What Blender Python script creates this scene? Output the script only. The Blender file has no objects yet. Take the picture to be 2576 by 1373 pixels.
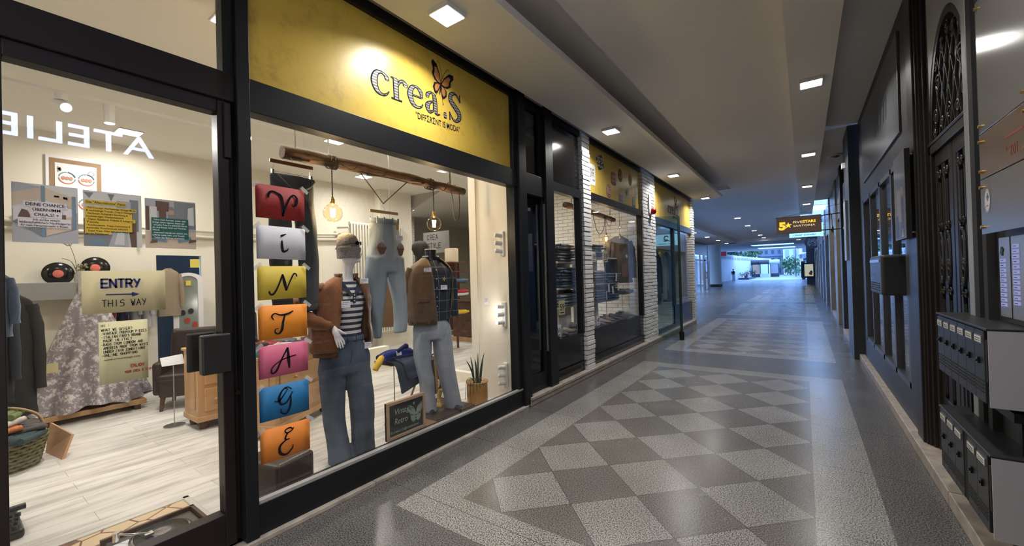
import bpy, math, random
from mathutils import Vector, Matrix, noise
random.seed(7)
# ---------------------------------------------------------------- camera, world, exposure
S = bpy.context.scene
COL = S.collection
cam = bpy.data.objects.new('camera', bpy.data.cameras.new('camera')); COL.objects.link(cam)
_y, _p, _r = [math.radians(a) for a in (35.3855, 0.4219, 1.5762)]
_M = Matrix.Rotation(_y, 3, 'Z') @ Matrix.Rotation(_p, 3, 'X') @ Matrix.Rotation(_r, 3, 'Y')
_M = _M @ Matrix(((1, 0, 0), (0, 0, -1), (0, 1, 0)))
cam.matrix_world = Matrix.Translation((0, 0, 1.63)) @ _M.to_4x4()
cam.data.sensor_width = 36; cam.data.lens = 1034.86 * 36 / 2576
cam.data.clip_start = 0.05; cam.data.clip_end = 400
S.camera = cam
S.view_settings.view_transform = 'Standard'; S.view_settings.look = 'None'
S.view_settings.exposure = 0.22; S.view_settings.gamma = 1.0; S.view_settings.use_curve_mapping = False
S.cycles.use_denoising = True
S.cycles.max_bounces = 10; S.cycles.diffuse_bounces = 5; S.cycles.glossy_bounces = 4
S.cycles.transparent_max_bounces = 24; S.cycles.transmission_bounces = 6
S.cycles.sample_clamp_indirect = 4.0; S.cycles.caustics_reflective = False; S.cycles.caustics_refractive = False
W = bpy.data.worlds.new('dusk'); S.world = W; W.use_nodes = True
W.node_tree.nodes['Background'].inputs[0].default_value = (0.25, 0.47, 1.0, 1)
W.node_tree.nodes['Background'].inputs[1].default_value = 6.0

def area(name, loc, sx, sy, watt, col, rot=(0, 0, 0)):
    l = bpy.data.lights.new(name, 'AREA'); l.shape = 'RECTANGLE'; l.size = sx; l.size_y = sy
    l.energy = watt; l.color = col
    o = bpy.data.objects.new(name, l); o.location = loc; o.rotation_euler = rot; COL.objects.link(o); return o
NEUT = (1.0, 0.97, 0.93); WARM = (1.0, 0.955, 0.88); COOL = (0.82, 0.9, 1.0)
K_COR = 28.0      # corridor square lamps, watts each
K_SHOP = 27.0     # shop ceiling panels
# ---------------------------------------------------------------- helpers
def V(*a): return Vector(a)
EX, EY, EZ = V(1, 0, 0), V(0, 1, 0), V(0, 0, 1)
class MB:
    def __init__(s): s.v = []; s.f = []; s.m = []; s.s = []
    def add(s, vs, fs, mi=0, sm=False):
        b = len(s.v); s.v += [tuple(v) for v in vs]
        for f in fs: s.f.append([b + i for i in f]); s.m.append(mi); s.s.append(sm)
        return s
    def box(s, x0, x1, y0, y1, z0, z1, mi=0):
        return s.add([(x0,y0,z0),(x1,y0,z0),(x1,y1,z0),(x0,y1,z0),(x0,y0,z1),(x1,y0,z1),(x1,y1,z1),(x0,y1,z1)],
              [(3,2,1,0),(4,5,6,7),(0,1,5,4),(1,2,6,5),(2,3,7,6),(3,0,4,7)], mi)
    def obox(s, c, sx, sy, sz, R=None, mi=0):
        R = R or Matrix.Identity(3); c = Vector(c); vs = []
        for z in (-1, 1):
            for (x, y) in ((-1,-1),(1,-1),(1,1),(-1,1)): vs.append(c + R @ V(x*sx/2, y*sy/2, z*sz/2))
        return s.add(vs, [(3,2,1,0),(4,5,6,7),(0,1,5,4),(1,2,6,5),(2,3,7,6),(3,0,4,7)], mi)
    def quad(s, a, b, c, d, mi=0): return s.add([a, b, c, d], [(0, 1, 2, 3)], mi)
    def loft(s, rings, mi=0, sm=True, cap=True, closed=True):
        n = len(rings[0]); vs = [p for r in rings for p in r]; fs = []
        for i in range(len(rings) - 1):
            for j in range(n if closed else n - 1):
                k = (j + 1) % n
                fs.append((i*n+j, i*n+k, (i+1)*n+k, (i+1)*n+j))
        s.add(vs, fs, mi, sm)
        if cap and closed:
            s.add(rings[0], [tuple(range(n))[::-1]], mi); s.add(rings[-1], [tuple(range(n))], mi)
        return s
    def tube(s, pts, r, mi=0, n=8, sm=True):
        pts = [Vector(p) for p in pts]; rs = r if isinstance(r, (list, tuple)) else [r] * len(pts)
        rings = []; up = None
        for i, p in enumerate(pts):
            t = (pts[min(i+1, len(pts)-1)] - pts[max(i-1, 0)])
            t = t.normalized() if t.length > 1e-9 else EZ
            if up is None: up = EZ if abs(t.z) < .9 else EX
            a = t.cross(up)
            if a.length < 1e-4: a = t.cross(EY)
            a.normalize(); b = t.cross(a).normalized(); up = -b if False else up
            rings.append([p + a*rs[i]*math.cos(2*math.pi*k/n) + b*rs[i]*math.sin(2*math.pi*k/n) for k in range(n)])
        return s.loft(rings, mi, sm)
    def cyl(s, p0, p1, r0, r1=None, mi=0, n=16, sm=True): return s.tube([p0, p1], [r0, r0 if r1 is None else r1], mi, n, sm)
    def lathe(s, prof, c, mi=0, n=24, ax='z', sm=True, cap=True):
        c = Vector(c); rings = []
        for r, h in prof:
            ring = []
            for k in range(n):
                a = 2*math.pi*k/n; q = (r*math.cos(a), r*math.sin(a), h)
                if ax == 'x': q = (q[2], q[0], q[1])
                elif ax == 'y': q = (q[1], q[2], q[0])
                ring.append(c + Vector(q))
            rings.append(ring)
        return s.loft(rings, mi, sm, cap)
    def prism(s, poly, O, u, v, d, mi=0):
        O = Vector(O); w = u.cross(v).normalized(); n = len(poly)
        a = [O + u*p[0] + v*p[1] for p in poly]; b = [q + w*d for q in a]
        fs = [tuple(range(n))[::-1], tuple(range(n, 2*n))] + [(i, (i+1) % n, n+(i+1) % n, n+i) for i in range(n)]
        return s.add(a + b, fs, mi)
    def flat(s, poly, O, u, v, mi=0):
        O = Vector(O); return s.add([O + u*p[0] + v*p[1] for p in poly], [tuple(range(len(poly)))], mi)
    def disc(s, c, u, v, ru, rv=None, mi=0, n=20):
        rv = ru if rv is None else rv
        return s.flat([(ru*math.cos(2*math.pi*k/n), rv*math.sin(2*math.pi*k/n)) for k in range(n)], c, u, v, mi)
    def ring(s, c, u, v, r0, r1, mi=0, n=28, a0=0, a1=2*math.pi, e=1.0):
        c = Vector(c); vs = []; fs = []
        for k in range(n + 1):
            a = a0 + (a1-a0)*k/n
            for r in (r0, r1): vs.append(c + u*r*math.cos(a) + v*r*e*math.sin(a))
        for k in range(n): fs.append((2*k, 2*k+1, 2*k+3, 2*k+2))
        return s.add(vs, fs, mi)
    def brush(s, pts, O, u, v, sc=1.0, mi=0, k=1.0, sub=6):
        """a pen stroke: (x, y, width) points joined by a smooth ribbon lying in the plane u, v"""
        O = Vector(O); P = [Vector(p if len(p) == 3 else (p[0], p[1], .05)) for p in pts]; Q = []
        if len(P) == 2: Q = [P[0], P[1]]
        else:
            for i in range(len(P)-1):
                p0, p1, p2, p3 = P[max(i-1, 0)], P[i], P[i+1], P[min(i+2, len(P)-1)]
                for j in range(sub):
                    t = j/sub; Q.append(.5*((2*p1)+(p2-p0)*t+(2*p0-5*p1+4*p2-p3)*t*t+(3*p1-p0-3*p2+p3)*t**3))
            Q.append(P[-1])
        vs = []; fs = []
        for i, q in enumerate(Q):
            t = Q[min(i+1, len(Q)-1)] - Q[max(i-1, 0)]; t.z = 0
            if t.length < 1e-9: t = V(1, 0, 0)
            t.normalize(); w = max(q.z, .004)*k/2
            for sg in (-1, 1): vs.append(O + u*(q.x - sg*t.y*w)*sc + v*(q.y + sg*t.x*w)*sc)
        for i in range(len(Q)-1): fs.append((2*i, 2*i+2, 2*i+3, 2*i+1))
        return s.add(vs, fs, mi)
    def text(s, body, h, O, u=EY, v=EZ, mi=0, align='LEFT', ex=0, sx=1.0, shear=0, fit=None, bold=0):
        c = bpy.data.curves.new('t', 'FONT'); c.body = body; c.size = 1; c.align_x = align; c.shear = shear
        c.extrude = 0; c.resolution_u = 3; c.offset = bold
        o = bpy.data.objects.new('t', c); COL.objects.link(o)
        me = bpy.data.meshes.new_from_object(o); COL.objects.unlink(o)
        vs = [p.co.copy() for p in me.vertices]; fs = [tuple(p.vertices) for p in me.polygons]
        bpy.data.objects.remove(o); bpy.data.curves.remove(c); bpy.data.meshes.remove(me)
        if not vs: return s
        sc = h/0.72
        if fit:
            w = max(p.x for p in vs)-min(p.x for p in vs); sx = fit/(w*sc)
        O = Vector(O); w = u.cross(v).normalized()
        A = [O + u*p.x*sc*sx + v*p.y*sc for p in vs]
        if ex:
            n = len(A); e = {}
            for f in fs:
                for i in range(len(f)):
                    a, b = f[i], f[(i+1) % len(f)]; e[(a, b)] = e.get((a, b), 0)+1
            side = [(a, b, b+n, a+n) for (a, b) in e if (b, a) not in e]
            return s.add(A + [q + w*ex for q in A], [tuple(f[::-1]) for f in fs] + [tuple(i+n for i in f) for f in fs] + side, mi)
        return s.add(A, fs, mi)
    def strokes(s, body, h, O, u=EY, v=EZ, mi=0, w=.1, jit=0.0, adv=.82, slope=0):
        """hand lettering with single pen strokes"""
        O = Vector(O); x = 0; rnd = random.Random(len(body)*7+3)
        for ch in body:
            g = GLY.get(ch.upper())
            if ch == ' ': x += .6; continue
            if g:
                wd = .72*adv
                for st in g.split('|'):
                    pts = [(int(st[i])/6*wd + x + rnd.uniform(-jit, jit), int(st[i+1])/6 + rnd.uniform(-jit, jit), w) for i in range(0, len(st), 2)]
                    for a, b in zip(pts, pts[1:]):
                        d = Vector(b[:2])-Vector(a[:2]); e = d.normalized()*w*.3 if d.length > 0 else d
                        s.brush([(a[0]-e.x, a[1]-e.y, w), (b[0]+e.x, b[1]+e.y, w)], O + v*slope*x*h, u, v, h, mi)
            x += adv
        return s
    def build(s, name, mats, parent=None, local=False, bev=0, seg=2, mods=None, sub=0, remesh=0, solid=0):
        if not isinstance(mats, (list, tuple)): mats = [mats]
        off = Vector((0, 0, 0)); p = parent
        while p and not local: off += p.location; p = p.parent
        me = bpy.data.meshes.new(name)
        me.from_pydata([(v[0]-off.x, v[1]-off.y, v[2]-off.z) for v in s.v], [], s.f)
        me.polygons.foreach_set('material_index', s.m); me.polygons.foreach_set('use_smooth', s.s)
        for m in mats: me.materials.append(m)
        me.update(); o = bpy.data.objects.new(name, me); COL.objects.link(o)
        if parent: o.parent = parent
        if solid: q = o.modifiers.new('s', 'SOLIDIFY'); q.thickness = solid; q.offset = -1
        if remesh:
            q = o.modifiers.new('r', 'REMESH'); q.mode = 'VOXEL'; q.voxel_size = remesh; q.use_smooth_shade = True
            q = o.modifiers.new('sm', 'SMOOTH'); q.factor = .5; q.iterations = 4
        if bev:
            q = o.modifiers.new('b', 'BEVEL'); q.width = bev; q.segments = seg; q.limit_method = 'ANGLE'; q.angle_limit = .6
        if sub: q = o.modifiers.new('u', 'SUBSURF'); q.levels = sub; q.render_levels = sub
        return o
GLY = {'A':'003660|1252','B':'00065655331303|3353612100'.replace('612100','6100'),'C':'6545360511200061','D':'0006466462400000'.replace('400000','4000'),'E':'66060060|0353','F':'6606|0300|0353','G':'65361605012061636343','H':'0006|6066|0363','I':'3036','J':'6661300001','K':'0006|6603|0360','L':'060060','M':'0006336660','N':'00066066','O':'200204264664624020',
 'P':'000646655303','Q':'200204264664624020|4260','R':'000646655303|3360','S':'654615130453531030'.replace('0453531030','3353614000'),'T':'3036|0666','U':'0601206165'.replace('6165','6166'),'V':'063066','W':'0620344066','X':'0066|0660','Y':'0633|6620','Z':'06660060',
 '0':'200204264664624020','1':'153630','2':'0526466500'.replace('6500','6400')+'60','3':'0566336161'.replace('6161','6100'),'4':'5056'+'0262','5':'660604'+'4462'+'4000','6':'560401306162'+'4302','7':'066620','8':'330526466533'+'010060'.replace('010060','0120406133'),'9':'635604'+'3263'+'30','.':'2030','?':'0526466432|3031',':':'3132|3435','-':'1353','/':'0066','!':'3632|3130','+':'3135|1353',',':'3120','&':'60250446532001416','*':'3135|1353','@':'44242242436455160400306'}
def spln(pts, k=6):
    """smooth 3-D path through pts"""
    P = [Vector(p) for p in pts]; Q = []
    for i in range(len(P)-1):
        p0, p1, p2, p3 = P[max(i-1, 0)], P[i], P[i+1], P[min(i+2, len(P)-1)]
        for j in range(k):
            t = j/k; Q.append(.5*((2*p1)+(p2-p0)*t+(2*p0-5*p1+4*p2-p3)*t*t+(3*p1-p0-3*p2+p3)*t**3))
    return Q + [P[-1]]
def tag(o, label=None, cat=None, group=None, kind=None):
    if label: o['label'] = label
    if cat: o['category'] = cat
    if group: o['group'] = group
    if kind: o['kind'] = kind
    return o
def thing(name, label, cat, loc, group=None, rz=0):
    o = bpy.data.objects.new(name, None); o.empty_display_size = .1; COL.objects.link(o)
    o.location = loc; o.rotation_euler = (0, 0, rz); return tag(o, label, cat, group)
def struct(mb, name, mats, parent=None, **k):
    o = mb.build(name, mats, parent, **k)
    if not parent: o['kind'] = 'structure'
    return o
def dup(o, loc, label, rz=None, group=None, sc=None):
    def cp(a, par):
        c = a.copy(); COL.objects.link(c)
        if par is not None: c.parent = par
        for ch in a.children: cp(ch, c)
        return c
    r = cp(o, None); r.location = loc; r['label'] = label
    if rz is not None: r.rotation_euler = (0, 0, rz)
    if group: r['group'] = group
    if sc: r.scale = sc
    return r
# ---------------------------------------------------------------- materials
MATS = {}
def mat(name, col, rough=.6, metal=0, emit=None, es=0, noise_amt=0, nscale=8, bump=0, bscale=60, spec=.5, col2=None, stretch=None, alpha=1, coat=0, sheen=0):
    if name in MATS: return MATS[name]
    m = bpy.data.materials.new(name); m.use_nodes = True; nt = m.node_tree; b = nt.nodes['Principled BSDF']
    c4 = tuple(col) + (1,)
    b.inputs['Base Color'].default_value = c4; b.inputs['Roughness'].default_value = rough; b.inputs['Metallic'].default_value = metal
    b.inputs['Specular IOR Level'].default_value = spec; b.inputs['Alpha'].default_value = alpha
    b.inputs['Coat Weight'].default_value = coat; b.inputs['Sheen Weight'].default_value = sheen
    if emit: b.inputs['Emission Color'].default_value = tuple(emit) + (1,); b.inputs['Emission Strength'].default_value = es
    if noise_amt or bump or col2:
        tc = nt.nodes.new('ShaderNodeTexCoord'); mp = nt.nodes.new('ShaderNodeMapping')
        nt.links.new(tc.outputs['Object'], mp.inputs[0])
        if stretch: mp.inputs['Scale'].default_value = stretch
        n = nt.nodes.new('ShaderNodeTexNoise'); n.inputs['Scale'].default_value = nscale; n.inputs['Detail'].default_value = 6
        nt.links.new(mp.outputs[0], n.inputs['Vector'])
        if noise_amt or col2:
            r = nt.nodes.new('ShaderNodeValToRGB'); nt.links.new(n.outputs[0], r.inputs[0])
            a = col2 if col2 else tuple(x*(1-noise_amt) for x in col)
            r.color_ramp.elements[0].position = .35; r.color_ramp.elements[1].position = .65
            r.color_ramp.elements[0].color = tuple(a) + (1,); r.color_ramp.elements[1].color = c4
            nt.links.new(r.outputs[0], b.inputs['Base Color'])
        if bump:
            n2 = nt.nodes.new('ShaderNodeTexNoise'); n2.inputs['Scale'].default_value = bscale; n2.inputs['Detail'].default_value = 4
            nt.links.new(mp.outputs[0], n2.inputs['Vector'])
            bp = nt.nodes.new('ShaderNodeBump'); bp.inputs['Strength'].default_value = bump; bp.inputs['Distance'].default_value = .01
            nt.links.new(n2.outputs[0], bp.inputs['Height']); nt.links.new(bp.outputs[0], b.inputs['Normal'])
    MATS[name] = m; return m
def emis(name, col, st):
    m = bpy.data.materials.new(name); m.use_nodes = True; nt = m.node_tree; nt.nodes.clear()
    e = nt.nodes.new('ShaderNodeEmission'); o = nt.nodes.new('ShaderNodeOutputMaterial')
    e.inputs[0].default_value = tuple(col) + (1,); e.inputs[1].default_value = st; nt.links.new(e.outputs[0], o.inputs[0]); return m
def glass(name, tint=(1, 1, 1), ior=1.5, rough=0.0, gl=(1, 1, 1)):
    m = bpy.data.materials.new(name); m.use_nodes = True; nt = m.node_tree; nt.nodes.clear()
    t = nt.nodes.new('ShaderNodeBsdfTransparent'); g = nt.nodes.new('ShaderNodeBsdfGlossy'); f = nt.nodes.new('ShaderNodeLayerWeight'); f.inputs[0].default_value = .5
    x = nt.nodes.new('ShaderNodeMixShader'); o = nt.nodes.new('ShaderNodeOutputMaterial')
    t.inputs[0].default_value = tuple(tint) + (1,); g.inputs[0].default_value = tuple(gl) + (1,); g.inputs['Roughness'].default_value = rough
    r0 = ((ior-1)/(ior+1))**2; sch = nmath(nt, 'MULTIPLY_ADD', nmath(nt, 'POWER', f.outputs['Facing'], 5), 1-r0, r0)
    nt.links.new(sch, x.inputs[0]); nt.links.new(t.outputs[0], x.inputs[1]); nt.links.new(g.outputs[0], x.inputs[2]); nt.links.new(x.outputs[0], o.inputs[0]); return m
def nmath(nt, op, a, b=None, c=None):
    n = nt.nodes.new('ShaderNodeMath'); n.operation = op
    for i, q in enumerate((a, b, c)):
        if q is None: continue
        if isinstance(q, (int, float)): n.inputs[i].default_value = q
        else: nt.links.new(q, n.inputs[i])
    return n.outputs[0]
def mixc(nt, fac, a, b):
    n = nt.nodes.new('ShaderNodeMix'); n.data_type = 'RGBA'
    for i, q in ((0, fac), (6, a), (7, b)):
        if isinstance(q, (int, float)): n.inputs[i].default_value = q
        elif isinstance(q, tuple): n.inputs[i].default_value = q + (1,) if len(q) == 3 else q
        else: nt.links.new(q, n.inputs[i])
    return n.outputs[2]
def granite(name, kind):
    """speckled polished granite; kind: 'light', 'dark' or 'checker' (45 degree squares with joints)"""
    m = bpy.data.materials.new(name); m.use_nodes = True; nt = m.node_tree; b = nt.nodes['Principled BSDF']
    tc = nt.nodes.new('ShaderNodeTexCoord'); P = tc.outputs['Object']
    n1 = nt.nodes.new('ShaderNodeTexNoise'); n1.inputs['Scale'].default_value = 120; n1.inputs['Detail'].default_value = 2; n1.inputs['Roughness'].default_value = .7; nt.links.new(P, n1.inputs['Vector'])
    r1 = nt.nodes.new('ShaderNodeValToRGB'); nt.links.new(n1.outputs[0], r1.inputs[0])
    r1.color_ramp.elements[0].position = .45; r1.color_ramp.elements[1].position = .53
    n2 = nt.nodes.new('ShaderNodeTexNoise'); n2.inputs['Scale'].default_value = 1.7; n2.inputs['Detail'].default_value = 4; nt.links.new(P, n2.inputs['Vector'])
    sp = r1.outputs[0]
    L = mixc(nt, sp, (.045, .045, .043), (.37, .36, .34)); D = mixc(nt, sp, (.045, .043, .041), (.19, .177, .165))
    sx = nt.nodes.new('ShaderNodeSeparateXYZ'); nt.links.new(P, sx.inputs[0])
    if kind == 'checker':
        s2 = .5*math.sqrt(2)
        a = nmath(nt, 'MULTIPLY', nmath(nt, 'ADD', nmath(nt, 'ADD', sx.outputs[0], 1.3974), nmath(nt, 'SUBTRACT', sx.outputs[1], 3.3154)), 1/s2)
        c = nmath(nt, 'MULTIPLY', nmath(nt, 'SUBTRACT', nmath(nt, 'ADD', sx.outputs[0], 1.3974), nmath(nt, 'SUBTRACT', sx.outputs[1], 3.3154)), 1/s2)
        fa, fc = nmath(nt, 'FLOOR', a), nmath(nt, 'FLOOR', c)
        par = nmath(nt, 'ABSOLUTE', nmath(nt, 'MODULO', nmath(nt, 'ADD', fa, fc), 2))
        base = mixc(nt, par, L, D)
        ja = nmath(nt, 'ABSOLUTE', nmath(nt, 'SUBTRACT', nmath(nt, 'FRACT', a), .5)); jc = nmath(nt, 'ABSOLUTE', nmath(nt, 'SUBTRACT', nmath(nt, 'FRACT', c), .5))
        j = nmath(nt, 'GREATER_THAN', nmath(nt, 'MAXIMUM', ja, jc), .4945)
        wn = nt.nodes.new('ShaderNodeTexWhiteNoise'); wn.noise_dimensions = '2D'
        cx = nt.nodes.new('ShaderNodeCombineXYZ'); nt.links.new(fa, cx.inputs[0]); nt.links.new(fc, cx.inputs[1]); nt.links.new(cx.outputs[0], wn.inputs['Vector'])
        vary = nmath(nt, 'MULTIPLY_ADD', wn.outputs[0], .22, .0)
        base = mixc(nt, vary, base, (.16, .145, .13))
    else:
        if kind == 'dark': D = mixc(nt, sp, (.035, .034, .034), (.16, .155, .15))
        base = L if kind == 'light' else D
        jy = nmath(nt, 'ABSOLUTE', nmath(nt, 'SUBTRACT', nmath(nt, 'FRACT', nmath(nt, 'MULTIPLY', sx.outputs[1], .943)), .5))
        j = nmath(nt, 'GREATER_THAN', jy, .4972)
    base = mixc(nt, nmath(nt, 'MULTIPLY', j, .75), base, (.03, .03, .03))
    st = nt.nodes.new('ShaderNodeValToRGB'); nt.links.new(n2.outputs[0], st.inputs[0]); st.color_ramp.elements[0].position = .3; st.color_ramp.elements[0].color = (.88, .88, .88, 1); st.color_ramp.elements[1].position = .6
    mm = nt.nodes.new('ShaderNodeMix'); mm.data_type = 'RGBA'; mm.blend_type = 'MULTIPLY'; mm.inputs[0].default_value = 1
    nt.links.new(base, mm.inputs[6]); nt.links.new(st.outputs[0], mm.inputs[7]); nt.links.new(mm.outputs[2], b.inputs['Base Color'])
    rr = nmath(nt, 'MULTIPLY_ADD', n2.outputs[0], .14, .19); nt.links.new(rr, b.inputs['Roughness']); b.inputs['Specular IOR Level'].default_value = .36
    wv = nt.nodes.new('ShaderNodeTexNoise'); wv.inputs['Scale'].default_value = 3.0; nt.links.new(P, wv.inputs['Vector'])
    bp = nt.nodes.new('ShaderNodeBump'); bp.inputs['Strength'].default_value = .10; bp.inputs['Distance'].default_value = .01
    nt.links.new(wv.outputs[0], bp.inputs['Height']); nt.links.new(bp.outputs[0], b.inputs['Normal'])
    return m
def bands(name, c1, c2, freq, rough=.8, axis=2, duty=.5, bump=0):
    m = bpy.data.materials.new(name); m.use_nodes = True; nt = m.node_tree; b = nt.nodes['Principled BSDF']
    tc = nt.nodes.new('ShaderNodeTexCoord'); sx = nt.nodes.new('ShaderNodeSeparateXYZ'); nt.links.new(tc.outputs['Object'], sx.inputs[0])
    f = nmath(nt, 'GREATER_THAN', nmath(nt, 'FRACT', nmath(nt, 'MULTIPLY', sx.outputs[axis], freq)), duty)
    nt.links.new(mixc(nt, f, tuple(c1), tuple(c2)), b.inputs['Base Color']); b.inputs['Roughness'].default_value = rough; return m
def planks(name, c1, c2, w=.19, l=1.3, rough=.35):
    """long grey-washed boards running along Y"""
    m = bpy.data.materials.new(name); m.use_nodes = True; nt = m.node_tree; b = nt.nodes['Principled BSDF']
    tc = nt.nodes.new('ShaderNodeTexCoord'); mp = nt.nodes.new('ShaderNodeMapping'); mp.inputs['Rotation'].default_value = (0, 0, math.pi/2); nt.links.new(tc.outputs['Object'], mp.inputs[0])
    br = nt.nodes.new('ShaderNodeTexBrick'); br.inputs['Scale'].default_value = 1; br.inputs['Brick Width'].default_value = l; br.inputs['Row Height'].default_value = w; br.inputs['Mortar Size'].default_value = .0015; br.inputs['Mortar Smooth'].default_value = 0
    br.inputs['Color1'].default_value = (1, 1, 1, 1); br.inputs['Color2'].default_value = (.86, .86, .85, 1); br.inputs['Mortar'].default_value = (.4, .4, .38, 1); nt.links.new(mp.outputs[0], br.inputs[0])
    mq = nt.nodes.new('ShaderNodeMapping'); mq.inputs['Scale'].default_value = (9, 1.1, 1); nt.links.new(tc.outputs['Object'], mq.inputs[0])
    n = nt.nodes.new('ShaderNodeTexNoise'); n.inputs['Scale'].default_value = 1.3; n.inputs['Detail'].default_value = 8; n.inputs['Roughness'].default_value = .6; nt.links.new(mq.outputs[0], n.inputs['Vector'])
    r = nt.nodes.new('ShaderNodeValToRGB'); r.color_ramp.elements[0].position = .33; r.color_ramp.elements[1].position = .56; r.color_ramp.elements[0].color = tuple(c2) + (1,); r.color_ramp.elements[1].color = tuple(c1) + (1,); nt.links.new(n.outputs[0], r.inputs[0])
    mm = nt.nodes.new('ShaderNodeMix'); mm.data_type = 'RGBA'; mm.blend_type = 'MULTIPLY'; mm.inputs[0].default_value = 1; nt.links.new(r.outputs[0], mm.inputs[6]); nt.links.new(br.outputs[0], mm.inputs[7])
    nt.links.new(mm.outputs[2], b.inputs['Base Color']); b.inputs['Roughness'].default_value = rough; return m
def brickmat(name, c1, mortar, plane='yz'):
    m = bpy.data.materials.new(name); m.use_nodes = True; nt = m.node_tree; b = nt.nodes['Principled BSDF']
    tc = nt.nodes.new('ShaderNodeTexCoord'); sx = nt.nodes.new('ShaderNodeSeparateXYZ'); nt.links.new(tc.outputs['Object'], sx.inputs[0]); cx = nt.nodes.new('ShaderNodeCombineXYZ')
    nt.links.new(nmath(nt, 'ADD', sx.outputs[0], sx.outputs[1]), cx.inputs[0]); nt.links.new(sx.outputs[2], cx.inputs[1])
    br = nt.nodes.new('ShaderNodeTexBrick'); br.inputs['Scale'].default_value = 1; br.inputs['Brick Width'].default_value = .27; br.inputs['Row Height'].default_value = .085; br.inputs['Mortar Size'].default_value = .008; br.inputs['Mortar Smooth'].default_value = .3
    br.inputs['Color1'].default_value = tuple(c1) + (1,); br.inputs['Color2'].default_value = tuple(x*.9 for x in c1) + (1,); br.inputs['Mortar'].default_value = tuple(mortar) + (1,); nt.links.new(cx.outputs[0], br.inputs[0])
    nt.links.new(br.outputs[0], b.inputs['Base Color']); b.inputs['Roughness'].default_value = .6
    n = nt.nodes.new('ShaderNodeTexNoise'); n.inputs['Scale'].default_value = 25; nt.links.new(tc.outputs['Object'], n.inputs['Vector'])
    h = nmath(nt, 'SUBTRACT', nmath(nt, 'MULTIPLY', n.outputs[0], .35), br.outputs['Fac'])
    bp = nt.nodes.new('ShaderNodeBump'); bp.inputs['Strength'].default_value = .9; bp.inputs['Distance'].default_value = .012; nt.links.new(h, bp.inputs['Height']); nt.links.new(bp.outputs[0], b.inputs['Normal']); return m
def plaid(name, base, line, fy=9, fz=9):
    m = bpy.data.materials.new(name); m.use_nodes = True; nt = m.node_tree; b = nt.nodes['Principled BSDF']
    tc = nt.nodes.new('ShaderNodeTexCoord'); sx = nt.nodes.new('ShaderNodeSeparateXYZ'); nt.links.new(tc.outputs['Object'], sx.inputs[0])
    ly = nmath(nt, 'GREATER_THAN', nmath(nt, 'FRACT', nmath(nt, 'MULTIPLY', sx.outputs[1], fy)), .965)
    lz = nmath(nt, 'GREATER_THAN', nmath(nt, 'FRACT', nmath(nt, 'MULTIPLY', sx.outputs[2], fz)), .96)
    wy = nmath(nt, 'GREATER_THAN', nmath(nt, 'FRACT', nmath(nt, 'MULTIPLY', sx.outputs[1], fy)), .5); wz = nmath(nt, 'GREATER_THAN', nmath(nt, 'FRACT', nmath(nt, 'MULTIPLY', sx.outputs[2], fz)), .5)
    c = mixc(nt, nmath(nt, 'MULTIPLY', nmath(nt, 'ADD', wy, wz), .25), tuple(base), (.01, .012, .03))
    nt.links.new(mixc(nt, nmath(nt, 'MULTIPLY', nmath(nt, 'MAXIMUM', ly, lz), .7), c, tuple(line)), b.inputs['Base Color']); b.inputs['Roughness'].default_value = .9; return m
FR = mat('anthracite_frame', (.0085, .0095, .012), .42, spec=.3)
FR2 = mat('dark_bronze_frame', (.012, .0085, .008), .4, spec=.3)
BLK = mat('black_panel', (.006, .006, .008), .16)
BLKM = mat('black_matte', (.012, .012, .012), .7)
WALLW = mat('warm_white_plaster', (.80, .765, .66), .8, bump=.05, bscale=30)
CEILW = mat('shop_ceiling_paint', (.80, .77, .69), .85)
CORC = mat('corridor_ceiling_paint', (.82, .79, .765), .8, noise_amt=.04, nscale=.6)
CORW = mat('soffit_paint', (.82, .79, .74), .75)
LG, DG, CHK = granite('light_granite', 'light'), granite('dark_granite', 'dark'), granite('checker_granite', 'checker')
MARB = mat('worn_beige_marble', (.44, .38, .325), .4, noise_amt=.35, nscale=9)
PLNK = planks('grey_washed_planks', (.72, .70, .655), (.45, .42, .385))
GL = glass('window_glass')
GLD = glass('dim_glass', (.62, .68, .70))
GLG = glass('green_glass', (.55, .72, .68))
PINE = mat('knotty_pine', (.52, .31, .15), .45, noise_amt=.28, nscale=5, stretch=(1, 1, .25))
DWOOD = mat('dark_wood', (.09, .042, .025), .4, noise_amt=.4, nscale=6)
LOGM = mat('driftwood', (.20, .115, .07), .8, col2=(.045, .028, .02), nscale=9, stretch=(6, .7, 6), bump=.6, bscale=25)
PAPW = mat('white_paper', (.80, .80, .83), .7)
TAPE = mat('frosted_tape', (.75, .72, .68), .5, alpha=.55)
INK = mat('black_ink', (.012, .012, .02), .95, spec=.1)
NAVY = mat('navy_marker', (.02, .02, .11), .6)
REDI = mat('red_marker', (.35, .03, .015), .6)
CHR = mat('chrome', (.75, .75, .75), .18, 1)
STEEL = mat('brushed_steel', (.55, .54, .52), .3, 1)
BRASS = mat('brass', (.55, .36, .12), .3, 1)
LEA = mat('brown_leather', (.040, .024, .020), .36, noise_amt=.3, nscale=4)
def jeanmat(n, c, c2): return mat(n, c, .9, col2=c2, nscale=3.2, bump=.35, bscale=120, sheen=.2)
J_DARK = jeanmat('dark_denim', (.055, .085, .14), (.022, .035, .065))
J_MID = jeanmat('mid_denim', (.13, .19, .26), (.05, .08, .13))
J_LIGHT = jeanmat('light_denim', (.36, .43, .50), (.22, .28, .35))
J_PALE = jeanmat('pale_denim', (.44, .50, .60), (.30, .35, .44))
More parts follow.
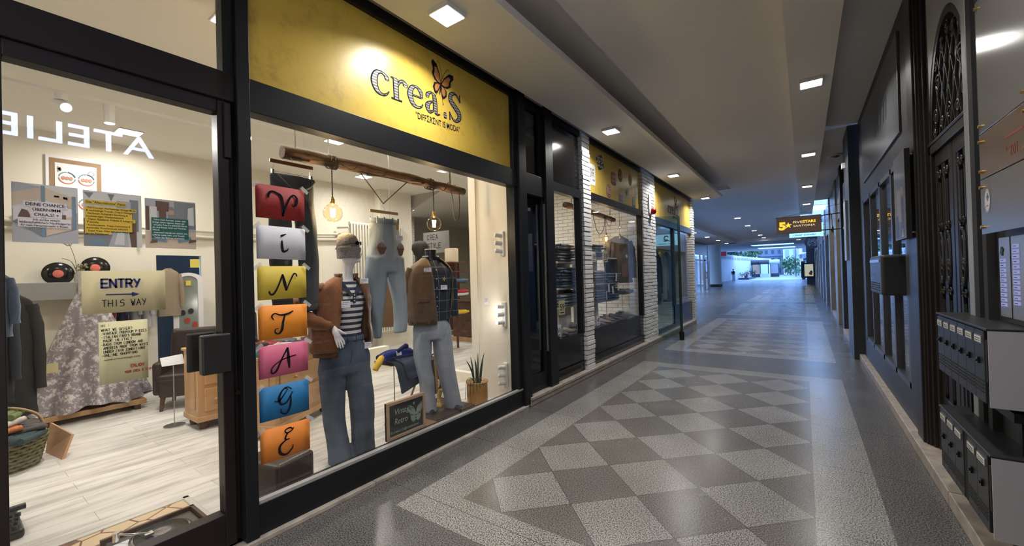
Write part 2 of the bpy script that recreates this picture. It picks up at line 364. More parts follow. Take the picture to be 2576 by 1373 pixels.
# ================================================================ FLOORS
mb = MB(); XL, XR = -2.81, .75
def q(x0, x1, y0, y1, mi): mb.quad((x0, y0, 0), (x1, y0, 0), (x1, y1, 0), (x0, y1, 0), mi)
q(-3.0, -2.45, -6, 14.2, 1); q(.40, .95, -6, 9.45, 1); q(.40, .8, 9.45, 60, 1)
ys = [(-5.5, .60), (2.25, 7.25), (9.2, 15.2), (17.1, 22.4), (24.3, 30.2), (32.1, 38), (40, 46), (48, 54)]
prev = -6
for a, b in ys:
    if prev > -6: q(-2.10, .017, prev, prev+.33, 0); q(-2.10, .017, prev+.33, a-.33, 1); q(-2.10, .017, a-.33, a, 0)
    else: q(-2.10, .017, prev, a, 0)
    q(-2.10, .017, a, b, 2); prev = b
    for x0, x1 in ((-2.45, -2.10), (.017, .40)): q(x0, x1, a-.33, b+.33, 0)
for (a, b), (c, d) in zip(ys, ys[1:]):
    for x0, x1 in ((-2.45, -2.10), (.017, .40)): q(x0, x1, b+.33, c-.33, 1)
for x0, x1 in ((-2.45, -2.10), (.017, .40)): q(x0, x1, ys[-1][1]+.33, 60, 1); q(x0, x1, -6, ys[0][0]-.33, 1)
q(-2.10, .017, prev, 60, 0); q(-14, -2.45, 14.2, 60, 1); q(.8, 4, 9.45, 60, 1); q(-14, 4, 60, 66, 1)
struct(mb, 'floor', [LG, DG, CHK])
GRND = mat('street_paving', (.34, .36, .40), .5, noise_amt=.2, nscale=.5)
struct(MB().quad((-60, 66, -.02), (40, 66, -.02), (40, 190, -.02), (-60, 190, -.02)).quad((-60, 14, -.05), (-7.2, 14, -.05), (-7.2, 66, -.05), (-60, 66, -.05)), 'floor_street', GRND)
mb = MB(); mb.box(-12.2, -2.89, -2.2, 14, -.1, .03); struct(mb, 'floor_shop', PLNK)
# kerbs
mb = MB()
yy = -3.0
for L in (1.15, 1.3, 1.27, 1.3, 1.33, .9):
    mb.box(-2.95, -2.81, yy, min(yy+L-.004, 4.27), 0, .03); yy += L
struct(mb, 'trim_1', MARB, bev=.004)
mb = MB(); yy = 4.3
for L in (.68, .55, 1.1, 1.2, 1.2, 1.2, 1.2, 1.2, 1.3):
    mb.box(-2.97, -2.79, yy, min(yy+L-.006, 14.15), .07, .11); mb.box(-2.97, -2.81, yy, min(yy+L-.003, 14.15), 0, .068); yy += L
struct(mb, 'trim_2', MARB, bev=.006)
mb = MB(); yy = -2
while yy < 9.35:
    mb.box(.75, 1.2, yy, min(yy+1.18, 9.38), 0, .10); yy += 1.19
struct(mb, 'trim_3', MARB, bev=.006)
# ================================================================ CEILINGS
mb = MB()
mb.box(-1.76, -.09, -6, 38, 4.10, 4.4)                   # main panel
mb.box(-2.9, -1.76, -6, 38, 4.24, 4.4)                   # shadow groove beside the left soffit
mb.box(.33, 1.3, -6, 19, 4.12, 4.4)
mb.box(-4.6, -1.76, 14.1, 38, 4.10, 4.4)
struct(mb, 'ceiling', CORC)
mb = MB(); mb.box(-2.74, -1.97, -6, 13.95, 3.85, 3.93); mb.box(-2.74, -2.70, -6, 13.95, 3.93, 4.3)
struct(mb, 'trim_4', CORW, bev=.004)
mb = MB(); mb.box(-.09, .33, -6, 21, 3.85, 4.3); mb.box(-.09, .9, 34, 38, 3.85, 4.3)
struct(mb, 'trim_5', CORW)
mb = MB(); mb.box(-5.5, -4.55, 14.1, 39, 3.85, 4.3); mb.box(-7.2, -5.5, 14.1, 39, 3.90, 4.3); mb.box(-12, 1.3, 38, 39, 3.85, 4.8)
struct(mb, 'trim_6', CORC)
# skylight well on the right
mb = MB()
for y in (21.0, 25.2, 29.4, 33.6): mb.box(-.05, 1.3, y, y+.16, 4.2, 4.45)
mb.box(.30, .36, 21, 34, 4.3, 4.42)
struct(mb, 'window_9', mat('white_metal', (.7, .72, .75), .5))
mb = MB()
for (y0, y1) in ((39, 47.6), (50, 57.2), (60.2, 66), (69.6, 75)): mb.box(-12, 1.3, y0, y1, 4.55, 4.8)
for (y0, y1) in ((47.6, 50), (57.2, 60.2), (66, 69.6)): mb.box(-12, -5.2, y0, y1, 4.55, 4.8); mb.box(-.9, 1.3, y0, y1, 4.55, 4.8)
struct(mb, 'ceiling_passage_end', CORC)
# ================================================================ LEFT FACADE WALLS
mb = MB(); mb.box(-3.05, -2.86, -6, 14.05, 3.93, 4.4); struct(mb, 'wall_left', mat('grey_paint', (.42, .40, .39), .8))
mb = MB(); mb.box(-3.05, -2.9, -6, -.9, 0, 3.95); struct(mb, 'wall_left_near', FR)
# --- posts
def post(x0, x1, y0, y1, z0, z1, m=FR, n=[10]):
    n[0] += 1; return struct(MB().box(x0, x1, y0, y1, z0, z1), 'trim_%d' % n[0], m, bev=.004)
post(-2.98, -2.83, 1.10, 1.175, .03, 3.93)
post(-2.98, -2.86, 4.115, 4.19, .21, 3.85); post(-2.98, -2.82, 4.19, 4.345, .03, 3.94)
post(-2.98, -2.83, 4.85, 5.05, .11, 3.94)
post(-2.98, -2.84, -.10, .06, .03, 3.93)
# top rail over everything
struct(MB().box(-2.98, -2.865, -.9, 4.19, 3.84, 3.93).box(-2.98, -2.865, 4.3, 6.0, 3.83, 3.92).box(-2.98, -2.865, 6.3, 9.0, 3.83, 3.92).box(-2.98, -2.865, 9.9, 13.8, 3.83, 3.92), 'trim_20', FR)
# --- entrance door at the left, with its transom
mb = MB()
mb.box(-2.98, -2.86, .06, 1.10, 2.755, 2.93); struct(mb, 'trim_21', FR2, bev=.004)
d = struct(MB().box(-2.96, -2.87, 1.005, 1.065, .05, 2.75).box(-2.96, -2.87, .065, .185, .05, 2.75).box(-2.96, -2.87, .185, 1.005, 2.672, 2.75).box(-2.96, -2.87, .185, 1.005, .05, .245), 'door_1', FR2, bev=.004)
struct(MB().box(-2.925, -2.917, .18, 1.01, .24, 2.68), 'pane', GL, d)
struct(MB().box(-2.955, -2.90, 1.068, 1.098, .05, 2.75), 'jamb', FR2, d, bev=.004)
struct(MB().box(-2.90, -2.85, 1.035, 1.075, 2.40, 2.74), 'hinge', FR2, d, bev=.006)
struct(MB().box(-2.868, -2.815, .885, 1.035, 1.105, 1.335).box(-2.99, -2.97, .86, 1.0, 1.11, 1.34), 'door_handle', mat('black_plastic', (.018, .017, .017), .35), d, bev=.018, seg=3)
struct(MB().cyl((-2.87, 1.082, .96), (-2.855, 1.082, .96), .014).cyl((-2.856, 1.082, .96), (-2.845, 1.082, .96), .006), 'lock', FR2, d)
w = struct(MB().box(-2.96, -2.87, .06, .12, 2.93, 3.84).box(-2.96, -2.87, 1.04, 1.10, 2.93, 3.84), 'window_1', FR, bev=.003)
struct(MB().box(-2.925, -2.917, .1, 1.06, 2.93, 3.84), 'pane', GL, w)
w = struct(MB().box(-2.96, -2.87, -.9, -.1, .03, .25).box(-2.96, -2.87, -.9, -.1, 2.72, 2.94), 'window_2', FR)
struct(MB().box(-2.925, -2.917, -.9, -.1, .25, 2.72).box(-2.925, -2.917, -.9, -.1, 2.94, 3.84), 'pane', GL, w)
# --- main display window
w = struct(MB().box(-2.97, -2.85, 1.175, 4.19, 2.725, 2.935).box(-2.97, -2.85, 1.175, 4.19, .03, .225), 'window_3', FR, bev=.004)
struct(MB().box(-2.90, -2.855, 1.175, 4.19, .225, .245), 'sill_rail', mat('pale_rail', (.30, .29, .28), .35), w)
struct(MB().box(-2.925, -2.917, 1.175, 4.12, .24, 2.73), 'pane', GL, w)
# --- second door
d = struct(MB().box(-2.96, -2.88, 4.345, 4.40, .11, 2.93).box(-2.96, -2.88, 4.80, 4.85, .11, 2.93).box(-2.96, -2.86, 4.345, 4.85, 2.68, 2.95).box(-2.96, -2.88, 4.40, 4.80, .11, .33), 'door_2', FR, bev=.003)
struct(MB().box(-2.925, -2.917, 4.39, 4.81, .32, 2.7), 'pane', GLD, d)
struct(MB().box(-2.875, -2.85, 4.815, 4.83, .6, 2.6), 'edge_strip', STEEL, d)
w = struct(MB().box(-2.96, -2.88, 4.345, 4.38, 2.95, 3.83).box(-2.96, -2.88, 4.78, 4.85, 2.95, 3.83), 'window_4', FR)
struct(MB().box(-2.93, -2.92, 4.37, 4.79, 2.95, 3.83), 'pane', GLD, w)
mb = MB(); mb.box(-3.60, -3.56, 4.36, 5.3, .03, 3.95); mb.box(-3.6, -2.98, 5.02, 5.06, .03, 3.95)
struct(mb, 'wall_vestibule', mat('dark_teal_panel', (.018, .026, .028), .3))
struct(MB().box(-3.56, -3.0, 4.34, 5.02, 3.5, 3.55), 'ceiling_vestibule', mat('grey_green', (.30, .33, .32), .6))
# --- side panel and side window before the brick pillar
mb = MB().box(-2.93, -2.90, 5.05, 6.0, 2.95, 3.83); struct(mb, 'trim_22', BLK)
w = struct(MB().box(-2.97, -2.87, 5.05, 6.0, 2.83, 2.96).box(-2.97, -2.87, 5.94, 6.0, .7, 2.83).box(-2.97, -2.87, 5.05, 5.08, .7, 2.83), 'window_5', FR)
struct(MB().box(-2.925, -2.917, 5.07, 5.95, .70, 2.84), 'pane', GL, w)
struct(MB().box(-2.97, -2.89, 5.05, 6.0, .11, .70).box(-2.9, -2.86, 5.05, 6.0, .24, .262), 'trim_23', BLK)
# --- brick pillars, real bricks proud of a core
WB = mat('white_painted_brick', (.72, .72, .72), .55, noise_amt=.12, nscale=20, bump=.3, bscale=30); WMO = mat('grey_mortar', (.33, .33, .34), .9)  # mortar core is a darker grey than the bricks
def brick_pillar(n, x0, x1, y0, y1, z1):
    mb = MB(); mb.box(x0, x1-.022, y0+.02, y1-.02, .11, z1, 1); z = .112; k = 0; rnd = random.Random(n)
    while z < z1-.03:
        h = min(.062, z1-z); y = y0
        cuts = [y0] + [c for c in ([y0+.27*i + (.135 if k % 2 else 0) for i in range(1, 8)]) if y0+.06 < c < y1-.06] + [y1]
        for a, b in zip(cuts, cuts[1:]):
            j = rnd.uniform(0, .014); jz = rnd.uniform(-.002, .002)
            mb.box(x0+.005, x1-.006+j, a+.005, b-.005, z+jz, z+h+jz, 0)
        z += h+.014; k += 1
    o = struct(mb, 'trim_%d' % n, [WB, WMO], bev=.005); return o
brick_pillar(30, -3.02, -2.83, 6.0, 6.29, 3.88); brick_pillar(31, -3.02, -2.84, 9.0, 9.92, 3.88); brick_pillar(32, -3.02, -2.83, 13.82, 14.1, 3.88)
# --- second display window, third bay
w = struct(MB().box(-2.97, -2.86, 6.29, 9.0, 2.86, 2.99).box(-2.97, -2.87, 8.93, 9.0, .7, 2.86), 'window_6', FR)
struct(MB().box(-2.925, -2.917, 6.29, 8.94, .70, 2.87), 'pane', GL, w)
struct(MB().box(-2.97, -2.90, 6.29, 9.0, .11, .70).box(-2.9, -2.87, 6.29, 9.0, .25, .27), 'trim_24', BLK)
w = struct(MB().box(-2.97, -2.86, 9.92, 13.82, 2.80, 2.96).box(-2.97, -2.87, 11.7, 11.76, .7, 2.8), 'window_7', mat('blue_grey_frame', (.05, .06, .10), .3))
struct(MB().box(-2.925, -2.917, 11.7, 13.8, .70, 2.80).box(-2.925, -2.917, 9.95, 11.7, .12, 2.80), 'pane', GL, w)
struct(MB().box(-2.97, -2.90, 11.7, 13.82, .11, .70).box(-2.96, -2.89, 10.0, 11.7, .11, .22), 'trim_25', mat('navy_panel', (.012, .016, .03), .2))
# open glass leaf standing out from the third bay
d = struct(MB().add([(-2.86, 9.96, .06), (-2.42, 10.28, .06), (-2.42, 10.28, 2.95), (-2.86, 9.96, 2.95)], [(0, 1, 2, 3)]), 'door_3', GLG)
struct(MB().obox((-2.41, 10.287, 1.5), .05, .03, 2.9, Matrix.Rotation(math.radians(36), 3, 'Z')), 'stile', mat('dark_green_metal', (.012, .035, .032), .35), d)
struct(MB().obox((-2.41, 10.287, .10), .09, .06, .2, Matrix.Rotation(math.radians(36), 3, 'Z')), 'pivot', FR, d)
# ================================================================ SHOP SHELL
mb = MB()
mb.box(-8.5, -8.4, -2.2, 2.06, 0, 3.8); mb.box(-8.5, -8.4, 2.66, 7.1, 0, 3.8); mb.box(-8.5, -8.4, 2.06, 2.66, 2.12, 3.8)
mb.box(-9.3, -9.25, 1.6, 3.2, 0, 2.6, 1)
struct(mb, 'wall_shop_back', [WALLW, mat('dark_curtain', (.03, .028, .028), .9, bump=.5, bscale=12)])
struct(MB().box(-12.3, -12.2, 7.1, 14, 0, 3.8).box(-12.2, -8.4, 7.0, 7.1, 0, 3.8), 'wall_shop_far', WALLW)
struct(MB().box(-12.3, -2.95, -2.3, -2.2, 0, 3.8), 'wall_shop_side', WALLW)
struct(MB().box(-3.66, -2.98, 4.27, 4.34, .03, 3.8).box(-3.72, -3.60, 4.25, 4.36, .03, 3.8), 'wall_partition', WALLW)
WBR = brickmat('white_brick_wall', (.78, .76, .70), (.45, .43, .40))
struct(MB().box(-6.2, -2.98, 9.0, 9.12, .03, 3.8), 'wall_brick_end', WBR)
struct(MB().box(-12.2, -11.0, 9.6, 9.7, .03, 3.8), 'wall_brick_far', WBR)
struct(MB().box(-12.3, -2.98, 13.9, 14.0, 0, 3.9).box(-12.3, -8, 9.7, 9.8, 0, .03), 'wall_shop_end', WALLW)
struct(MB().box(-7.0, -6.8, 9.12, 14, 0, 3.8), 'wall_bay_back', mat('dim_grey_wall', (.16, .15, .145), .8))
struct(MB().box(-12.3, -2.98, -2.3, 14, 3.78, 3.9), 'ceiling_shop', CEILW)
# wall column next to the radiator, arch soffit beyond
struct(MB().box(-8.4, -8.15, 6.15, 7.1, .03, 3.8), 'wall_pier', WALLW)
mb = MB(); mb.prism([(0, 0), (0, .75), (1.9, .75)] + [(1.9*math.cos(a)*1.0, .75-.75*math.cos(a)*0 - .75*(1-math.sin(a))) for a in [math.pi/2*k/8 for k in range(8)]][:0] + [(1.5, .62), (1.0, .45), (.5, .2)], (-9.2, 7.3, 3.03), EX, EZ, .1); struct(mb, 'wall_arch', mat('grey_plaster', (.42, .39, .34), .8))
# low platform / glass case base along the window zone
struct(MB().box(-6.35, -4.1, 4.75, 4.85, .03, .16).box(-6.35, -6.2, 4.2, 4.8, .03, .42), 'baseboard_shop', WALLW)
# ================================================================ RIGHT SIDE
DKW = mat('dark_grey_paint', (.030, .031, .034), .45, noise_amt=.2, nscale=2); DKW2 = mat('satin_grey_panel', (.075, .08, .085), .35)
DBR = mat('black_brown_wood', (.014, .010, .009), .38, noise_amt=.3, nscale=6, stretch=(1, 1, .2), bump=.2, bscale=20)
struct(MB().box(.82, 1.0, 5.16, 9.3, 2.72, 4.12).box(.82, 1.0, 5.16, 5.50, .1, 2.72).box(.82, 1.0, 8.95, 9.3, .1, 2.72).box(.82, 1.0, 5.5, 8.95, .1, .42), 'wall_right', DKW)
struct(MB().box(.80, .82, 5.55, 8.6, 2.95, 3.95), 'trim_40', DKW2, bev=.004)
mb = MB()
for y0, y1 in ((5.50, 5.57), (6.25, 6.33), (7.1, 7.2), (8.05, 8.12), (8.88, 8.95)): mb.box(.82, .88, y0, y1, .42, 2.72)
mb.box(.82, .88, 5.5, 8.95, 2.66, 2.72); mb.box(.82, .88, 5.5, 8.95, .42, .48)
w = struct(mb, 'window_8', mat('aluminium_dark', (.10, .10, .11), .35, .6))
struct(MB().box(.855, .86, 5.5, 8.95, .42, 2.7), 'pane', glass('shop_glass_right', (.75, .8, .85), 1.6), w)
struct(MB().box(2.6, 2.7, 4.2, 9.6, 0, 3.2).box(.9, 2.7, 9.2, 9.3, 0, 3.2).box(.9, 2.7, 5.1, 5.16, 0, 3.2).box(.9, 2.7, 5.1, 9.3, 3.0, 3.05).box(.9, 2.7, 5.1, 9.3, .1, .12), 'wall_office', mat('pale_office_wall', (.5, .52, .55), .7))
struct(MB().box(.68, 1.1, 9.38, 10.35, 0, 4.12), 'trim_41', mat('slate_pilaster', (.035, .037, .042), .45, noise_amt=.2, nscale=2), bev=.005)
# recess with marble step and pale soffit after the pilaster
TAN = mat('tan_stone', (.27, .235, .19), .3, noise_amt=.25, nscale=4)
struct(MB().box(.95, 1.6, 10.35, 12.9, 2.62, 4.12).box(1.35, 1.6, 10.35, 12.9, 0, 2.62), 'wall_right_recess', BLKM)
struct(MB().box(.74, 1.3, 10.4, 12.9, 0, .12), 'trim_42', MARB, bev=.006)
struct(MB().box(.78, .86, 10.5, 12.3, 2.62, 3.55), 'trim_43', DKW2, bev=.01)
struct(MB().box(.80, 1.35, 10.4, 12.9, 2.55, 2.60), 'ceiling_recess', mat('cream_soffit', (.62, .58, .46), .6))
n = 44
for i, (y, w_, m_) in enumerate(((12.9, .45, DKW), (14.9, .9, TAN), (18.6, .7, TAN), (22.3, .8, TAN), (26, .8, mat('blue_grey_stone', (.20, .22, .26), .35)), (30, .8, TAN), (34, .8, TAN), (38.3, .9, TAN), (43, .8, TAN))):
    struct(MB().box(.76, 1.5, y, y+w_, 0, 4.12), 'trim_%d' % n, m_, bev=.01); n += 1
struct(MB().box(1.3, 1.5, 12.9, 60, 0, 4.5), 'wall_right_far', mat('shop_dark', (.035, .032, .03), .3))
struct(MB().box(.80, 1.3, 13.3, 44, 2.95, 4.12), 'wall_right_fascia', mat('stone_fascia', (.24, .22, .19), .35, noise_amt=.2, nscale=3))
mb = MB()
for y in (15.9, 19.4, 23.2, 27, 31, 35, 39.4): mb.box(1.0, 1.3, y, y+2.0, .1, .75, 0); mb.box(1.0, 1.04, y, y+.08, .75, 2.95, 0)
struct(mb, 'trim_60', FR)
struct(MB().box(.78, 1.3, 15.8, 18.6, 0, .1), 'trim_61', MARB)
# door surround, gate wall and plate wall near the camera
struct(MB().box(.80, 1.0, 4.93, 5.16, .1, 4.12), 'trim_62', DBR, bev=.006)
mb = MB()
for i, (x, y) in enumerate(((.83, 4.88), (.85, 4.84), (.875, 4.80))): mb.box(x, 1.0, y-.005, 4.94, .1, 4.1)
mb.box(.815, .84, 4.895, 4.93, .1, 4.1); struct(mb, 'trim_63', DBR, bev=.008)
GW = mat('blue_grey_wall', (.30, .32, .335), .5)
# wall over and round the arch
def arch(y): 
    c, r = 4.30, .53
    return 2.62 + .88*math.sqrt(max(0, 1-((y-c)/r)**2))
mb = MB(); N = 24
for k in range(N):
    a, b = 3.77+1.06*k/N, 3.77+1.06*(k+1)/N
    mb.add([(.88, a, arch(a)), (.88, b, arch(b)), (.88, b, 4.12), (.88, a, 4.12)], [(0, 3, 2, 1)])
    mb.add([(.88, a, arch(a)), (.88, b, arch(b)), (1.0, b, arch(b)), (1.0, a, arch(a))], [(0, 1, 2, 3)])
struct(mb, 'wall_gate', GW)
struct(MB().box(.88, 1.05, -.2, 3.77, .1, 4.12).box(.88, 1.05, -4.2, -.2, 3.0, 4.12).box(.88, 1.05, -4.2, -.2, 0, .35), 'wall_right_near', DKW)
struct(MB().box(1.05, 3.2, -.1, 0, 0, 3.3).box(1.05, 3.2, -4.4, -4.3, 0, 3.3).box(3.2, 3.3, -4.4, 0, 0, 3.3).box(1.05, 3.3, -4.4, 0, 3.2, 3.3), 'wall_fill_shop', mat('opposite_white', (.8, .79, .77), .8)); struct(MB().box(1.0, 3.3, -4.4, 0, 0, .05), 'floor_fill_shop', mat('opposite_floor', (.6, .56, .5), .5))  # unseen room, added so its lamps spill fill light into the corridor
w = struct(MB().box(.9, .98, -4.2, -4.12, .35, 3.0).box(.9, .98, -.28, -.2, .35, 3.0).box(.9, .98, -2.25, -2.17, .35, 3.0), 'window_10', FR); struct(MB().box(.93, .935, -4.2, -.2, .35, 3.0), 'pane', GL, w)
struct(MB().box(.845, .88, 3.70, 3.78, .1, 4.1), 'trim_64', GW, bev=.004); struct(MB().box(.84, .88, 3.58, 3.66, .1, 4.1).box(.84, .88, 3.44, 3.5, .1, 4.1), 'trim_65', BLKM)
struct(MB().box(1.6, 1.65, 3.6, 5.0, 0, 4.1), 'wall_hall_behind_gate', mat('hall_grey', (.36, .39, .42), .6, emit=None))
struct(MB().box(-3.1, 1.2, -6.1, -6.0, 0, 4.4), 'wall_back', mat('corridor_end', (.3, .28, .26), .7))
struct(MB().box(.88, 1.1, -6, -4.2, 0, 4.4), 'wall_right_rear', DKW)
# ================================================================ HALL BEYOND THE SHOPS, LEFT
LGW = mat('pale_curved_wall', (.62, .66, .70), .6)
struct(MB().box(-7.2, -2.98, 14.0, 14.08, 0, 3.9), 'wall_bay_end', DKW)
struct(MB().box(-7.2, -6.8, 14, 15, 0, 3.9).box(-7.2, -6.8, 15, 30, 0, .3).box(-7.2, -6.8, 30, 33.0, 0, 3.9).box(-7.2, -6.8, 33, 39.5, 2.9, 3.9).box(-7.2, -6.78, 38.9, 39.6, 0, 3.9), 'wall_left_far', mat('brown_stone', (.14, .115, .09), .3, noise_amt=.2, nscale=3))
d = struct(MB().box(-6.85, -6.78, 32.9, 33.1, 0, 2.9).box(-6.85, -6.78, 35.7, 35.85, 0, 2.9).box(-6.85, -6.78, 37.1, 37.9, 0, 2.9).box(-6.85, -6.78, 33, 38.9, 2.45, 2.55), 'door_4', mat('bronze_door', (.25, .19, .12), .3, .5))
struct(MB().box(-6.83, -6.82, 33, 38.9, .05, 2.9), 'pane', GL, d)
struct(MB().tube([(-6.74, 37.3, 1.0), (-6.66, 37.3, 1.0), (-6.66, 37.3, 1.55), (-6.74, 37.3, 1.55)], .03).tube([(-6.74, 37.7, 1.0), (-6.66, 37.7, 1.0), (-6.66, 37.7, 1.55), (-6.74, 37.7, 1.55)], .03), 'door_handle', CHR, d)
struct(MB().lathe([(1.1, 0), (1.1, 4.6)], (-7.9, 46, 0), 0, 40), 'trim_70', mat('pale_plaster', (.62, .62, .60), .7))
struct(MB().lathe([(1.15, 0), (1.15, .25), (1.12, .25)], (-7.9, 46, 0), 0, 40), 'baseboard_column', BLKM)
struct(MB().box(-9.4, -8.15, 52.5, 53.4, 0, 4.6), 'trim_71', mat('grey_pier', (.32, .32, .31), .7))
P_ = spln([(-8.3, 53.4), (-9.1, 63), (-9.35, 72), (-8.95, 84), (-7.9, 98), (-6.4, 112)], 5) if False else None
pts = [(-8.6, 53.4), (-9.05, 58), (-9.3, 64), (-9.35, 72), (-9.15, 80), (-8.7, 88), (-8.0, 97), (-7.0, 106), (-6.2, 112)]
mb = MB()
for (a, b) in zip(pts, pts[1:]): mb.quad((a[0], a[1], 0), (b[0], b[1], 0), (b[0], b[1], 4.0), (a[0], a[1], 4.0), 0); mb.quad((a[0], a[1], 4.0), (b[0], b[1], 4.0), (b[0]-.3, b[1], 4.0), (a[0]-.3, a[1], 4.0), 0)
rr = random.Random(5)
for (a, b) in zip(pts, pts[1:]):
    L = math.dist(a, b); m_ = int(L/.55)
    for k in range(m_):
        if rr.random() < .18: continue
        t = (k+.2)/m_; t2 = t+.28/m_*1.2; x0, y0 = a[0]+(b[0]-a[0])*t+.02, a[1]+(b[1]-a[1])*t; x1, y1 = a[0]+(b[0]-a[0])*t2+.02, a[1]+(b[1]-a[1])*t2
        z = 3.25+rr.uniform(-.05, .05); h = rr.choice((.35, .5, .42)); mb.quad((x0, y0, z), (x1, y1, z), (x1, y1, z+h), (x0, y0, z+h), 1)
struct(mb, 'wall_curved', [LGW, mat('grey_lettering', (.12, .15, .19), .6)])
# ================================================================ CORRIDOR LAMPS
LW = mat('lamp_housing', (.75, .75, .74), .4); LE = emis('lamp_diffuser', (1, .98, .95), 9)
def ceil_light(x, y, z, label, watt, s=.20, col=NEUT, group=None, h=.035, spread=148):
    t = thing('ceiling_light', label, 'ceiling lamp', (x, y, z), group)
    MB().box(-s/2-.015, s/2+.015, -s/2-.015, s/2+.015, -h, 0).build('housing', LW, t, local=True, bev=.004)
    MB().box(-s/2, s/2, -s/2, s/2, -h-.004, -h+.002).build('diffuser', LE, t, local=True)
    if watt: area('lamp_light', (x, y, z-h-.008), s, s, watt, col).data.spread = math.radians(spread)
    return t
ORD = ['first', 'second', 'third', 'fourth', 'fifth', 'sixth', 'seventh']
for i, y in enumerate((2.515, 6.10, 9.83, 13.55)):
    ceil_light(-2.38, y, 3.85, 'lit square lamp on the left ceiling strip, %s from the camera' % ORD[i], K_COR)
for y in (-1.2, -4.5): ceil_light(-2.38, y, 3.85, 'square lamp on the left ceiling strip behind the camera', K_COR, group='lamps behind the camera')
for i, y in enumerate((6.08, 9.84, 13.65, 17.4)):
    ceil_light(.125, y, 3.85, 'lit square lamp on the narrow right ceiling beam, %s from the camera' % ORD[i], K_COR*.8)
for y in (2.35, -1.4): ceil_light(.125, y, 3.85, 'square lamp on the right beam above or behind the camera', K_COR*.8, group='lamps over the camera')
for i, y in enumerate((22.0, 26.3, 30.0, 34.3, 37.4)):
    ceil_light(-2.5, y, 4.10, 'square lamp on the far middle ceiling, %s in its row' % ORD[i], K_COR*.8, s=.24)
for i, y in enumerate((25.3, 29.3, 33.4, 37.5)):
    ceil_light(-5.1, y, 3.85, 'square lamp over the far left side, %s in its row' % ORD[i], K_COR*.8, s=.24)
ceil_light(-.3, 38.5, 3.85, 'square lamp at the end of the far ceiling beneath the round sign', K_COR*.6, s=.24)
t = thing('ceiling_light', 'small round bronze downlight in the right ceiling recess, unlit', 'ceiling lamp', (.62, 11.6, 4.12))
MB().lathe([(.15, 0), (.15, -.02), (.12, -.035), (.0, -.035)], (0, 0, 0)).build('housing', LW, t, local=True)
MB().lathe([(.09, -.035), (.06, -.06), (0, -.07)], (0, 0, 0)).build('lens', mat('amber_lens', (.25, .12, .04), .3), t, local=True)
# fill lamps added in the unseen shop room, brightening the corridor ceiling
for y in (-3.4, -2.1, -.8): ceil_light(1.9, y, 3.2, 'added fill lamp, unseen, inside the shop behind the camera', 75, s=.4, group='added fill lamps in the shop behind the camera', h=.02, spread=170)
# spot lamp high beside the round column, no fixture modelled
sp = bpy.data.lights.new('column_spot', 'SPOT'); sp.energy = 60; sp.spot_size = 1.0; sp.color = NEUT; so = bpy.data.objects.new('column_spot', sp); so.location = (-6.6, 44.2, 4.0); so.rotation_euler = (math.radians(8), math.radians(-22), 0); COL.objects.link(so)
# ================================================================ SIGN BOARDS ABOVE THE WINDOWS
YEL = bpy.data.materials.new('mottled_gold_print'); YEL.use_nodes = True; nt = YEL.node_tree; b = nt.nodes['Principled BSDF']
tc = nt.nodes.new('ShaderNodeTexCoord'); n1 = nt.nodes.new('ShaderNodeTexNoise'); n1.inputs['Scale'].default_value = 5; n1.inputs['Detail'].default_value = 9; n1.inputs['Roughness'].default_value = .75
n2 = nt.nodes.new('ShaderNodeTexNoise'); n2.inputs['Scale'].default_value = .9; n2.inputs['Detail'].default_value = 2
nt.links.new(tc.outputs['Object'], n1.inputs[0]); nt.links.new(tc.outputs['Object'], n2.inputs[0])
r1 = nt.nodes.new('ShaderNodeValToRGB'); r1.color_ramp.elements[0].position = .36; r1.color_ramp.elements[0].color = (.38, .20, .035, 1); r1.color_ramp.elements[1].position = .50; r1.color_ramp.elements[1].color = (.62, .40, .055, 1)
nt.links.new(n1.outputs[0], r1.inputs[0]); nt.links.new(mixc(nt, n2.outputs[0], r1.outputs[0], (.62, .47, .09)), b.inputs['Base Color']); b.inputs['Roughness'].default_value = .33
HATCH = bands('pencil_hatch', (.035, .035, .04), (.22, .215, .20), 42, .5, 2, .42)
BFLY = mat('butterfly_orange', (.50, .20, .05), .4)
SER = {
 'c': [[(.80,.70,.13),(.80,.80,.24),(.72,.90,.15),(.5,.97,.12),(.26,.85,.24),(.14,.5,.31),(.26,.15,.24),(.52,.03,.12),(.75,.1,.09),(.9,.27,.05)]],
 'r': [[(.28,.97,.28),(.28,.04,.28)],[(.0,.03,.08),(.6,.03,.08)],[(.02,.95,.07),(.36,.93,.1)],[(.36,.6,.09),(.5,.86,.13),(.7,.95,.16),(.82,.82,.27),(.82,.74,.2)]],
 'e': [[(.16,.53,.09),(.84,.53,.09)],[(.82,.5,.12),(.8,.78,.22),(.52,.97,.12),(.24,.82,.24),(.13,.5,.31),(.26,.15,.24),(.54,.03,.13),(.78,.11,.09),(.9,.27,.05)]],
 'a': [[(.2,.68,.14),(.2,.8,.24),(.3,.93,.14),(.5,.98,.12),(.66,.78,.26),(.67,.12,.28)],[(.66,.12,.2),(.82,.02,.1),(.98,.08,.05)],[(.66,.58,.08),(.38,.52,.12),(.16,.28,.28),(.3,.03,.15),(.6,.18,.09)]],
 '.': [[(.2,.13,.02),(.22,.13,.25),(.31,.13,.27),(.4,.13,.25),(.42,.13,.02)]],
 'S': [[(.86,1.14,.06),(.72,1.36,.10),(.48,1.44,.13),(.22,1.27,.24),(.22,1.0,.28),(.5,.76,.31),(.78,.5,.30),(.78,.22,.24),(.52,.03,.13),(.28,.1,.1),(.1,.38,.06)],[(.9,1.46,.06),(.9,1.06,.1)],[(.08,-.02,.09),(.08,.42,.06)]]}
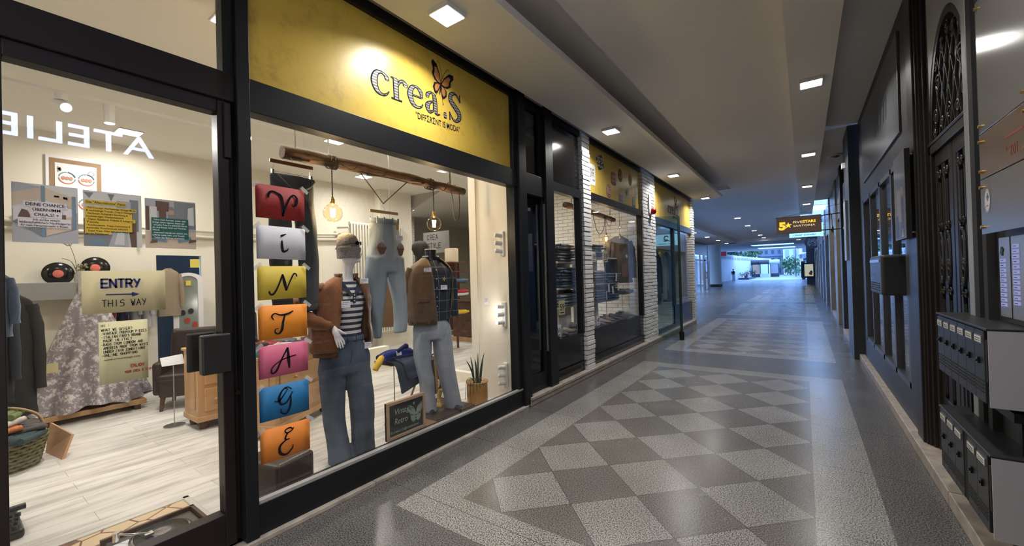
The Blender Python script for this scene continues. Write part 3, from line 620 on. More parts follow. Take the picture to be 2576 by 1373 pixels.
def crea_logo(board, O, h, u, v, full=True):
    """sketched serif wordmark with a butterfly and a motto underneath"""
    N = u.cross(v).normalized(); O = Vector(O); A = MB(); Bm = MB(); x = 0
    for ch, ad in (('c', 1.0), ('r', .95), ('e', 1.02), ('a', 1.04), ('.', .56), ('S', 1.0)):
        for st in SER[ch]:
            pts = [(px+x, py, w) for px, py, w in st]; A.brush(pts, O + N*.002, u, v, h, 0, 1.12)
            Bm.brush([(px, py, max(w-.075, .004)) for px, py, w in pts], O + N*.0035, u, v, h, 0)
        x += ad
    A.build('lettering', INK, board); Bm.build('letter_hatching', HATCH, board)
    bx, by = 4.12, 1.60; C = O + u*(bx*h) + v*(by*h) + N*.003; K = MB(); Om = MB()
    a = math.radians(-14); uu = u*math.cos(a)+v*math.sin(a); vv = v*math.cos(a)-u*math.sin(a)
    for sg in (-1, 1):
        up = [(0, 0), (sg*.12, .38), (sg*.40, .78), (sg*.66, .86), (sg*.72, .70), (sg*.58, .45), (sg*.60, .22), (sg*.40, .02), (sg*.22, -.02)]
        lo = [(0, 0), (sg*.22, -.02), (sg*.40, -.12), (sg*.44, -.35), (sg*.28, -.58), (sg*.14, -.52), (sg*.04, -.2)]
        iu = [(sg*.05, .04), (sg*.16, .34), (sg*.38, .62), (sg*.52, .58), (sg*.46, .40), (sg*.47, .22), (sg*.33, .08), (sg*.2, .03)]
        il = [(sg*.06, -.05), (sg*.2, -.07), (sg*.32, -.16), (sg*.34, -.32), (sg*.26, -.46), (sg*.16, -.40), (sg*.09, -.2)]
        q = h*1.1
        for P, m, d in ((up, K, 0), (lo, K, 0), (iu, Om, .0012), (il, Om, .0012)):
            P2 = [(px*q, py*q) for px, py in P]; m.flat(P2 if sg > 0 else P2[::-1], C + N*d, uu, vv)
        K.brush([(0, .02, .03), (sg*.06, .45, .02), (sg*.25, .85, .018), (sg*.36, .92, .018), (sg*.36, .85, .015)], C, uu, vv, h*1.15)
        K.brush([(sg*.18, -.55, .03), (sg*.24, -.72, .025), (sg*.30, -.84, .05)], C, uu, vv, h*1.1)
    K.brush([(0, .12, .06), (0, -.3, .08), (0, -.5, .03)], C + N*.0016, uu, vv, h*1.1)
    K.build('butterfly_outline', INK, board); Om.build('butterfly_wings', BFLY, board)
    if full:
        T = MB(); T.text('"DIFFΣRΣNT IS MODA"', h*.3, O + u*(2.35*h) - v*(.5*h) + N*.002, u, v, fit=h*3.0, bold=.012); T.build('motto', INK, board)
# main board
sb = thing('signboard', 'large glowing gold signboard with sketched wordmark and butterfly, above the main display window', 'sign', (-2.9, 2.68, 3.38))
MB().box(-2.935, -2.905, 1.175, 4.185, 2.935, 3.84).build('panel', YEL, sb)
_a = math.radians(2.2); crea_logo(sb, (-2.905, 2.14, 3.205), .20, EY*math.cos(_a)+EZ*math.sin(_a), EZ*math.cos(_a)-EY*math.sin(_a))
# second board with stickers
s2 = thing('signboard', 'gold signboard covered with round and square badge stickers, over the denim window', 'sign', (-2.9, 7.65, 3.4))
MB().box(-2.935, -2.905, 6.29, 9.0, 2.99, 3.83).build('panel', YEL, s2)
def sticker(y, z, w, h, bg, ink, kind, txt, label=None):
    m = MB(); x = -2.902
    if kind == 'rect': m.prism([(-w/2+.03, -h/2), (w/2-.03, -h/2), (w/2, -h/2+.03), (w/2, h/2-.03), (w/2-.03, h/2), (-w/2+.03, h/2), (-w/2, h/2-.03), (-w/2, -h/2+.03)], (x, y, z), EY, EZ, .001, 0)
    elif kind == 'star': m.prism([((w/2 if k % 2 else w*.38)*math.cos(math.pi*k/4+.39), (h/2 if k % 2 else h*.38)*math.sin(math.pi*k/4+.39)) for k in range(8)], (x, y, z), EY, EZ, .001, 0)
    else: m.prism([(w/2*math.cos(k*.262), h/2*math.sin(k*.262)) for k in range(24)], (x, y, z), EY, EZ, .001, 0)
    if kind == 'oval': m.ring((x+.002, y, z), EY, EZ, w*.38, w*.42, 1, e=h/w)
    ls = txt.split('|')
    for i, l in enumerate(ls):
        hh = h*.62/len(ls); m.text(l, hh*.8, (x+.002, y-w*.4, z+h*.31-hh*(i+.85)), mi=1, fit=w*.8, bold=.02)
    o = m.build('sticker', [bg, ink], s2)
PW = mat('sticker_white', (.7, .7, .68), .5); PR = mat('sticker_red', (.42, .06, .03), .5); PB = mat('sticker_black', (.02, .02, .025), .5); PO = mat('sticker_orange', (.55, .22, .06), .5); PG = mat('sticker_grey', (.30, .33, .36), .5)
sticker(6.88, 3.60, .36, .32, PB, PW, 'star', 'RETRO|87|WEAR'); sticker(6.50, 3.32, .30, .36, PW, PB, 'rect', 'NEW|YORK|CITY|o o')
sticker(7.25, 3.15, .24, .24, PR, PW, 'oval', 'VINTAGE'); sticker(7.50, 3.42, .23, .24, PR, PW, 'rect', 'ROUTE|VINTAGE'); sticker(7.86, 3.55, .22, .26, PB, PO, 'oval', 'CLUB')
sticker(8.42, 3.56, .20, .26, PO, PR, 'oval', 'DENIM'); sticker(7.86, 3.10, .24, .24, PG, PB, 'star', 'OLD|SKOOL'); sticker(8.22, 3.25, .20, .20, PG, PB, 'star', 'MIX'); sticker(8.80, 3.35, .18, .22, PG, PB, 'oval', 'USA'); sticker(8.62, 3.12, .18, .24, PB, PG, 'rect', 'SINCE')
s3 = thing('signboard', 'small faded gold signboard over the last bay, with the same wordmark', 'sign', (-2.9, 11.9, 3.4))
MB().box(-2.935, -2.905, 9.92, 13.82, 2.96, 3.83).build('panel', YEL, s3)
crea_logo(s3, (-2.905, 11.3, 3.2), .20, EY, EZ)
# fire alarm on the second pillar
t = thing('fire_alarm', 'white wall alarm with a red dome on the wide white brick pillar', 'alarm', (-2.83, 9.45, 3.15))
MB().prism([(.07*math.cos(k*.314)+0, .16+.07*math.sin(k*.314)) for k in range(10)] + [(.07*math.cos(k*.314), -.16+.07*math.sin(k*.314)) for k in range(10, 20)], (-2.85, 9.45, 3.18), EY, EZ, .04).build('base', PAPW, t, bev=.006)
MB().lathe([(.075, 0), (.075, .04), (.05, .09), (0, .10)], (-2.81, 9.55, 3.02), ax='x').build('dome', mat('red_lens', (.35, .01, .01), .2), t)
# black and white picture in the dark vestibule
t = thing('picture', 'small black and white portrait print hung behind the dark second door', 'picture', (-3.55, 4.95, 1.95))
MB().box(-3.56, -3.545, 4.98, 5.24, 1.72, 2.2).build('print', mat('grey_print', (.28, .28, .28), .4), t)
MB().flat([(.03, 0), (.2, 0), (.2, .16), (.15, .22), (.13, .32), (.08, .3), (.07, .2), (.03, .12)], (-3.542, 5.0, 1.74), EY, EZ).build('figure', BLKM, t)
# ================================================================ THINGS ON THE GLASS
XG = -2.914
def paper(name, label, y0, y1, z0, z1, m, cat='paper', x=XG, t=None, tape=True, skew=0, group=None):
    t = thing(name, label, cat, (x, (y0+y1)/2, (z0+z1)/2), group)
    n = 6; vs = []; fs = []
    for i in range(n+1):
        y = y0+(y1-y0)*i/n; b = .006*math.sin(math.pi*i/n)
        for z in (z0, z1): vs.append((x+b*(.5 if z == z0 else 1)+.001, y, z + skew*(i/n-.5)))
    for i in range(n): fs.append((2*i, 2*i+2, 2*i+3, 2*i+1))
    MB().add(vs, fs, 0, True).build('sheet', m, t, solid=.0006)
    if tape:
        k = MB(); c = math.radians(40)
        for (y, z, s) in ((y0, z1, 1), (y1, z1, -1)):
            u = EY*math.cos(c*s)+EZ*math.sin(c*s); v = EZ*math.cos(c*s)-EY*math.sin(c*s)
            k = MB(); k.flat([(-.03, -.012), (.03, -.012), (.03, .012), (-.03, .012)], (x+.009, y+.0*s, z-.002), u, v); k.build('tape', TAPE, t)
    return t
cards = [('deep red', (.30, .018, .015), 'V', 2.06, 2.285, 'topmost'), ('white', (.62, .61, .66), 'i', 1.787, 2.01, 'second from the top'), ('yellow', (.62, .46, .05), 'N', 1.517, 1.741, 'third from the top'),
         ('bright orange', (.80, .26, .02), 'T', 1.247, 1.476, 'above a pink one'), ('pink', (.60, .12, .22), 'A', .998, 1.212, 'below an orange one'), ('blue', (.012, .16, .38), 'G', .715, .94, 'second from the bottom'), ('dull orange', (.72, .22, .03), 'E', .441, .66, 'lowest of the column')]
CAL = {'V': [[(-.38,.12,.04),(-.36,.26,.08),(-.26,.34,.05),(-.12,.3,.06),(.0,.2,.10),(.05,-.1,.09),(.04,-.42,.05)],[(.04,-.42,.06),(.14,-.1,.07),(.28,.2,.06),(.40,.30,.05),(.50,.2,.08),(.46,.0,.09),(.36,-.06,.04),(.34,.02,.03)]],
 'i': [[(.0,.08,.05),(.0,-.1,.08),(.03,-.26,.08),(.14,-.24,.05),(.2,-.16,.02)],[(-.03,.22,.07),(.14,.30,.02)]],
 'N': [[(-.42,-.26,.05),(-.38,-.36,.05),(-.28,-.34,.06),(-.14,-.1,.05),(.0,.26,.05)],[(.0,.26,.04),(.05,.0,.10),(.10,-.26,.05)],[(.10,-.26,.04),(.22,.02,.04),(.34,.26,.05),(.42,.26,.04),(.44,.18,.05)]],
 'T': [[(-.3,.08,.03),(-.36,.2,.05),(-.26,.28,.04),(-.1,.22,.05),(.12,.24,.06),(.3,.32,.04)],[(.04,.22,.04),(-.02,.0,.07),(-.06,-.24,.08),(-.16,-.36,.05),(-.26,-.32,.05),(-.26,-.22,.03),(-.16,-.2,.02)]],
 'A': [[(.1,.36,.05),(-.1,.0,.05),(-.26,-.32,.06),(-.4,-.36,.05),(-.38,-.2,.04),(-.2,-.06,.03),(.0,.02,.04),(.36,.08,.04)],[(.1,.36,.05),(.12,.0,.10),(.14,-.3,.05)]],
 'G': [[(.2,.3,.03),(.06,.4,.04),(-.1,.32,.05),(-.2,.1,.08),(-.14,-.1,.07),(.02,-.08,.05),(.12,.06,.04),(.22,.22,.04)],[(-.34,.04,.03),(-.2,.02,.05),(.0,.24,.03),(.06,.34,.03),(-.02,.38,.03)],[(.16,.1,.04),(.14,-.2,.07),(.02,-.42,.06),(-.14,-.36,.05),(-.14,-.24,.03)]],
 'E': [[(.2,.3,.04),(.12,.38,.05),(-.04,.34,.04),(.02,.24,.05),(.16,.28,.04),(.24,.36,.03)],[(.04,.24,.05),(-.04,.1,.06),(.0,.04,.05),(.1,.04,.03)],[(.0,.04,.04),(-.2,-.1,.07),(-.2,-.32,.09),(-.02,-.42,.06),(.16,-.3,.05),(.2,-.18,.03)]]}
for cname, c, L, z0, z1, pos in cards:
    t = paper('letter_card', '%s card with a handwritten %s taped to the window, %s' % (cname, L, pos), 1.222+.004*(z0 > 1), 1.55, z0, z1, mat('card_'+cname.replace(' ', '_'), c, .65), 'card', tape=True, skew=random.uniform(-.008, .008))
    m = MB()
    for st in CAL[L]: m.brush(st, (XG+.0085, 1.385, (z0+z1)/2), EY, EZ, .215, 0, 1.0)
    m.build('handwritten_letter', INK, t)
TPAP = mat('translucent_tan_paper', (.60, .52, .30), .7, alpha=.93); TPAP2 = mat('pale_yellow_paper', (.66, .60, .36), .7, alpha=.93)
t = paper('notice', 'tan paper notice reading ENTRY and THIS WAY with an arrow, on the glass door', .425, .752, 1.497, 1.714, TPAP, 'notice', tape=False)
m = MB(); m.strokes('ENTRY', .042, (XG+.009, .495, 1.628), w=.22, adv=.74, slope=-.01); m.brush([(.51, 1.592, .006), (.615, 1.590, .007)], (XG+.009, 0, 0), EY, EZ); m.flat([(.61, 1.576), (.64, 1.589), (.61, 1.602)], (XG+.009, 0, 0), EY, EZ); m.build('blue_lettering', NAVY, t)
m = MB(); m.strokes('THIS WAY', .034, (XG+.009, .495, 1.530), w=.09, adv=.66); m.build('black_lettering', INK, t)
t = paper('notice', 'yellow handwritten notice headed WHAT WE OFFER, on the glass door under the tan one', .482, .672, 1.135, 1.452, TPAP2, 'notice', tape=False)
m = MB()
for i, l in enumerate(('HI :)', 'WHAT WE OFFER?', '-VINTAGE PREMIUM PIECES', '-ITALIAN PANTS BRAND', ' MADE IN ITALY', '-BAGS FROM LONDON AND', ' AMERICA MADE FROM WASTE', ' UNDER FAIR CONDITIONS', '-ONLINE SHOPPING')):
    m.strokes(l, .0125, (XG+.008, .490, 1.428-i*.0185-.004*(i > 0)), w=.16, adv=.62 if len(l) > 16 else .7)
m.build('black_lettering', INK, t); m = MB().text('www.creasvintage.com', .011, (XG+.008, .498, 1.255), mi=0, fit=.14); m.build('web_address', INK, t)
m = MB(); m.strokes('ENJOY', .015, (XG+.008, .60, 1.205), w=.2, adv=.75); m.strokes('YOUR CREA.S TEAM', .0115, (XG+.008, .575, 1.178), w=.18, adv=.6); m.build('red_lettering', REDI, t)
# three photo prints
def pz(y0, z0, w, h, s=1):  # unit square helper on a print
    return lambda pts: [(y0+px*w, z0+pz_*h) for px, pz_ in pts]
G1 = mat('print_grey', (.20, .21, .22), .5); G2 = mat('print_mid', (.40, .40, .41), .5); G3 = mat('print_light', (.62, .60, .57), .5); BR_ = mat('print_brown', (.13, .07, .05), .5); PKN = mat('print_cream', (.58, .46, .34), .5); YB = mat('print_yellow', (.66, .44, .04), .5); GB = mat('print_green', (.012, .10, .07), .5); SK = mat('print_skin', (.50, .28, .19), .5); PKB = mat('print_pink', (.72, .66, .66), .5)
PMATS = [G1, G2, G3, BR_, PKN, YB, GB, SK, PKB, INK, PAPW, mat('print_blue', (.16, .24, .30), .5)]
def poster(label, y0, y1, z0, z1, shapes, lines):
    t = thing('poster', label, 'poster', (XG, (y0+y1)/2, (z0+z1)/2)); w, h = y1-y0, z1-z0
    MB().box(XG, XG+.001, y0, y1, z0, z1).build('sheet', G2, t)
    m = MB()
    for i, (mi, pts) in enumerate(shapes): m.flat([(y0+a*w, z0+b*h) for a, b in pts], (XG+.0014+.00025*i, 0, 0), EY, EZ, mi)
    m.build('printed_photo', PMATS, t); m = MB()
    for (a, b, hh, fit, mi, tx) in lines: m.text(tx, hh*h, (XG+.0014+.00025*len(shapes)+.0006, y0+a*w, z0+b*h), mi=mi, fit=fit*w, bold=.01)
    m.build('lettering', PMATS, t); return t
R_ = lambda a, b, c, d: [(a, b), (c, b), (c, d), (a, d)]
poster('photo print headed DEINE CHANCE on the glass door, leftmost of three', .209, .418, 1.847, 2.121,
  [(2, R_(0, .55, 1, 1)), (1, [(0, .62), (.42, .82), (.48, .95), (.1, 1), (0, 1)]), (4, [(0, .60), (.42, .74), (.42, .95), (0, .82)]), (4, [(.48, .74), (.92, .62), (.92, .82), (.48, .95)]), (8, [(.02, .34), (.42, .30), (.42, .70), (.02, .58)]), (8, [(.48, .30), (.9, .36), (.9, .6), (.48, .72)]), (0, [(0, .34), (.42, .12), (.42, .34), (.1, .40)]), (4, [(.5, .12), (.95, .26), (.95, .5), (.5, .34)]), (11, R_(.42, .1, .48, .98)), (11, R_(.9, .2, .96, .84)), (1, [(0, .0), (1, 0), (1, .26), (.45, .08), (0, .3)]), (3, [(.08, .42), (.14, .56), (.22, .54), (.28, .42)]), (3, R_(.74, .36, .8, .5)), (8, R_(.16, .60, .82, .70)), (8, R_(.26, .43, .74, .61)), (8, R_(.08, .26, .88, .42)), (9, [(.62, .8), (.7, .8), (.7, .83), (.62, .83)]), (9, [(.76, .78), (.83, .77), (.83, .81), (.76, .82)])],
  [(.19, .625, .055, .60, 9, 'DEINE CHANCE:'), (.29, .54, .05, .42, 9, 'ÜBERNIMM'), (.31, .455, .05, .38, 9, 'CREA.S! +'), (.30, .375, .035, .40, 9, 'Ich suche eine/n'), (.10, .325, .035, .76, 9, 'leidenschaftliche/n Nachfolger/in'), (.12, .275, .035, .72, 9, 'für mein Herzensprojekt in Bozen.')])
poster('photo print with a yellow text block on the glass door, middle of three', .436, .657, 1.838, 2.118,
  [(2, R_(0, 0, 1, 1)), (0, [(0, .97), (.17, .97), (.1, .86)]), (0, [(.4, .97), (.52, .97), (.46, .84)]), (0, R_(.78, .3, .94, .9)), (1, R_(.55, .66, .8, .86)), (3, [(.8, .0), (.9, .0), (.9, .5), (.74, .5)]), (0, [(0, 0), (.75, 0), (.5, .22), (0, .24)]), (11, [(.1, .02), (.4, .02), (.3, .14), (.12, .12)]), (1, [(.4, 0), (.74, 0), (.74, .3), (.5, .3)]), (2, [(.5, .04), (.68, .04), (.68, .26), (.56, .26)]), (3, R_(0, .2, .06, .5)), (5, R_(.02, .76, .72, .83)), (5, R_(.02, .66, .90, .72)), (5, R_(.02, .28, .82, .67)), (5, R_(.02, .22, .46, .29)), (5, R_(.02, .46, .88, .52))],
  [(.04, .775, .042, .66, 9, 'Das "Alles-inklusive"-Paket')] + [(.04, .68-.052*i, .032, (.84, .78, .7, .62, .8, .2, .74, .70, .80, .36)[i], 9, s_) for i, s_ in enumerate(('· Full Concept: Hochwertige Vintage-Mode', '& nachhaltige Trends: Crea.S Vintage', '· Startbereit: Komplette Einrichtung &', 'hochwertiger Kleiderbestand', '· Digital: Etablierte Website & Instagram', 'Tools', '· Kundenstamm: Treue Community &', 'wertvoller Kundenstock inklusive', '· Super Preis: Alles aus einer Hand zum', 'fairen Paketpreis'))])
poster('photo print of a crouching person behind green text on the glass door, rightmost of three', .671, .899, 1.838, 2.111,
  [(1, R_(0, .36, 1, 1)), (4, R_(0, 0, 1, .36)), (3, R_(.2, .76, .46, .96)), (2, R_(0, .34, .22, .84)), (3, R_(.01, .36, .08, .84)), (0, R_(.56, .42, 1, .98)), (2, [(.82, .5), (.96, .5), (.96, .9), (.84, .86)]), (3, R_(.26, .5, .4, .78)), (0, [(.42, .5), (.6, .5), (.58, .72), (.44, .72)]), (7, [(.455, .70), (.54, .70), (.55, .78), (.5, .83), (.445, .78)]), (0, [(.44, .79), (.56, .79), (.53, .86), (.46, .86)]), (11, [(.1, .16), (.4, .12), (.4, .24), (.14, .24)]), (11, [(.62, .12), (.92, .18), (.88, .26), (.62, .24)]), (3, [(.08, .10), (.22, .12), (.22, .18), (.12, .17)]), (3, [(.84, .12), (1, .16), (1, .2), (.86, .2)]), (6, R_(.11, .2, .84, .62))],
  [(.13, .565-.052*i, .032, (.66, .62, .68, .66, .14, .68, .62, .62)[i], 10, s_) for i, s_ in enumerate(('· Führe mein Konzept weiter oder', 'bringe deine eigenen Ideen ein', '· Ich gebe Crea.S in liebevolle Hände', 'ab und freue mich auf frischen', 'Wind.', '· Interesse? Schreib mir einfach eine', 'DM für mehr Infos und Details', '· Teilen des Beitrags erwünscht'))])
# chalkboard leaning behind the glass
t = thing('chalkboard', 'wood framed chalkboard reading Vintage + Retro with a chalk butterfly, standing in the window corner', 'sign', (-2.96, 2.455, .24))
MB().box(-2.975, -2.955, 2.24, 2.675, .235, .558).build('slate', mat('slate', (.008, .010, .010), .5, noise_amt=.4, nscale=6), t)
fm = MB().box(-2.98, -2.94, 2.24, 2.265, .235, .56).box(-2.98, -2.94, 2.65, 2.675, .235, .56).box(-2.98, -2.94, 2.265, 2.65, .235, .262).box(-2.98, -2.94, 2.265, 2.65, .533, .56); fm.build('frame', mat('pale_wood_frame', (.42, .28, .18), .5), t, bev=.003)
CH = mat('green_chalk', (.30, .45, .33), .9); m = MB(); x = -2.953
m.text('Vintage', .052, (x, 2.32, .44), sx=.85, shear=.2, fit=.19); m.brush([(2.545, .475, .006), (2.545, .505, .006)], (x, 0, 0), EY, EZ); m.brush([(2.532, .49, .006), (2.558, .49, .006)], (x, 0, 0), EY, EZ)
m.text('Retro', .055, (x, 2.32, .355), shear=.2, fit=.145); m.build('chalk_heading', CH, t); m = MB(); m.text('crea.s', .022, (x, 2.31, .285), fit=.075, shear=.2); m.ring((x, 2.292, .294), EY, EZ, .007, .010); m.build('chalk_name', CH, t); m = MB(); m.text('@creasbolzano', .02, (x, 2.425, .285), fit=.17, shear=.2); m.ring((x, 2.412, .294), EY, EZ, .007, .010); m.build('chalk_address', CH, t)
m = MB(); C = (x, 2.565, .385)
for sg in (-1, 1):
    for P in ([(0, 0), (.02, .05), (.06, .085), (.085, .09), (.08, .05), (.055, .015), (.02, -.005)], [(0, -.01), (.05, 0), (.055, -.03), (.03, -.055), (.01, -.05)]):
        P = [(a*sg, b) for a, b in P]; m.flat(P if sg > 0 else P[::-1], C, EY, EZ)
m.build('chalk_butterfly', mat('chalk_wash', (.22, .27, .24), .9), t); m = MB()
for sg in (-1, 1): m.brush([(0, 0, .003), (sg*.02, .055, .003), (sg*.06, .092, .003), (sg*.09, .095, .003), (sg*.082, .05, .003), (sg*.06, .012, .003), (sg*.055, -.03, .003), (sg*.03, -.06, .003), (0, -.04, .003)], (x+.001, 2.565, .385), EY, EZ)
m.build('chalk_outline', CH, t)
def price_card(parent, O, u, v, w=.075, h=.042, red=True, name='price_tag'):
    O = Vector(O); N = u.cross(v).normalized(); m = MB(); m.prism([(0, 0), (w, 0), (w, h), (0, h)], O, u, v, .001, 0)
    for i, (a, L) in enumerate(((.1, .8), (.1, .65))):
        yy = h*(.72-.24*i); x0 = w*a
        for k in range(9 if i == 0 else 7): m.brush([(x0+k*w*.088, yy, w*.03), (x0+k*w*.088+w*.05, yy+h*.1*(k % 2), w*.03)], O+N*.0018, u, v, 1, 1)
    if red: m.brush([(w*.12, h*.16, w*.05), (w*.3, h*.18, w*.05)], O+N*.0018, u, v, 1, 2)
    return m.build(name, [PAPW, NAVY, REDI], parent)
# ================================================================ DRIFTWOOD RAIL, BULBS, TRACK SPOTS, PANELS
def log(label, p0, p1, r, seed):
    p0, p1 = Vector(p0), Vector(p1); t = thing('driftwood_rail', label, 'wooden rail', p0); rnd = random.Random(seed); rings = []; n = 20; k = 40
    d = (p1-p0).normalized(); a = d.cross(EZ).normalized(); b = a.cross(d)
    for i in range(k+1):
        f = i/k; c = p0+(p1-p0)*f + a*.012*math.sin(f*7+seed) + b*.012*math.sin(f*5); rr = r*(1-.10*f)*(1+.06*math.sin(f*23))
        rings.append([c + (a*math.cos(2*math.pi*j/n)+b*math.sin(2*math.pi*j/n))*rr*(1+.13*noise.noise(V(f*9, j*.9, seed))) for j in range(n)])
    MB().loft(rings, 0).build('trunk', LOGM, t); return t
CORD = mat('twisted_cord', (.03, .025, .02), .8, col2=(.16, .12, .08), nscale=90)
t = log('long grey driftwood rail hung on wires inside the main display window', (-3.45, 1.66, 2.695), (-3.45, 3.86, 2.715), .052, 3)
for y in (1.77, 3.62): MB().cyl((-3.45, y, 2.74), (-3.45, y, 3.78), .0025 if y < 2 else .007).build('suspension_wire', CORD, t)
m = MB()
def wrap(y, n=2, r=.058, x=-3.45, z=2.70): return [(x+r*math.cos(a), y+.02*a/6.28+.03*math.sin(a*.5), z+r*math.sin(a)) for a in [k*.35 for k in range(int(n*6.28/.35))]]
for y in (2.06, 2.10, 3.25, 3.30): m.tube(wrap(y), .006, n=6)
m.tube(spln([(-3.40, 2.12, 2.70), (-3.39, 2.25, 2.655), (-3.42, 2.38, 2.74)]), .006, n=6); m.tube(spln([(-3.40, 2.42, 2.64), (-3.39, 2.6, 2.66), (-3.42, 2.72, 2.74)]), .006, n=6)
m.tube(spln([(-3.40, 2.98, 2.65), (-3.39, 3.12, 2.665), (-3.42, 3.28, 2.76)]), .006, n=6); m.tube(spln([(-3.39, 3.33, 2.69), (-3.385, 3.44, 2.64), (-3.41, 3.55, 2.76)]), .006, n=6)
m.tube(spln([(-3.45, 3.56, 2.75), (-3.40, 3.6, 2.6), (-3.40, 3.62, 2.35), (-3.40, 3.70, 2.35), (-3.42, 3.74, 2.66), (-3.45, 3.7, 2.76)]), .006, n=6)
m.build('cord_wrapping', CORD, t)
AMB = glass('amber_bulb_glass', (1, .90, .72), 1.5); FIL = emis('filament', (1, .72, .36), 90)
def bulb(label, x, y, z, top, r=.082, watt=14, zt=None):
    t = thing('pendant_bulb', label, 'lamp', (x, y, z))
    m = MB(); n = 40
    for ph in (0, math.pi): m.tube([(.003*math.cos(k*1.1+ph), .003*math.sin(k*1.1+ph), r*1.7+ (top-z-r*1.7)*k/n) for k in range(n+1)], .0035, n=5)
    m.build('cord', CORD, t, local=True)
    MB().lathe([(.0, r*1.75), (.014, r*1.74), (.016, r*1.55), (.019, r*1.5), (.019, r*1.05), (.016, r*1.0)], (0, 0, 0)).build('socket', BRASS, t, local=True)
    prof = [(.0, -r)] + [(r*math.sin(a), -r*math.cos(a)) for a in [math.pi*k/14 for k in range(1, 12)]] + [(r*.32, r*.98), (r*.28, r*1.12)]
    MB().lathe(prof, (0, 0, 0), n=28, cap=False).build('bulb_glass', AMB, t, local=True)
    m = MB()
    for k in range(7): a = k*.9; m.tube([(r*.18*math.cos(a), r*.18*math.sin(a), -r*.45), (r*.26*math.cos(a), r*.26*math.sin(a), r*.5)], .0022, n=5)
    m.build('filament', FIL, t, local=True)
    if watt:
        l = bpy.data.lights.new('bulb_light', 'POINT'); l.energy = watt; l.color = (1, .78, .50); l.shadow_soft_size = .012; o = bpy.data.objects.new('bulb_light', l); o.location = (x, y, z); COL.objects.link(o)
    return t
bulb('glowing round filament bulb on a twisted cord, over the mannequin in the grey beanie', -3.41, 2.07, 2.235, 2.66)
bulb('glowing round filament bulb on a twisted cord, over the headless mannequin', -3.41, 3.30, 2.245, 2.66)
t = log('short driftwood rail seen through the denim window, behind the brick pillar', (-3.95, 7.62, 3.05), (-3.95, 10.0, 3.0), .05, 9) if False else log('short driftwood rail seen through the denim window, behind the brick pillar', (-3.35, 6.35, 2.84), (-3.35, 8.62, 2.80), .05, 9)
for y in (6.6, 8.4): MB().cyl((-3.35, y, 2.87), (-3.35, y, 3.78), .006).build('suspension_wire', CORD, t)
m = MB(); m.tube(spln([(-3.3, 7.4, 2.8), (-3.28, 7.5, 2.5), (-3.28, 7.7, 2.42), (-3.28, 7.9, 2.6), (-3.3, 7.97, 2.82)]), .006, n=6); m.tube(spln([(-3.3, 7.98, 2.8), (-3.28, 8.1, 2.62), (-3.28, 8.25, 2.66), (-3.3, 8.35, 2.84)]), .006, n=6); m.build('cord_loops', CORD, t)
bulb('glowing filament bulb over the left denim shelves, seen through the narrow window', -3.3, 6.72, 2.33, 2.8, watt=8)
bulb('glowing filament bulb over the right denim shelves near the brick wall', -3.3, 8.02, 2.33, 2.8, watt=8)
bulb('glowing filament bulb in the last dim shop bay', -3.6, 12.2, 2.25, 3.75, watt=6)
# shop ceiling panels
for i, (x, y) in enumerate(((-3.75, 1.45), (-5.8, -1.3), (-5.8, 3.6), (-7.6, 1.6), (-7.4, 5.2), (-4.3, 4.0), (-4.6, 6.9), (-6.6, 8.0), (-10, 8.6))):
    ceil_light(x, y, 3.78, 'square lit ceiling panel inside the shop, %s' % ('above the letter cards', 'near the side wall', 'over the pine drawers', 'near the back wall', 'by the tall radiator', 'above the potted plant end of the window', 'over the denim shelves', 'over the dark counter', 'in the far back room')[i], K_SHOP, s=.24, col=WARM, h=.012, spread=170)
ceil_light(-5.4, 11.8, 3.9, 'square lit panel in the ceiling of the last dim bay', 5, s=.3, col=WARM, h=.02)
def spot(label, x, y, z, aim, watt=30, on=True, L=.16):
    t = thing('track_spotlight', label, 'spotlight', (x, y, z)); d = (Vector(aim)-V(x, y, z-.1)).normalized(); c = V(0, 0, -.1)
    MB().cyl((0, 0, 0), (0, 0, -.06), .045, .045).cyl((0, 0, -.03), (0, 0, -.1), .01).build('mount', LW, t, local=True)
    MB().tube([c-d*L/2, c+d*L/2], .042, n=18).build('barrel', LW, t, local=True)
    MB().tube([c+d*(L/2+.0), c+d*(L/2+.004)], .036, n=18).build('lens', emis('spot_lens', (1, .96, .88), 25 if on else .6), t, local=True)
    if on and watt:
        l = bpy.data.lights.new('spot_beam', 'SPOT'); l.energy = watt*6; l.spot_size = 1.1; l.spot_blend = .6; l.color = WARM; l.shadow_soft_size = .03; o = bpy.data.objects.new('spot_beam', l)
        o.location = V(x, y, z)+c+d*(L/2+.02); o.rotation_euler = d.to_track_quat('-Z', 'Y').to_euler(); COL.objects.link(o)
    return t
mb = MB().box(-5.55, -5.51, -1.5, 3.4, 3.42, 3.45); t = thing('ceiling_track', 'white lighting track crossing the shop behind the glass door', 'track', (-5.53, 1, 3.45)); mb.build('rail', LW, t); MB().box(-5.535, -5.525, -1.4, -1.38, 3.45, 3.78).box(-5.535, -5.525, 3.3, 3.32, 3.45, 3.78).build('hanger', LW, t)
spot('lit white track spotlight pointing at the door, behind the glass door', -5.53, .70, 3.42, (-4.6, 1.0, 2.8), 20)
spot('white track spotlight pointing down beside the lit one', -5.53, 1.02, 3.42, (-5.6, 1.1, 1.0), 26, on=True)
t = spot('white spotlight turned to the corner, glaring beside the hung dark jeans', -4.3, 1.72, 3.12, (-3.2, 1.65, 2.6), 8); MB().cyl((0, 0, 0), (0, 0, .66), .008).build('drop_rod', LW, t, local=True)
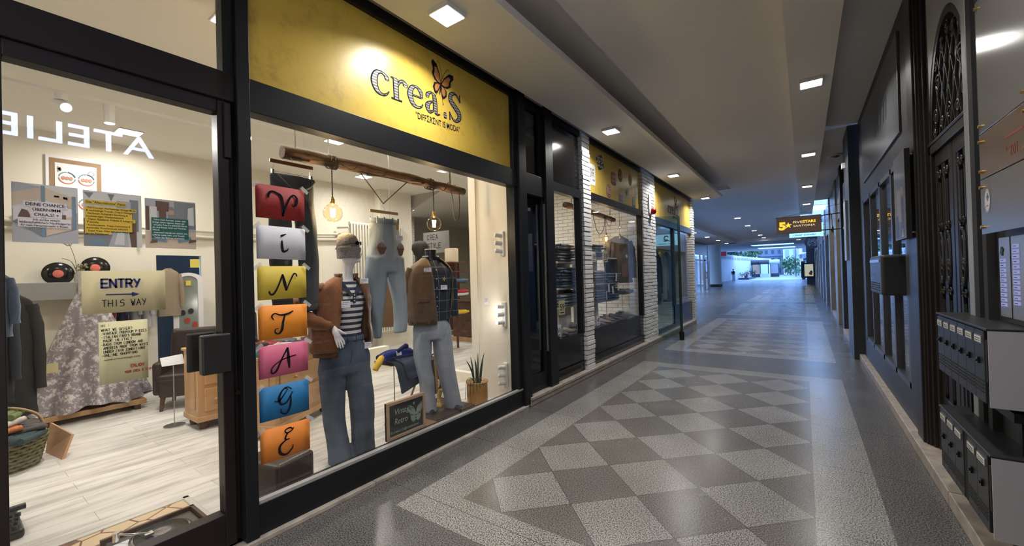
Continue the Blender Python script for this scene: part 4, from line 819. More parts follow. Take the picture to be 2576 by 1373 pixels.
# wall mounted triple spots on the partition
def triple(label, z, on):
    t = thing('triple_spotlight', label, 'spotlight', (-3.17, 4.27, z))
    MB().box(-3.19, -3.13, 4.235, 4.27, z-.16, z+.16).build('back_plate', LW, t, bev=.01)
    for k in (-1, 0, 1):
        MB().tube([(-3.17, 4.24, z+k*.1), (-3.21, 4.16, z+k*.1+(.01 if not on else 0))], .028, n=16).build('barrel', LW, t)
        MB().tube([(-3.21, 4.16, z+k*.1), (-3.213, 4.155, z+k*.1)], .024, n=16).build('lens', emis('led', (1, 1, .98), 14) if on else LW, t)
    if on:
        l = bpy.data.lights.new('triple_light', 'POINT'); l.energy = 1.6; l.color = WARM; l.shadow_soft_size = .05; o = bpy.data.objects.new('triple_light', l); o.location = (-3.25, 4.08, z); COL.objects.link(o)
triple('three unlit white spots on a wall plate, highest on the right window partition', 2.05, False)
triple('three glowing spots on a wall plate, middle of the right window partition', 1.14, True)
triple('three unlit white spots on a wall plate, low above the potted plant', .36, False)
t = thing('wall_note', 'small white printed note stuck on the partition near the glowing spots', 'note', (-3.46, 4.26, 1.31)); price_card(t, (-3.49, 4.262, 1.25), EX, EZ, .07, .11, False, 'sheet')
# lit shop name above the opposite shop, seen mirrored in the glass door
t = thing('illuminated_sign', 'glowing blue-white ATELIER letters on the opposite wall, seen mirrored in the door glass', 'sign', (.80, .8, 3.35))
MB().text('ATELIER', .245, (.80, 1.63, 3.235), -EY, EZ, fit=1.54, ex=-.03).build('letters', emis('sign_blue_white', (.50, .60, 1.0), 14), t)
# ================================================================ GARMENTS AND MANNEQUINS
class Body:
    """local frame: s to the right as seen from the window, d towards the viewer, z up"""
    def __init__(s, cx, cy, ang, k=1.0, z0=0): s.c = V(cx, cy, 0); s.F = V(math.cos(ang), math.sin(ang), 0); s.S = V(-math.sin(ang), math.cos(ang), 0); s.k = k; s.z0 = z0
    def p(s, a, d, z): return s.c + s.S*a*s.k + s.F*d*s.k + EZ*((z-1.63)*s.k+1.63 if s.z0 == 0 else z)
    def ring(s, a, d, z, ra, rd, n=28, e=1.0, wob=0, seed=0, a0=0, a1=2*math.pi, tilt=0):
        out = []; closed = abs(a1-a0-2*math.pi) < 1e-6; m = n if closed else n+1
        for k in range(m):
            t = a0+(a1-a0)*k/n; c, q = math.cos(t), math.sin(t)
            x = math.copysign(abs(c)**e, c)*ra; y = math.copysign(abs(q)**e, q)*rd
            w = 1+wob*noise.noise(V(math.cos(t)*2.2+seed, math.sin(t)*2.2, z*6))+wob*.6*noise.noise(V(math.cos(t)*6+seed, math.sin(t)*6, z*3))+wob*.45*noise.noise(V(math.cos(t)*5+seed, math.sin(t)*5+z*5, z*13))
            out.append(s.p(a+x*w, d+y*w, z+tilt*x))
        return out
def interp(tab, n):
    """resample a table of rows by smooth interpolation"""
    P = []; m = len(tab)-1
    for i in range(n+1):
        f = i/n*m; j = min(int(f), m-1); t = f-j; p0, p1, p2, p3 = tab[max(j-1, 0)], tab[j], tab[j+1], tab[min(j+2, m)]
        P.append([.5*(2*b+(c-a)*t+(2*a-5*b+4*c-d)*t*t+(3*b-a-3*c+d)*t**3) for a, b, c, d in zip(p0, p1, p2, p3)])
    return P
def jeans(B, hips, legs, m, parent, name='jeans', wob=.075, seed=0, hem=None, zf=None):
    mb = MB(); R = interp(hips, 14); rings = [B.ring(a, d, z, ra, rd, wob=wob, seed=seed) for a, d, z, ra, rd in R]
    mb.loft(rings, 0)
    for i, L in enumerate(legs):
        R = interp(L, 30); mb.loft([B.ring(a, d, z, ra, rd, 24, wob=wob, seed=seed+i*5+1) for a, d, z, ra, rd in R], 0)
    o = mb.build(name, m, parent, remesh=.011)
    return o
ST = bands('navy_stripes', (.62, .60, .57), (.022, .028, .06), 19.5, .85, 2, .5)
SUE = mat('rust_suede', (.175, .064, .018), .85, col2=(.085, .029, .009), nscale=4, bump=.25, bscale=70, sheen=.3)
OLV = mat('olive_brown_suede', (.125, .068, .028), .88, col2=(.065, .035, .015), nscale=3.5, bump=.25, bscale=70, sheen=.3)
RIB = mat('brown_rib_knit', (.10, .042, .018), .9, bump=.3, bscale=120)
MAN = mat('gloss_white_mannequin', (.80, .79, .80), .22, coat=.4)
BEA = mat('heather_grey_knit', (.27, .25, .235), .95, col2=(.16, .148, .14), nscale=70, bump=.8, bscale=90)
# ---- mannequin with the beanie
t = M1 = thing('mannequin', 'white mannequin in grey beanie, rust suede jacket, striped polo and flared dark jeans', 'mannequin', (-3.38, 2.19, .03))
B = Body(-3.38, 2.19, -.24)
mb = MB(); R = interp([(-.03, 0, 1.06, .12, .085), (-.035, 0, 1.2, .105, .078), (-.035, .01, 1.38, .13, .095), (-.03, 0, 1.52, .145, .09), (-.02, -.01, 1.585, .11, .075), (-.008, -.01, 1.625, .055, .055), (-.004, -.005, 1.70, .043, .046), (.004, .0, 1.76, .046, .05), (.012, .01, 1.80, .056, .074), (.012, .012, 1.86, .072, .092), (.008, .005, 1.94, .078, .10), (.006, 0, 1.99, .07, .085), (.006, 0, 2.03, .03, .035)], 50)
mb.loft([B.ring(a, d, z, ra, rd) for a, d, z, ra, rd in R], 0)
for sg, q in ((1, .095),):  # nose ridge and chin of the partly covered face, turned to the right
    mb.tube([B.p(.06, .055, 1.795), B.p(.075, .065, 1.81), B.p(.078, .072, 1.86), B.p(.062, .07, 1.9)], [.012, .02, .018, .01], n=10)
    mb.tube([B.p(.08, .075, 1.85), B.p(.092, .088, 1.868), B.p(.082, .078, 1.90)], [.008, .013, .007], n=8)
mb.build('body', MAN, t, remesh=.007)
mb = MB()
wr = B.p(-.195, .165, 1.235)
for pts, rr in (([B.p(-.24, .14, 1.27), wr, B.p(-.178, .172, 1.195), B.p(-.163, .178, 1.155)], [.022, .020, .030, .026]),
    ([B.p(-.19, .172, 1.19), B.p(-.184, .182, 1.14), B.p(-.176, .186, 1.10), B.p(-.166, .184, 1.065)], [.010, .0095, .0085, .006]),
    ([B.p(-.178, .175, 1.18), B.p(-.166, .187, 1.13), B.p(-.155, .19, 1.09), B.p(-.146, .187, 1.055)], [.010, .0095, .0085, .006]),
    ([B.p(-.168, .177, 1.18), B.p(-.149, .187, 1.13), B.p(-.135, .19, 1.095), B.p(-.125, .187, 1.06)], [.010, .0095, .0085, .006]),
    ([B.p(-.160, .177, 1.185), B.p(-.137, .183, 1.145), B.p(-.12, .185, 1.115), B.p(-.112, .183, 1.085)], [.0095, .009, .008, .006]),
    ([B.p(-.172, .182, 1.215), B.p(-.145, .192, 1.20), B.p(-.122, .194, 1.183), B.p(-.098, .192, 1.172)], [.013, .011, .0095, .006])): mb.tube(spln(pts, 4), [rr[min(i//4, len(rr)-1)]+(rr[min(i//4+1, len(rr)-1)]-rr[min(i//4, len(rr)-1)])*(i % 4)/4 for i in range(4*(len(pts)-1)+1)], n=10)
mb.build('hand', MAN, t)
# polo
mb = MB(); R = interp([(-.03, .0, 1.05, .165, .115), (-.032, 0, 1.18, .13, .10), (-.03, .01, 1.36, .148, .118), (-.03, .0, 1.50, .17, .108), (-.02, -.01, 1.58, .135, .088), (-.01, -.01, 1.625, .078, .07)], 34)
mb.loft([B.ring(a, d, z, ra, rd, wob=.03, seed=2) for a, d, z, ra, rd in R], 0, cap=False); po = mb.build('striped_polo', ST, t)
NV = mat('navy_collar', (.02, .025, .05), .85)
mb = MB(); mb.add([B.p(-.085, .03, 1.64), B.p(-.06, .075, 1.60), B.p(-.01, .125, 1.50), B.p(-.03, .125, 1.49), B.p(-.10, .085, 1.57), B.p(-.11, .04, 1.62)], [(0, 1, 2, 3, 4, 5)]); mb.add([B.p(.07, .03, 1.63), B.p(.05, .075, 1.60), B.p(.0, .125, 1.50), B.p(.02, .127, 1.485), B.p(.085, .085, 1.56), B.p(.10, .04, 1.61)], [(5, 4, 3, 2, 1, 0)])
mb.add([B.p(-.012, .13, 1.52), B.p(.012, .13, 1.52), B.p(.014, .13, 1.43), B.p(-.010, .13, 1.43)], [(0, 3, 2, 1)]); mb.build('collar', NV, po, solid=.004)
mb = MB()
for z in (1.50, 1.475, 1.45): mb.lathe([(0, .002), (.006, .001), (.006, -.001)], B.p(.001, .134, z), ax='x', n=10)
mb.build('buttons', PAPW, po)
# jeans
JF = jeans(B, [(-.045, 0, 1.13, .15, .115), (-.045, 0, 1.04, .19, .13), (-.048, .0, .94, .222, .14), (-.05, 0, .84, .225, .135), (-.05, 0, .80, .21, .12)],
  [[(-.155, 0, .90, .10, .12), (-.16, 0, .78, .112, .115), (-.162, .01, .56, .097, .10), (-.15, .0, .35, .092, .095), (-.125, 0, .18, .095, .10), (-.115, 0, .03, .10, .11)],
   [(.06, 0, .90, .10, .12), (.062, 0, .78, .112, .115), (.086, .01, .56, .112, .10), (.095, .0, .35, .105, .095), (.095, 0, .18, .105, .10), (.092, 0, .03, .108, .11)]], mat('mannequin_denim', (.10, .135, .185), .9, col2=(.024, .038, .065), nscale=2.2, bump=.35, bscale=120, stretch=(1, 1, .5)), t, seed=3)
mb = MB(); mb.loft([B.ring(-.045, 0, z, ra, .12+.004) for z, ra in ((1.135, .155), (1.10, .168), (1.095, .17))], 0, cap=False)
for a in (-.14, -.06, .02, .09): mb.tube([B.p(a, math.sqrt(max(0, 1-((a+.045)/.17)**2))*.128, 1.14), B.p(a, math.sqrt(max(0, 1-((a+.045)/.17)**2))*.135, 1.085)], .006, n=6)
mb.tube([B.p(-.035, .128, 1.10), B.p(-.03, .142, 1.0), B.p(-.05, .145, .92)], .003, n=6); mb.build('waistband', J_DARK, JF, solid=.004)
# jacket: open shell plus sleeves
def jacket(B, tab, op, sl, m, parent, name='suede_jacket', seed=0, rib=None):
    R = interp(tab, 26); O_ = interp(op, 26); mb = MB(); rings = []
    for (a, d, z, ra, rd), (l, r) in zip(R, O_):
        # angles measured so the front (d axis) opening between s=l and s=r stays free
        al = math.acos(max(-1, min(1, (l-a)/ra))); ar = math.acos(max(-1, min(1, (r-a)/ra)))
        rings.append(B.ring(a, d, z, ra, rd, 40, a0=al, a1=2*math.pi+ar, wob=.11, seed=seed))
    mb.loft(rings, 0, closed=False, cap=False); o = mb.build(name, m, parent, solid=.012)
    for pts, rr in sl:
        mb = MB(); P = spln([B.p(*q) for q in pts], 5); rs = [rr[min(i//5, len(rr)-1)]+(rr[min(i//5+1, len(rr)-1)]-rr[min(i//5, len(rr)-1)])*(i % 5)/5 for i in range(len(P))]
        rs = [r*(1+.10*math.sin(i*1.7+seed)) for i, r in enumerate(rs)]; mb.tube(P, rs, n=20); mb.build('sleeve', m, o)
    return o
jk = jacket(B, [(-.085, -.01, 1.02, .24, .17), (-.08, -.01, 1.10, .262, .18), (-.07, -.01, 1.28, .245, .165), (-.045, -.01, 1.45, .225, .14), (-.03, -.015, 1.56, .20, .115), (-.025, -.02, 1.615, .15, .09), (-.015, -.03, 1.66, .085, .07)],
  [(-.16, .115), (-.155, .115), (-.13, .115), (-.10, .10), (-.09, .075), (-.08, .06), (-.062, .05)],
  [([(-.19, -.02, 1.585), (-.27, -.05, 1.52), (-.41, -.06, 1.42), (-.39, .02, 1.335), (-.31, .10, 1.28), (-.215, .155, 1.245)], [.045, .074, .07, .068, .058, .036]),
   ([(.14, -.03, 1.57), (.16, -.05, 1.45), (.165, -.07, 1.25), (.16, -.06, 1.08)], [.04, .055, .055, .045])], SUE, t, seed=4)
mb = MB(); mb.loft([B.ring(-.085, -.01, z, .24*k_, .17*k_, 40, a0=math.acos(-.3), a1=2*math.pi+math.acos(.82)) for z, k_ in ((1.03, 1.0), (1.0, .96), (.975, .95))], 0, closed=False, cap=False); mb.build('hem_rib', RIB, jk, solid=.012)
mb = MB(); mb.loft([B.ring(-.012, -.02, z, ra, rd, 30, a0=math.acos(-.75), a1=2*math.pi+math.acos(.75)) for z, ra, rd in ((1.63, .095, .08), (1.665, .088, .075), (1.695, .092, .082))], 0, closed=False, cap=False); mb.build('collar', RIB, jk, solid=.012)
mb = MB(); mb.tube([B.p(-.235, .145, 1.255), B.p(-.197, .168, 1.232)], [.036, .031], n=18); mb.build('cuff', RIB, jk)
mb = MB()
for z in (1.52, 1.38, 1.22): mb.lathe([(0, .003), (.007, .001), (.007, -.001)], B.p(-.115-(1.52-z)*.1, .155+(1.52-z)*.09, z), ax='x', n=10)
mb.build('buttons', DWOOD, jk)
# beanie and sunglasses
mb = MB(); R = interp([(.008, .0, 1.832, .100, .118), (.008, 0, 1.88, .102, .120), (.006, 0, 1.925, .104, .122), (.004, -.003, 1.93, .096, .112), (0, -.008, 1.99, .092, .108), (-.004, -.012, 2.04, .07, .085), (-.004, -.014, 2.065, .02, .03)], 40)
bn = None; mb.loft([B.ring(a, d, z, ra*(1+.012*math.sin(i*3)), rd) for i, (a, d, z, ra, rd) in enumerate(R)], 0); bn = mb.build('beanie', BEA, t)
mb = MB(); G = MB()
ex = B.p(.088, .072, 1.965); ey = B.p(.045, .108, 1.965)
for c in (ex, ey):
    n_ = (c-B.p(0, 0, 1.955)).normalized(); uu = EZ.cross(n_).normalized(); G.prism([(.021*math.cos(k*.4), .017*math.sin(k*.4)) for k in range(16)], c, uu, EZ, .004)
mb.tube([ex, (ex+ey)/2+V(.008, 0, .004), ey], .003, n=6); mb.tube(spln([ey, B.p(-.02, .118, 1.96), B.p(-.075, .075, 1.95), B.p(-.098, .01, 1.94)]), .003, n=6)
G.build('lenses', mat('dark_lens', (.004, .004, .006), .08), mb.build('sunglasses', BLKM, t))
U = (B.S*1.0).normalized()
price_card(t, B.p(.045, .155, 1.60), U, EZ, .075, .045); price_card(t, B.p(-.125, .17, 1.395), U, EZ, .075, .06); price_card(t, B.p(.07, .16, 1.02), U, EZ, .062, .055)
mb = MB(); mb.add([B.p(-.09, .06, 1.985), B.p(-.075, .07, 1.99), B.p(-.115, .05, 1.91), B.p(-.13, .045, 1.905)], [(0, 1, 2, 3)]); mb.build('hat_tag', mat('pink_tag', (.6, .42, .40), .7), bn, solid=.001)
# ---- headless mannequin
t = thing('mannequin', 'headless black torso mannequin in half-worn brown suede jacket, dark plaid shirt and pale jeans', 'mannequin', (-3.42, 3.25, .13))
B = Body(-3.44, 3.27, -.45); BT = mat('black_torso', (.015, .016, .02), .3)
mb = MB(); R = interp([(0, 0, 1.10, .14, .10), (0, 0, 1.3, .14, .10), (0, 0, 1.55, .17, .115), (0, -.01, 1.72, .18, .10), (0, -.02, 1.80, .12, .08), (.0, -.02, 1.84, .068, .06), (0, -.015, 1.90, .062, .056), (0, -.015, 1.95, .066, .06)], 34)
mb.loft([B.ring(a, d, z, ra, rd) for a, d, z, ra, rd in R], 0); mb.build('torso', BT, t)
mb = MB(); mb.loft([B.ring(0, -.015, 1.951, .066, .06), B.ring(0, -.015, 1.962, .064, .058)], 0); mb.build('neck_cap', mat('pale_cap', (.62, .60, .50), .4), t)
SH = plaid('dark_plaid', (.012, .022, .032), (.30, .33, .38), 9.5, 8)
mb = MB(); R = interp([(.02, 0, 1.16, .19, .12), (.02, 0, 1.3, .185, .125), (.015, 0, 1.5, .205, .135), (.01, 0, 1.68, .215, .12), (.005, -.01, 1.77, .165, .095), (0, -.02, 1.83, .085, .075)], 34)
mb.loft([B.ring(a, d, z, ra, rd, wob=.05, seed=9) for a, d, z, ra, rd in R], 0, cap=False); sh = mb.build('plaid_shirt', SH, t)
mb = MB(); mb.tube(spln([B.p(.17, -.02, 1.74), B.p(.24, -.03, 1.62), B.p(.265, -.03, 1.42), B.p(.262, -.01, 1.18)], 5), [.045]+[.058]*3+[.060]*6+[.052]*6, n=18); mb.build('sleeve', SH, sh)
mb = MB(); mb.loft([B.ring(0, -.02, z, ra, rd, 28, a0=math.acos(-.5), a1=2*math.pi+math.acos(.5)) for z, ra, rd in ((1.82, .10, .085), (1.87, .085, .078), (1.885, .09, .085), (1.85, .108, .10))], 0, closed=False, cap=False); mb.build('collar', SH, sh, solid=.004)
mb = MB()
for z in (1.72, 1.62, 1.52, 1.42, 1.32, 1.22): mb.lathe([(0, .003), (.006, .001), (.006, -.001)], B.p(.012, .142-.02*abs(z-1.5), z), ax='x', n=10)
mb.build('buttons', PAPW, sh)
mb = MB()
for a in range(5):
    an = a*1.25; mb.brush([(0, 0, .012), (.022*math.cos(an), .028*math.sin(an), .006)], B.p(.10, .135, 1.62), B.S, EZ)
mb.build('embroidery', mat('gold_thread', (.45, .30, .06), .6), sh)
jk = jacket(B, [(-.04, -.0, 1.15, .235, .155), (-.04, -.0, 1.25, .25, .165), (-.03, 0, 1.45, .255, .155), (-.02, 0, 1.62, .255, .145), (-.01, -.01, 1.74, .225, .12), (0, -.02, 1.80, .17, .10), (0, -.03, 1.85, .10, .085)],
  [(.0, .19), (-.005, .205), (-.02, .22), (-.03, .225), (-.04, .205), (-.05, .15), (-.05, .085)],
  [([(-.22, -.02, 1.74), (-.265, -.03, 1.62), (-.275, -.02, 1.42), (-.265, .0, 1.20)], [.045, .066, .06, .05]), ([(.205, -.06, 1.69), (.25, -.07, 1.55), (.26, -.07, 1.3)], [.03, .05, .045])], OLV, t, seed=7)
mb = MB(); mb.prism([(0, 0), (.13, 0), (.13, .13), (0, .13)], B.p(-.20, .145, 1.26), B.S, EZ, .012); mb.build('pocket', OLV, jk, bev=.006)
mb = MB(); mb.prism([(0, 0), (.145, -.01), (.145, .04), (0, .05)], B.p(-.208, .152, 1.375), B.S, EZ, .014); mb.build('pocket_flap', OLV, jk, bev=.006)
mb = MB(); mb.loft([B.ring(-.04, 0, z, .238, .158, 40, a0=math.acos(.18), a1=2*math.pi+math.acos(.9)) for z in (1.17, 1.12)], 0, closed=False, cap=False); mb.build('hem_band', OLV, jk, solid=.014)
jeans(B, [(-.01, 0, 1.18, .17, .115), (-.01, 0, 1.10, .205, .13), (-.01, 0, 1.02, .222, .135), (-.01, 0, .95, .222, .13)],
  [[(-.115, 0, 1.02, .10, .12), (-.125, 0, .9, .105, .115), (-.13, .01, .68, .092, .10), (-.10, .03, .5, .085, .09), (-.085, .01, .32, .082, .085), (-.06, 0, .14, .085, .09)],
   [(.095, 0, 1.02, .10, .12), (.105, 0, .9, .11, .115), (.13, .0, .68, .105, .10), (.16, .0, .5, .10, .09), (.195, 0, .32, .095, .09), (.225, 0, .14, .098, .10)]], mat('pale_grey_denim', (.40, .43, .48), .9, col2=(.22, .25, .30), nscale=2.6, bump=.35, bscale=110, stretch=(1, 1, .5)), t, seed=12)
mb = MB(); mb.tube([B.p(.225, .05, .155), B.p(.23, .12, .15), B.p(.235, .18, .14)], [.035, .035, .02], n=14); mb.tube([B.p(-.06, .05, .155), B.p(-.06, .13, .15)], [.035, .022], n=14); mb.build('shoes', BLKM, t)
price_card(t, B.p(-.135, .155, 1.70), B.S, EZ, .085, .045); price_card(t, B.p(.055, .145, 1.50), B.S, EZ, .075, .05)
mb = MB(); mb.cyl((-3.42, 3.25, 1.0), (-3.62, 3.50, .14), .012); mb.cyl((-3.42, 3.25, 1.0), (-3.75, 3.12, .14), .012); mb.build('stand_leg', PINE, t)
t = thing('display_box', 'low wooden box with a dark leather top under the headless mannequin', 'box', (-3.5, 3.35, .03))
MB().box(-3.76, -3.2, 3.06, 3.66, .03, .125).build('box_body', PINE, t, bev=.004); MB().box(-3.77, -3.19, 3.05, 3.67, .125, .14).build('top', LEA, t, bev=.004)
# suitcase and chess figure behind
t = thing('suitcase', 'small black upright case with oval yellow stickers behind the pale jeans', 'suitcase', (-4.0, 3.72, .14))
MB().box(-4.06, -3.90, 3.66, 3.98, .14, .60).build('shell', mat('black_vinyl', (.012, .014, .014), .4), t, bev=.02, seg=3)
mb = MB(); mb.tube(spln([(-3.98, 3.74, .60), (-3.98, 3.76, .635), (-3.98, 3.88, .635), (-3.98, 3.90, .60)]), .009); mb.build('handle', BLKM, t)
mb = MB()
for y, z in ((3.82, .47), (3.77, .27)): mb.disc((-3.898, y, z), EY, EZ, .028, .055, 0); mb.ring((-3.897, y, z), EY, EZ, .012, .015, 1, e=1.6)
mb.ring((-3.897, 3.80, .385), EY, EZ, .07, .076, 0, e=.22); mb.build('stickers', [mat('sticker_yellow', (.75, .60, .25), .5), INK], t)
t = thing('display_box', 'plain pale block under the black case', 'box', (-3.98, 3.72, .03)); MB().box(-4.1, -3.86, 3.62, 4.0, .03, .139).build('block', WALLW, t)
t = thing('chess_piece', 'large golden wooden chess knight standing on the low box', 'figurine', (-3.500, 3.400, .14))
MB().lathe([(.045, 0), (.047, .02), (.035, .035), (.025, .06), (.03, .075), (.02, .09)], (-3.500, 3.400, .14)).build('base', mat('boxwood', (.62, .38, .10), .35), t)
mb = MB(); mb.tube(spln([(-3.500, 3.400, .22), (-3.505, 3.405, .27), (-3.500, 3.420, .31), (-3.480, 3.400, .325), (-3.465, 3.49, .30)]), [.022]*6+[.026]*8+[.022]*6+[.012]*5, n=12); mb.build('knight_head', MATS['boxwood'], t)
# ---- hanging jeans
def hanger(label, y0, y1, z, x, wood, hook_top, drop=.08):
    t = thing('trouser_hanger', label, 'hanger', (x, (y0+y1)/2, z)); c = (y0+y1)/2
    MB().box(x-.008, x+.008, y0, y1, z-.015, z+.015).build('bar', wood, t, bev=.004)
    mb = MB(); mb.tube([(x, y0+.03, z-.015), (x, y0+.03, z-drop), (x, y1-.03, z-drop), (x, y1-.03, z-.015)], .002, n=6)
    mb.tube(spln([(x, c, z+.01), (x, c, z+.04), (x, c-.018, z+.06), (x, c-.014, z+.085), (x, c+.014, z+.085)]), .002, n=6)
    if hook_top: mb.tube([(x, c, z+.085), (x, c, hook_top)], .001, n=5)
    mb.build('wire', CHR, t); mb = MB()
    for y in (y0+.02, y1-.02): mb.box(x-.014, x+.014, y-.008, y+.008, z-drop-.035, z-drop+.01); mb.tube([(x-.01, y, z-drop-.01), (x-.02, y, z-drop+.03)], .003, n=5)
    mb.build('clip', CHR, t)
    return t
MAH = mat('mahogany', (.13, .045, .025), .3)
hanger('dark wooden clip hanger holding the dark jeans behind the red card', 1.55, 1.90, 2.60, -3.42, MAH, 2.70)
hanger('pale wooden clip hanger on a cord loop, holding the pale ripped jeans', 2.46, 2.80, 2.305, -3.42, mat('pale_hanger_wood', (.45, .28, .14), .4), 0)
t = thing('cord_loop', 'V-shaped black cord tied to the driftwood rail above the pale jeans', 'cord', (-3.42, 2.63, 2.4)); MB().tube([(-3.43, 2.37, 2.66), (-3.425, 2.625, 2.392), (-3.43, 2.95, 2.67)], .006, n=6).build('cord', CORD, t)
class Flat(Body):
    pass
t = thing('jeans', 'dark jeans clipped upside to a hanger, hanging behind the taped letter cards', 'jeans', (-3.42, 1.72, 2.5))
B = Body(-3.42, 1.72, 0, 1, 1)
J1 = mat('hung_dark_denim', (.07, .085, .10), .9, col2=(.025, .034, .045), nscale=3, bump=.35, bscale=110, stretch=(1, 1, .4))
jeans(B, [(0, 0, 2.50, .175, .05), (0, 0, 2.42, .18, .06), (.0, 0, 2.30, .185, .06), (0, 0, 2.20, .185, .055)],
  [[(-.10, 0, 2.28, .08, .055), (-.10, 0, 2.0, .09, .055), (-.10, 0, 1.7, .085, .05), (-.09, 0, 1.38, .08, .045)], [(.09, 0, 2.28, .09, .055), (.11, .01, 2.0, .088, .055), (.12, .01, 1.7, .085, .05), (.11, 0, 1.38, .085, .045)]], J1, t, 'denim', seed=20)
mb = MB(); mb.tube(spln([(-3.37, 1.57, 2.475), (-3.35, 1.64, 2.40), (-3.35, 1.72, 2.33)]), [.022]*13, n=8); mb.tube(spln([(-3.37, 1.87, 2.475), (-3.35, 1.82, 2.42), (-3.35, 1.76, 2.39)]), [.022]*13, n=8); mb.build('folded_waist', J1, t)
t = thing('jeans', 'pale baggy jeans with brown patched rips hanging between the two mannequins', 'jeans', (-3.42, 2.62, 2.2))
B = Body(-3.42, 2.63, 0, 1, 1); J2 = mat('hung_pale_denim', (.33, .385, .42), .9, col2=(.17, .215, .255), nscale=2.5, bump=.4, bscale=110, stretch=(1, 1, .4))
jd = jeans(B, [(0, 0, 2.20, .165, .06), (0, 0, 2.10, .18, .075), (0, 0, 1.95, .20, .085), (0, 0, 1.78, .215, .09), (0, 0, 1.70, .21, .085)],
  [[(-.10, 0, 1.85, .115, .085), (-.115, 0, 1.68, .12, .085), (-.13, .01, 1.45, .10, .075), (-.135, .02, 1.22, .055, .06), (-.135, .02, 1.06, .032, .045)], [(.10, 0, 1.85, .11, .085), (.125, 0, 1.68, .105, .08), (.16, .0, 1.45, .085, .07), (.175, .0, 1.25, .075, .065), (.155, .0, 1.08, .072, .06)]], J2, t, 'denim', seed=31)
mb = MB(); mb.loft([[V(-3.42+rd*math.sin(a), 2.63+.168*math.cos(a), z) for a in [k*math.pi/12 for k in range(24)]] for z, rd in ((2.235, .058), (2.185, .068))], 0, cap=False)
for y in (2.50, 2.58, 2.68, 2.75): mb.box(-3.365, -3.352, y-.006, y+.006, 2.18, 2.245)
mb.build('waistband', J2, jd, solid=.004)
PAT = mat('brown_patch', (.15, .065, .04), .8); THR = mat('white_threads', (.6, .6, .58), .8); mb = MB(); th = MB()
for c, w, h in ((V(-3.338, 2.525, 1.935), .055, .05), (V(-3.338, 2.755, 1.93), .04, .055)):
    mb.prism([(w*math.cos(a)*(1+.15*math.sin(3*a)), h*math.sin(a)*(1-.2*math.cos(2*a))) for a in [k*math.pi/10 for k in range(20)]], c, EY, EZ, .006)
    for k in range(7): th.brush([(-w*.2+.3*w*(k-3)/3, h*1.7, .002), (w*(k-3)/3, h*.2, .002)], c+V(.009, 0, 0), EY, EZ)
mb.build('patch', PAT, jd); th.build('frayed_threads', THR, jd)
mb = MB(); mb.box(-3.345, -3.342, 2.715, 2.745, 2.13, 2.20); mb.build('kraft_tag', mat('kraft', (.45, .26, .10), .8), jd); price_card(jd, (-3.33, 2.70, 2.02), EY, EZ, .08, .05)
# ---- coat behind, black cap behind
def coat(name, label, cat, x, y, ztop, zb, w, m, t=None, rz=0, hook=True, seed=0, sl=True, k=.8):
    t = thing(name, label, cat, (x, y, ztop)); B = Body(x, y, rz, 1, 1); h = ztop-zb
    mb = MB(); R = interp([(0, 0, zb, w*.5, w*.24), (0, 0, zb+h*.35, w*.47, w*.24), (0, 0, zb+h*.75, w*.48, w*.22), (0, 0, ztop-h*.10, w*.43, w*.17), (0, 0, ztop-h*.03, w*.22, w*.12), (0, 0, ztop, w*.11, w*.10)], 24)
    mb.loft([B.ring(a, d, z, ra, rd, wob=.10, seed=seed) for a, d, z, ra, rd in R], 0); b = mb.build('garment_body', m, t)
    if sl:
        for sg in (-1, 1):
            mb = MB(); P = spln([B.p(sg*w*.40, 0, ztop-h*.12), B.p(sg*w*.52, .02, ztop-h*.35), B.p(sg*w*.55, .03, ztop-h*k)], 5); mb.tube(P, [w*.13*(1-.25*i/len(P))*(1+.08*math.sin(i*2)) for i in range(len(P))], n=14); mb.build('sleeve', m, t)
    return t
t = coat('coat', 'tan brown coat hanging far behind the pale ripped jeans', 'coat', -4.9, 3.86, 1.80, .95, .40, mat('tan_wool', (.17, .105, .065), .9), rz=-.5, seed=2); MB().cyl((-4.9, 3.86, 1.78), (-4.9, 3.86, 3.78), .004).build('hanging_wire', STEEL, t)
price_card(t, (-4.72, 3.80, 1.36), EY, EZ, .05, .09, False)
t = thing('mannequin', 'dark mannequin head in a black cap just behind the headless torso', 'mannequin', (-4.2, 3.78, .03)); MB().lathe([(.05, -.30), (.05, -.10), (.085, -.07), (.115, 0), (.11, .06), (.07, .105), (0, .12)], (-4.2, 3.80, 2.02)).build('capped_head', BLKM, t); MB().cyl((-4.2, 3.80, .05), (-4.2, 3.80, 1.75), .015).lathe([(.14, 0), (.14, .02)], (-4.2, 3.8, .03)).build('pole', STEEL, t)
# ---- folded things on the thin display stand
FOLD = {}
def folded(name, label, cat, x, y, z, sx, sy, h, m, seed=0, rz=0, group=None, parent=None, lip=True):
    t = thing(name, label, cat, (x, y, z), group, rz) if parent is None else parent
    mb = MB(); n = 28; rings = []
    for k, (f, zz) in enumerate(((.93, 0), (1.0, .18), (1.02, .5), (.99, .82), (.88, 1.0), (.4, 1.05))):
        r = []
        for j in range(n):
            a = 2*math.pi*j/n; c, q = math.cos(a), math.sin(a); e = .45
            w = 1+.07*noise.noise(V(c*2+seed, q*2, zz*2)); r.append(V(math.copysign(abs(c)**e, c)*sx/2*f*w, math.copysign(abs(q)**e, q)*sy/2*f*w, zz*h*(1+.25*noise.noise(V(c*1.5, q*1.5, seed+3))) ))
        rings.append(r)
    mb.loft(rings, 0); mb.build('folded_cloth', m, t, local=True)
    if lip:
        mb = MB(); mb.tube([V(sx*.5, -sy*.46, h*.5), V(sx*.53, 0, h*.45), V(sx*.5, sy*.46, h*.55)], h*.38, n=8); mb.build('fold_edge', m, t, local=True)
    return t
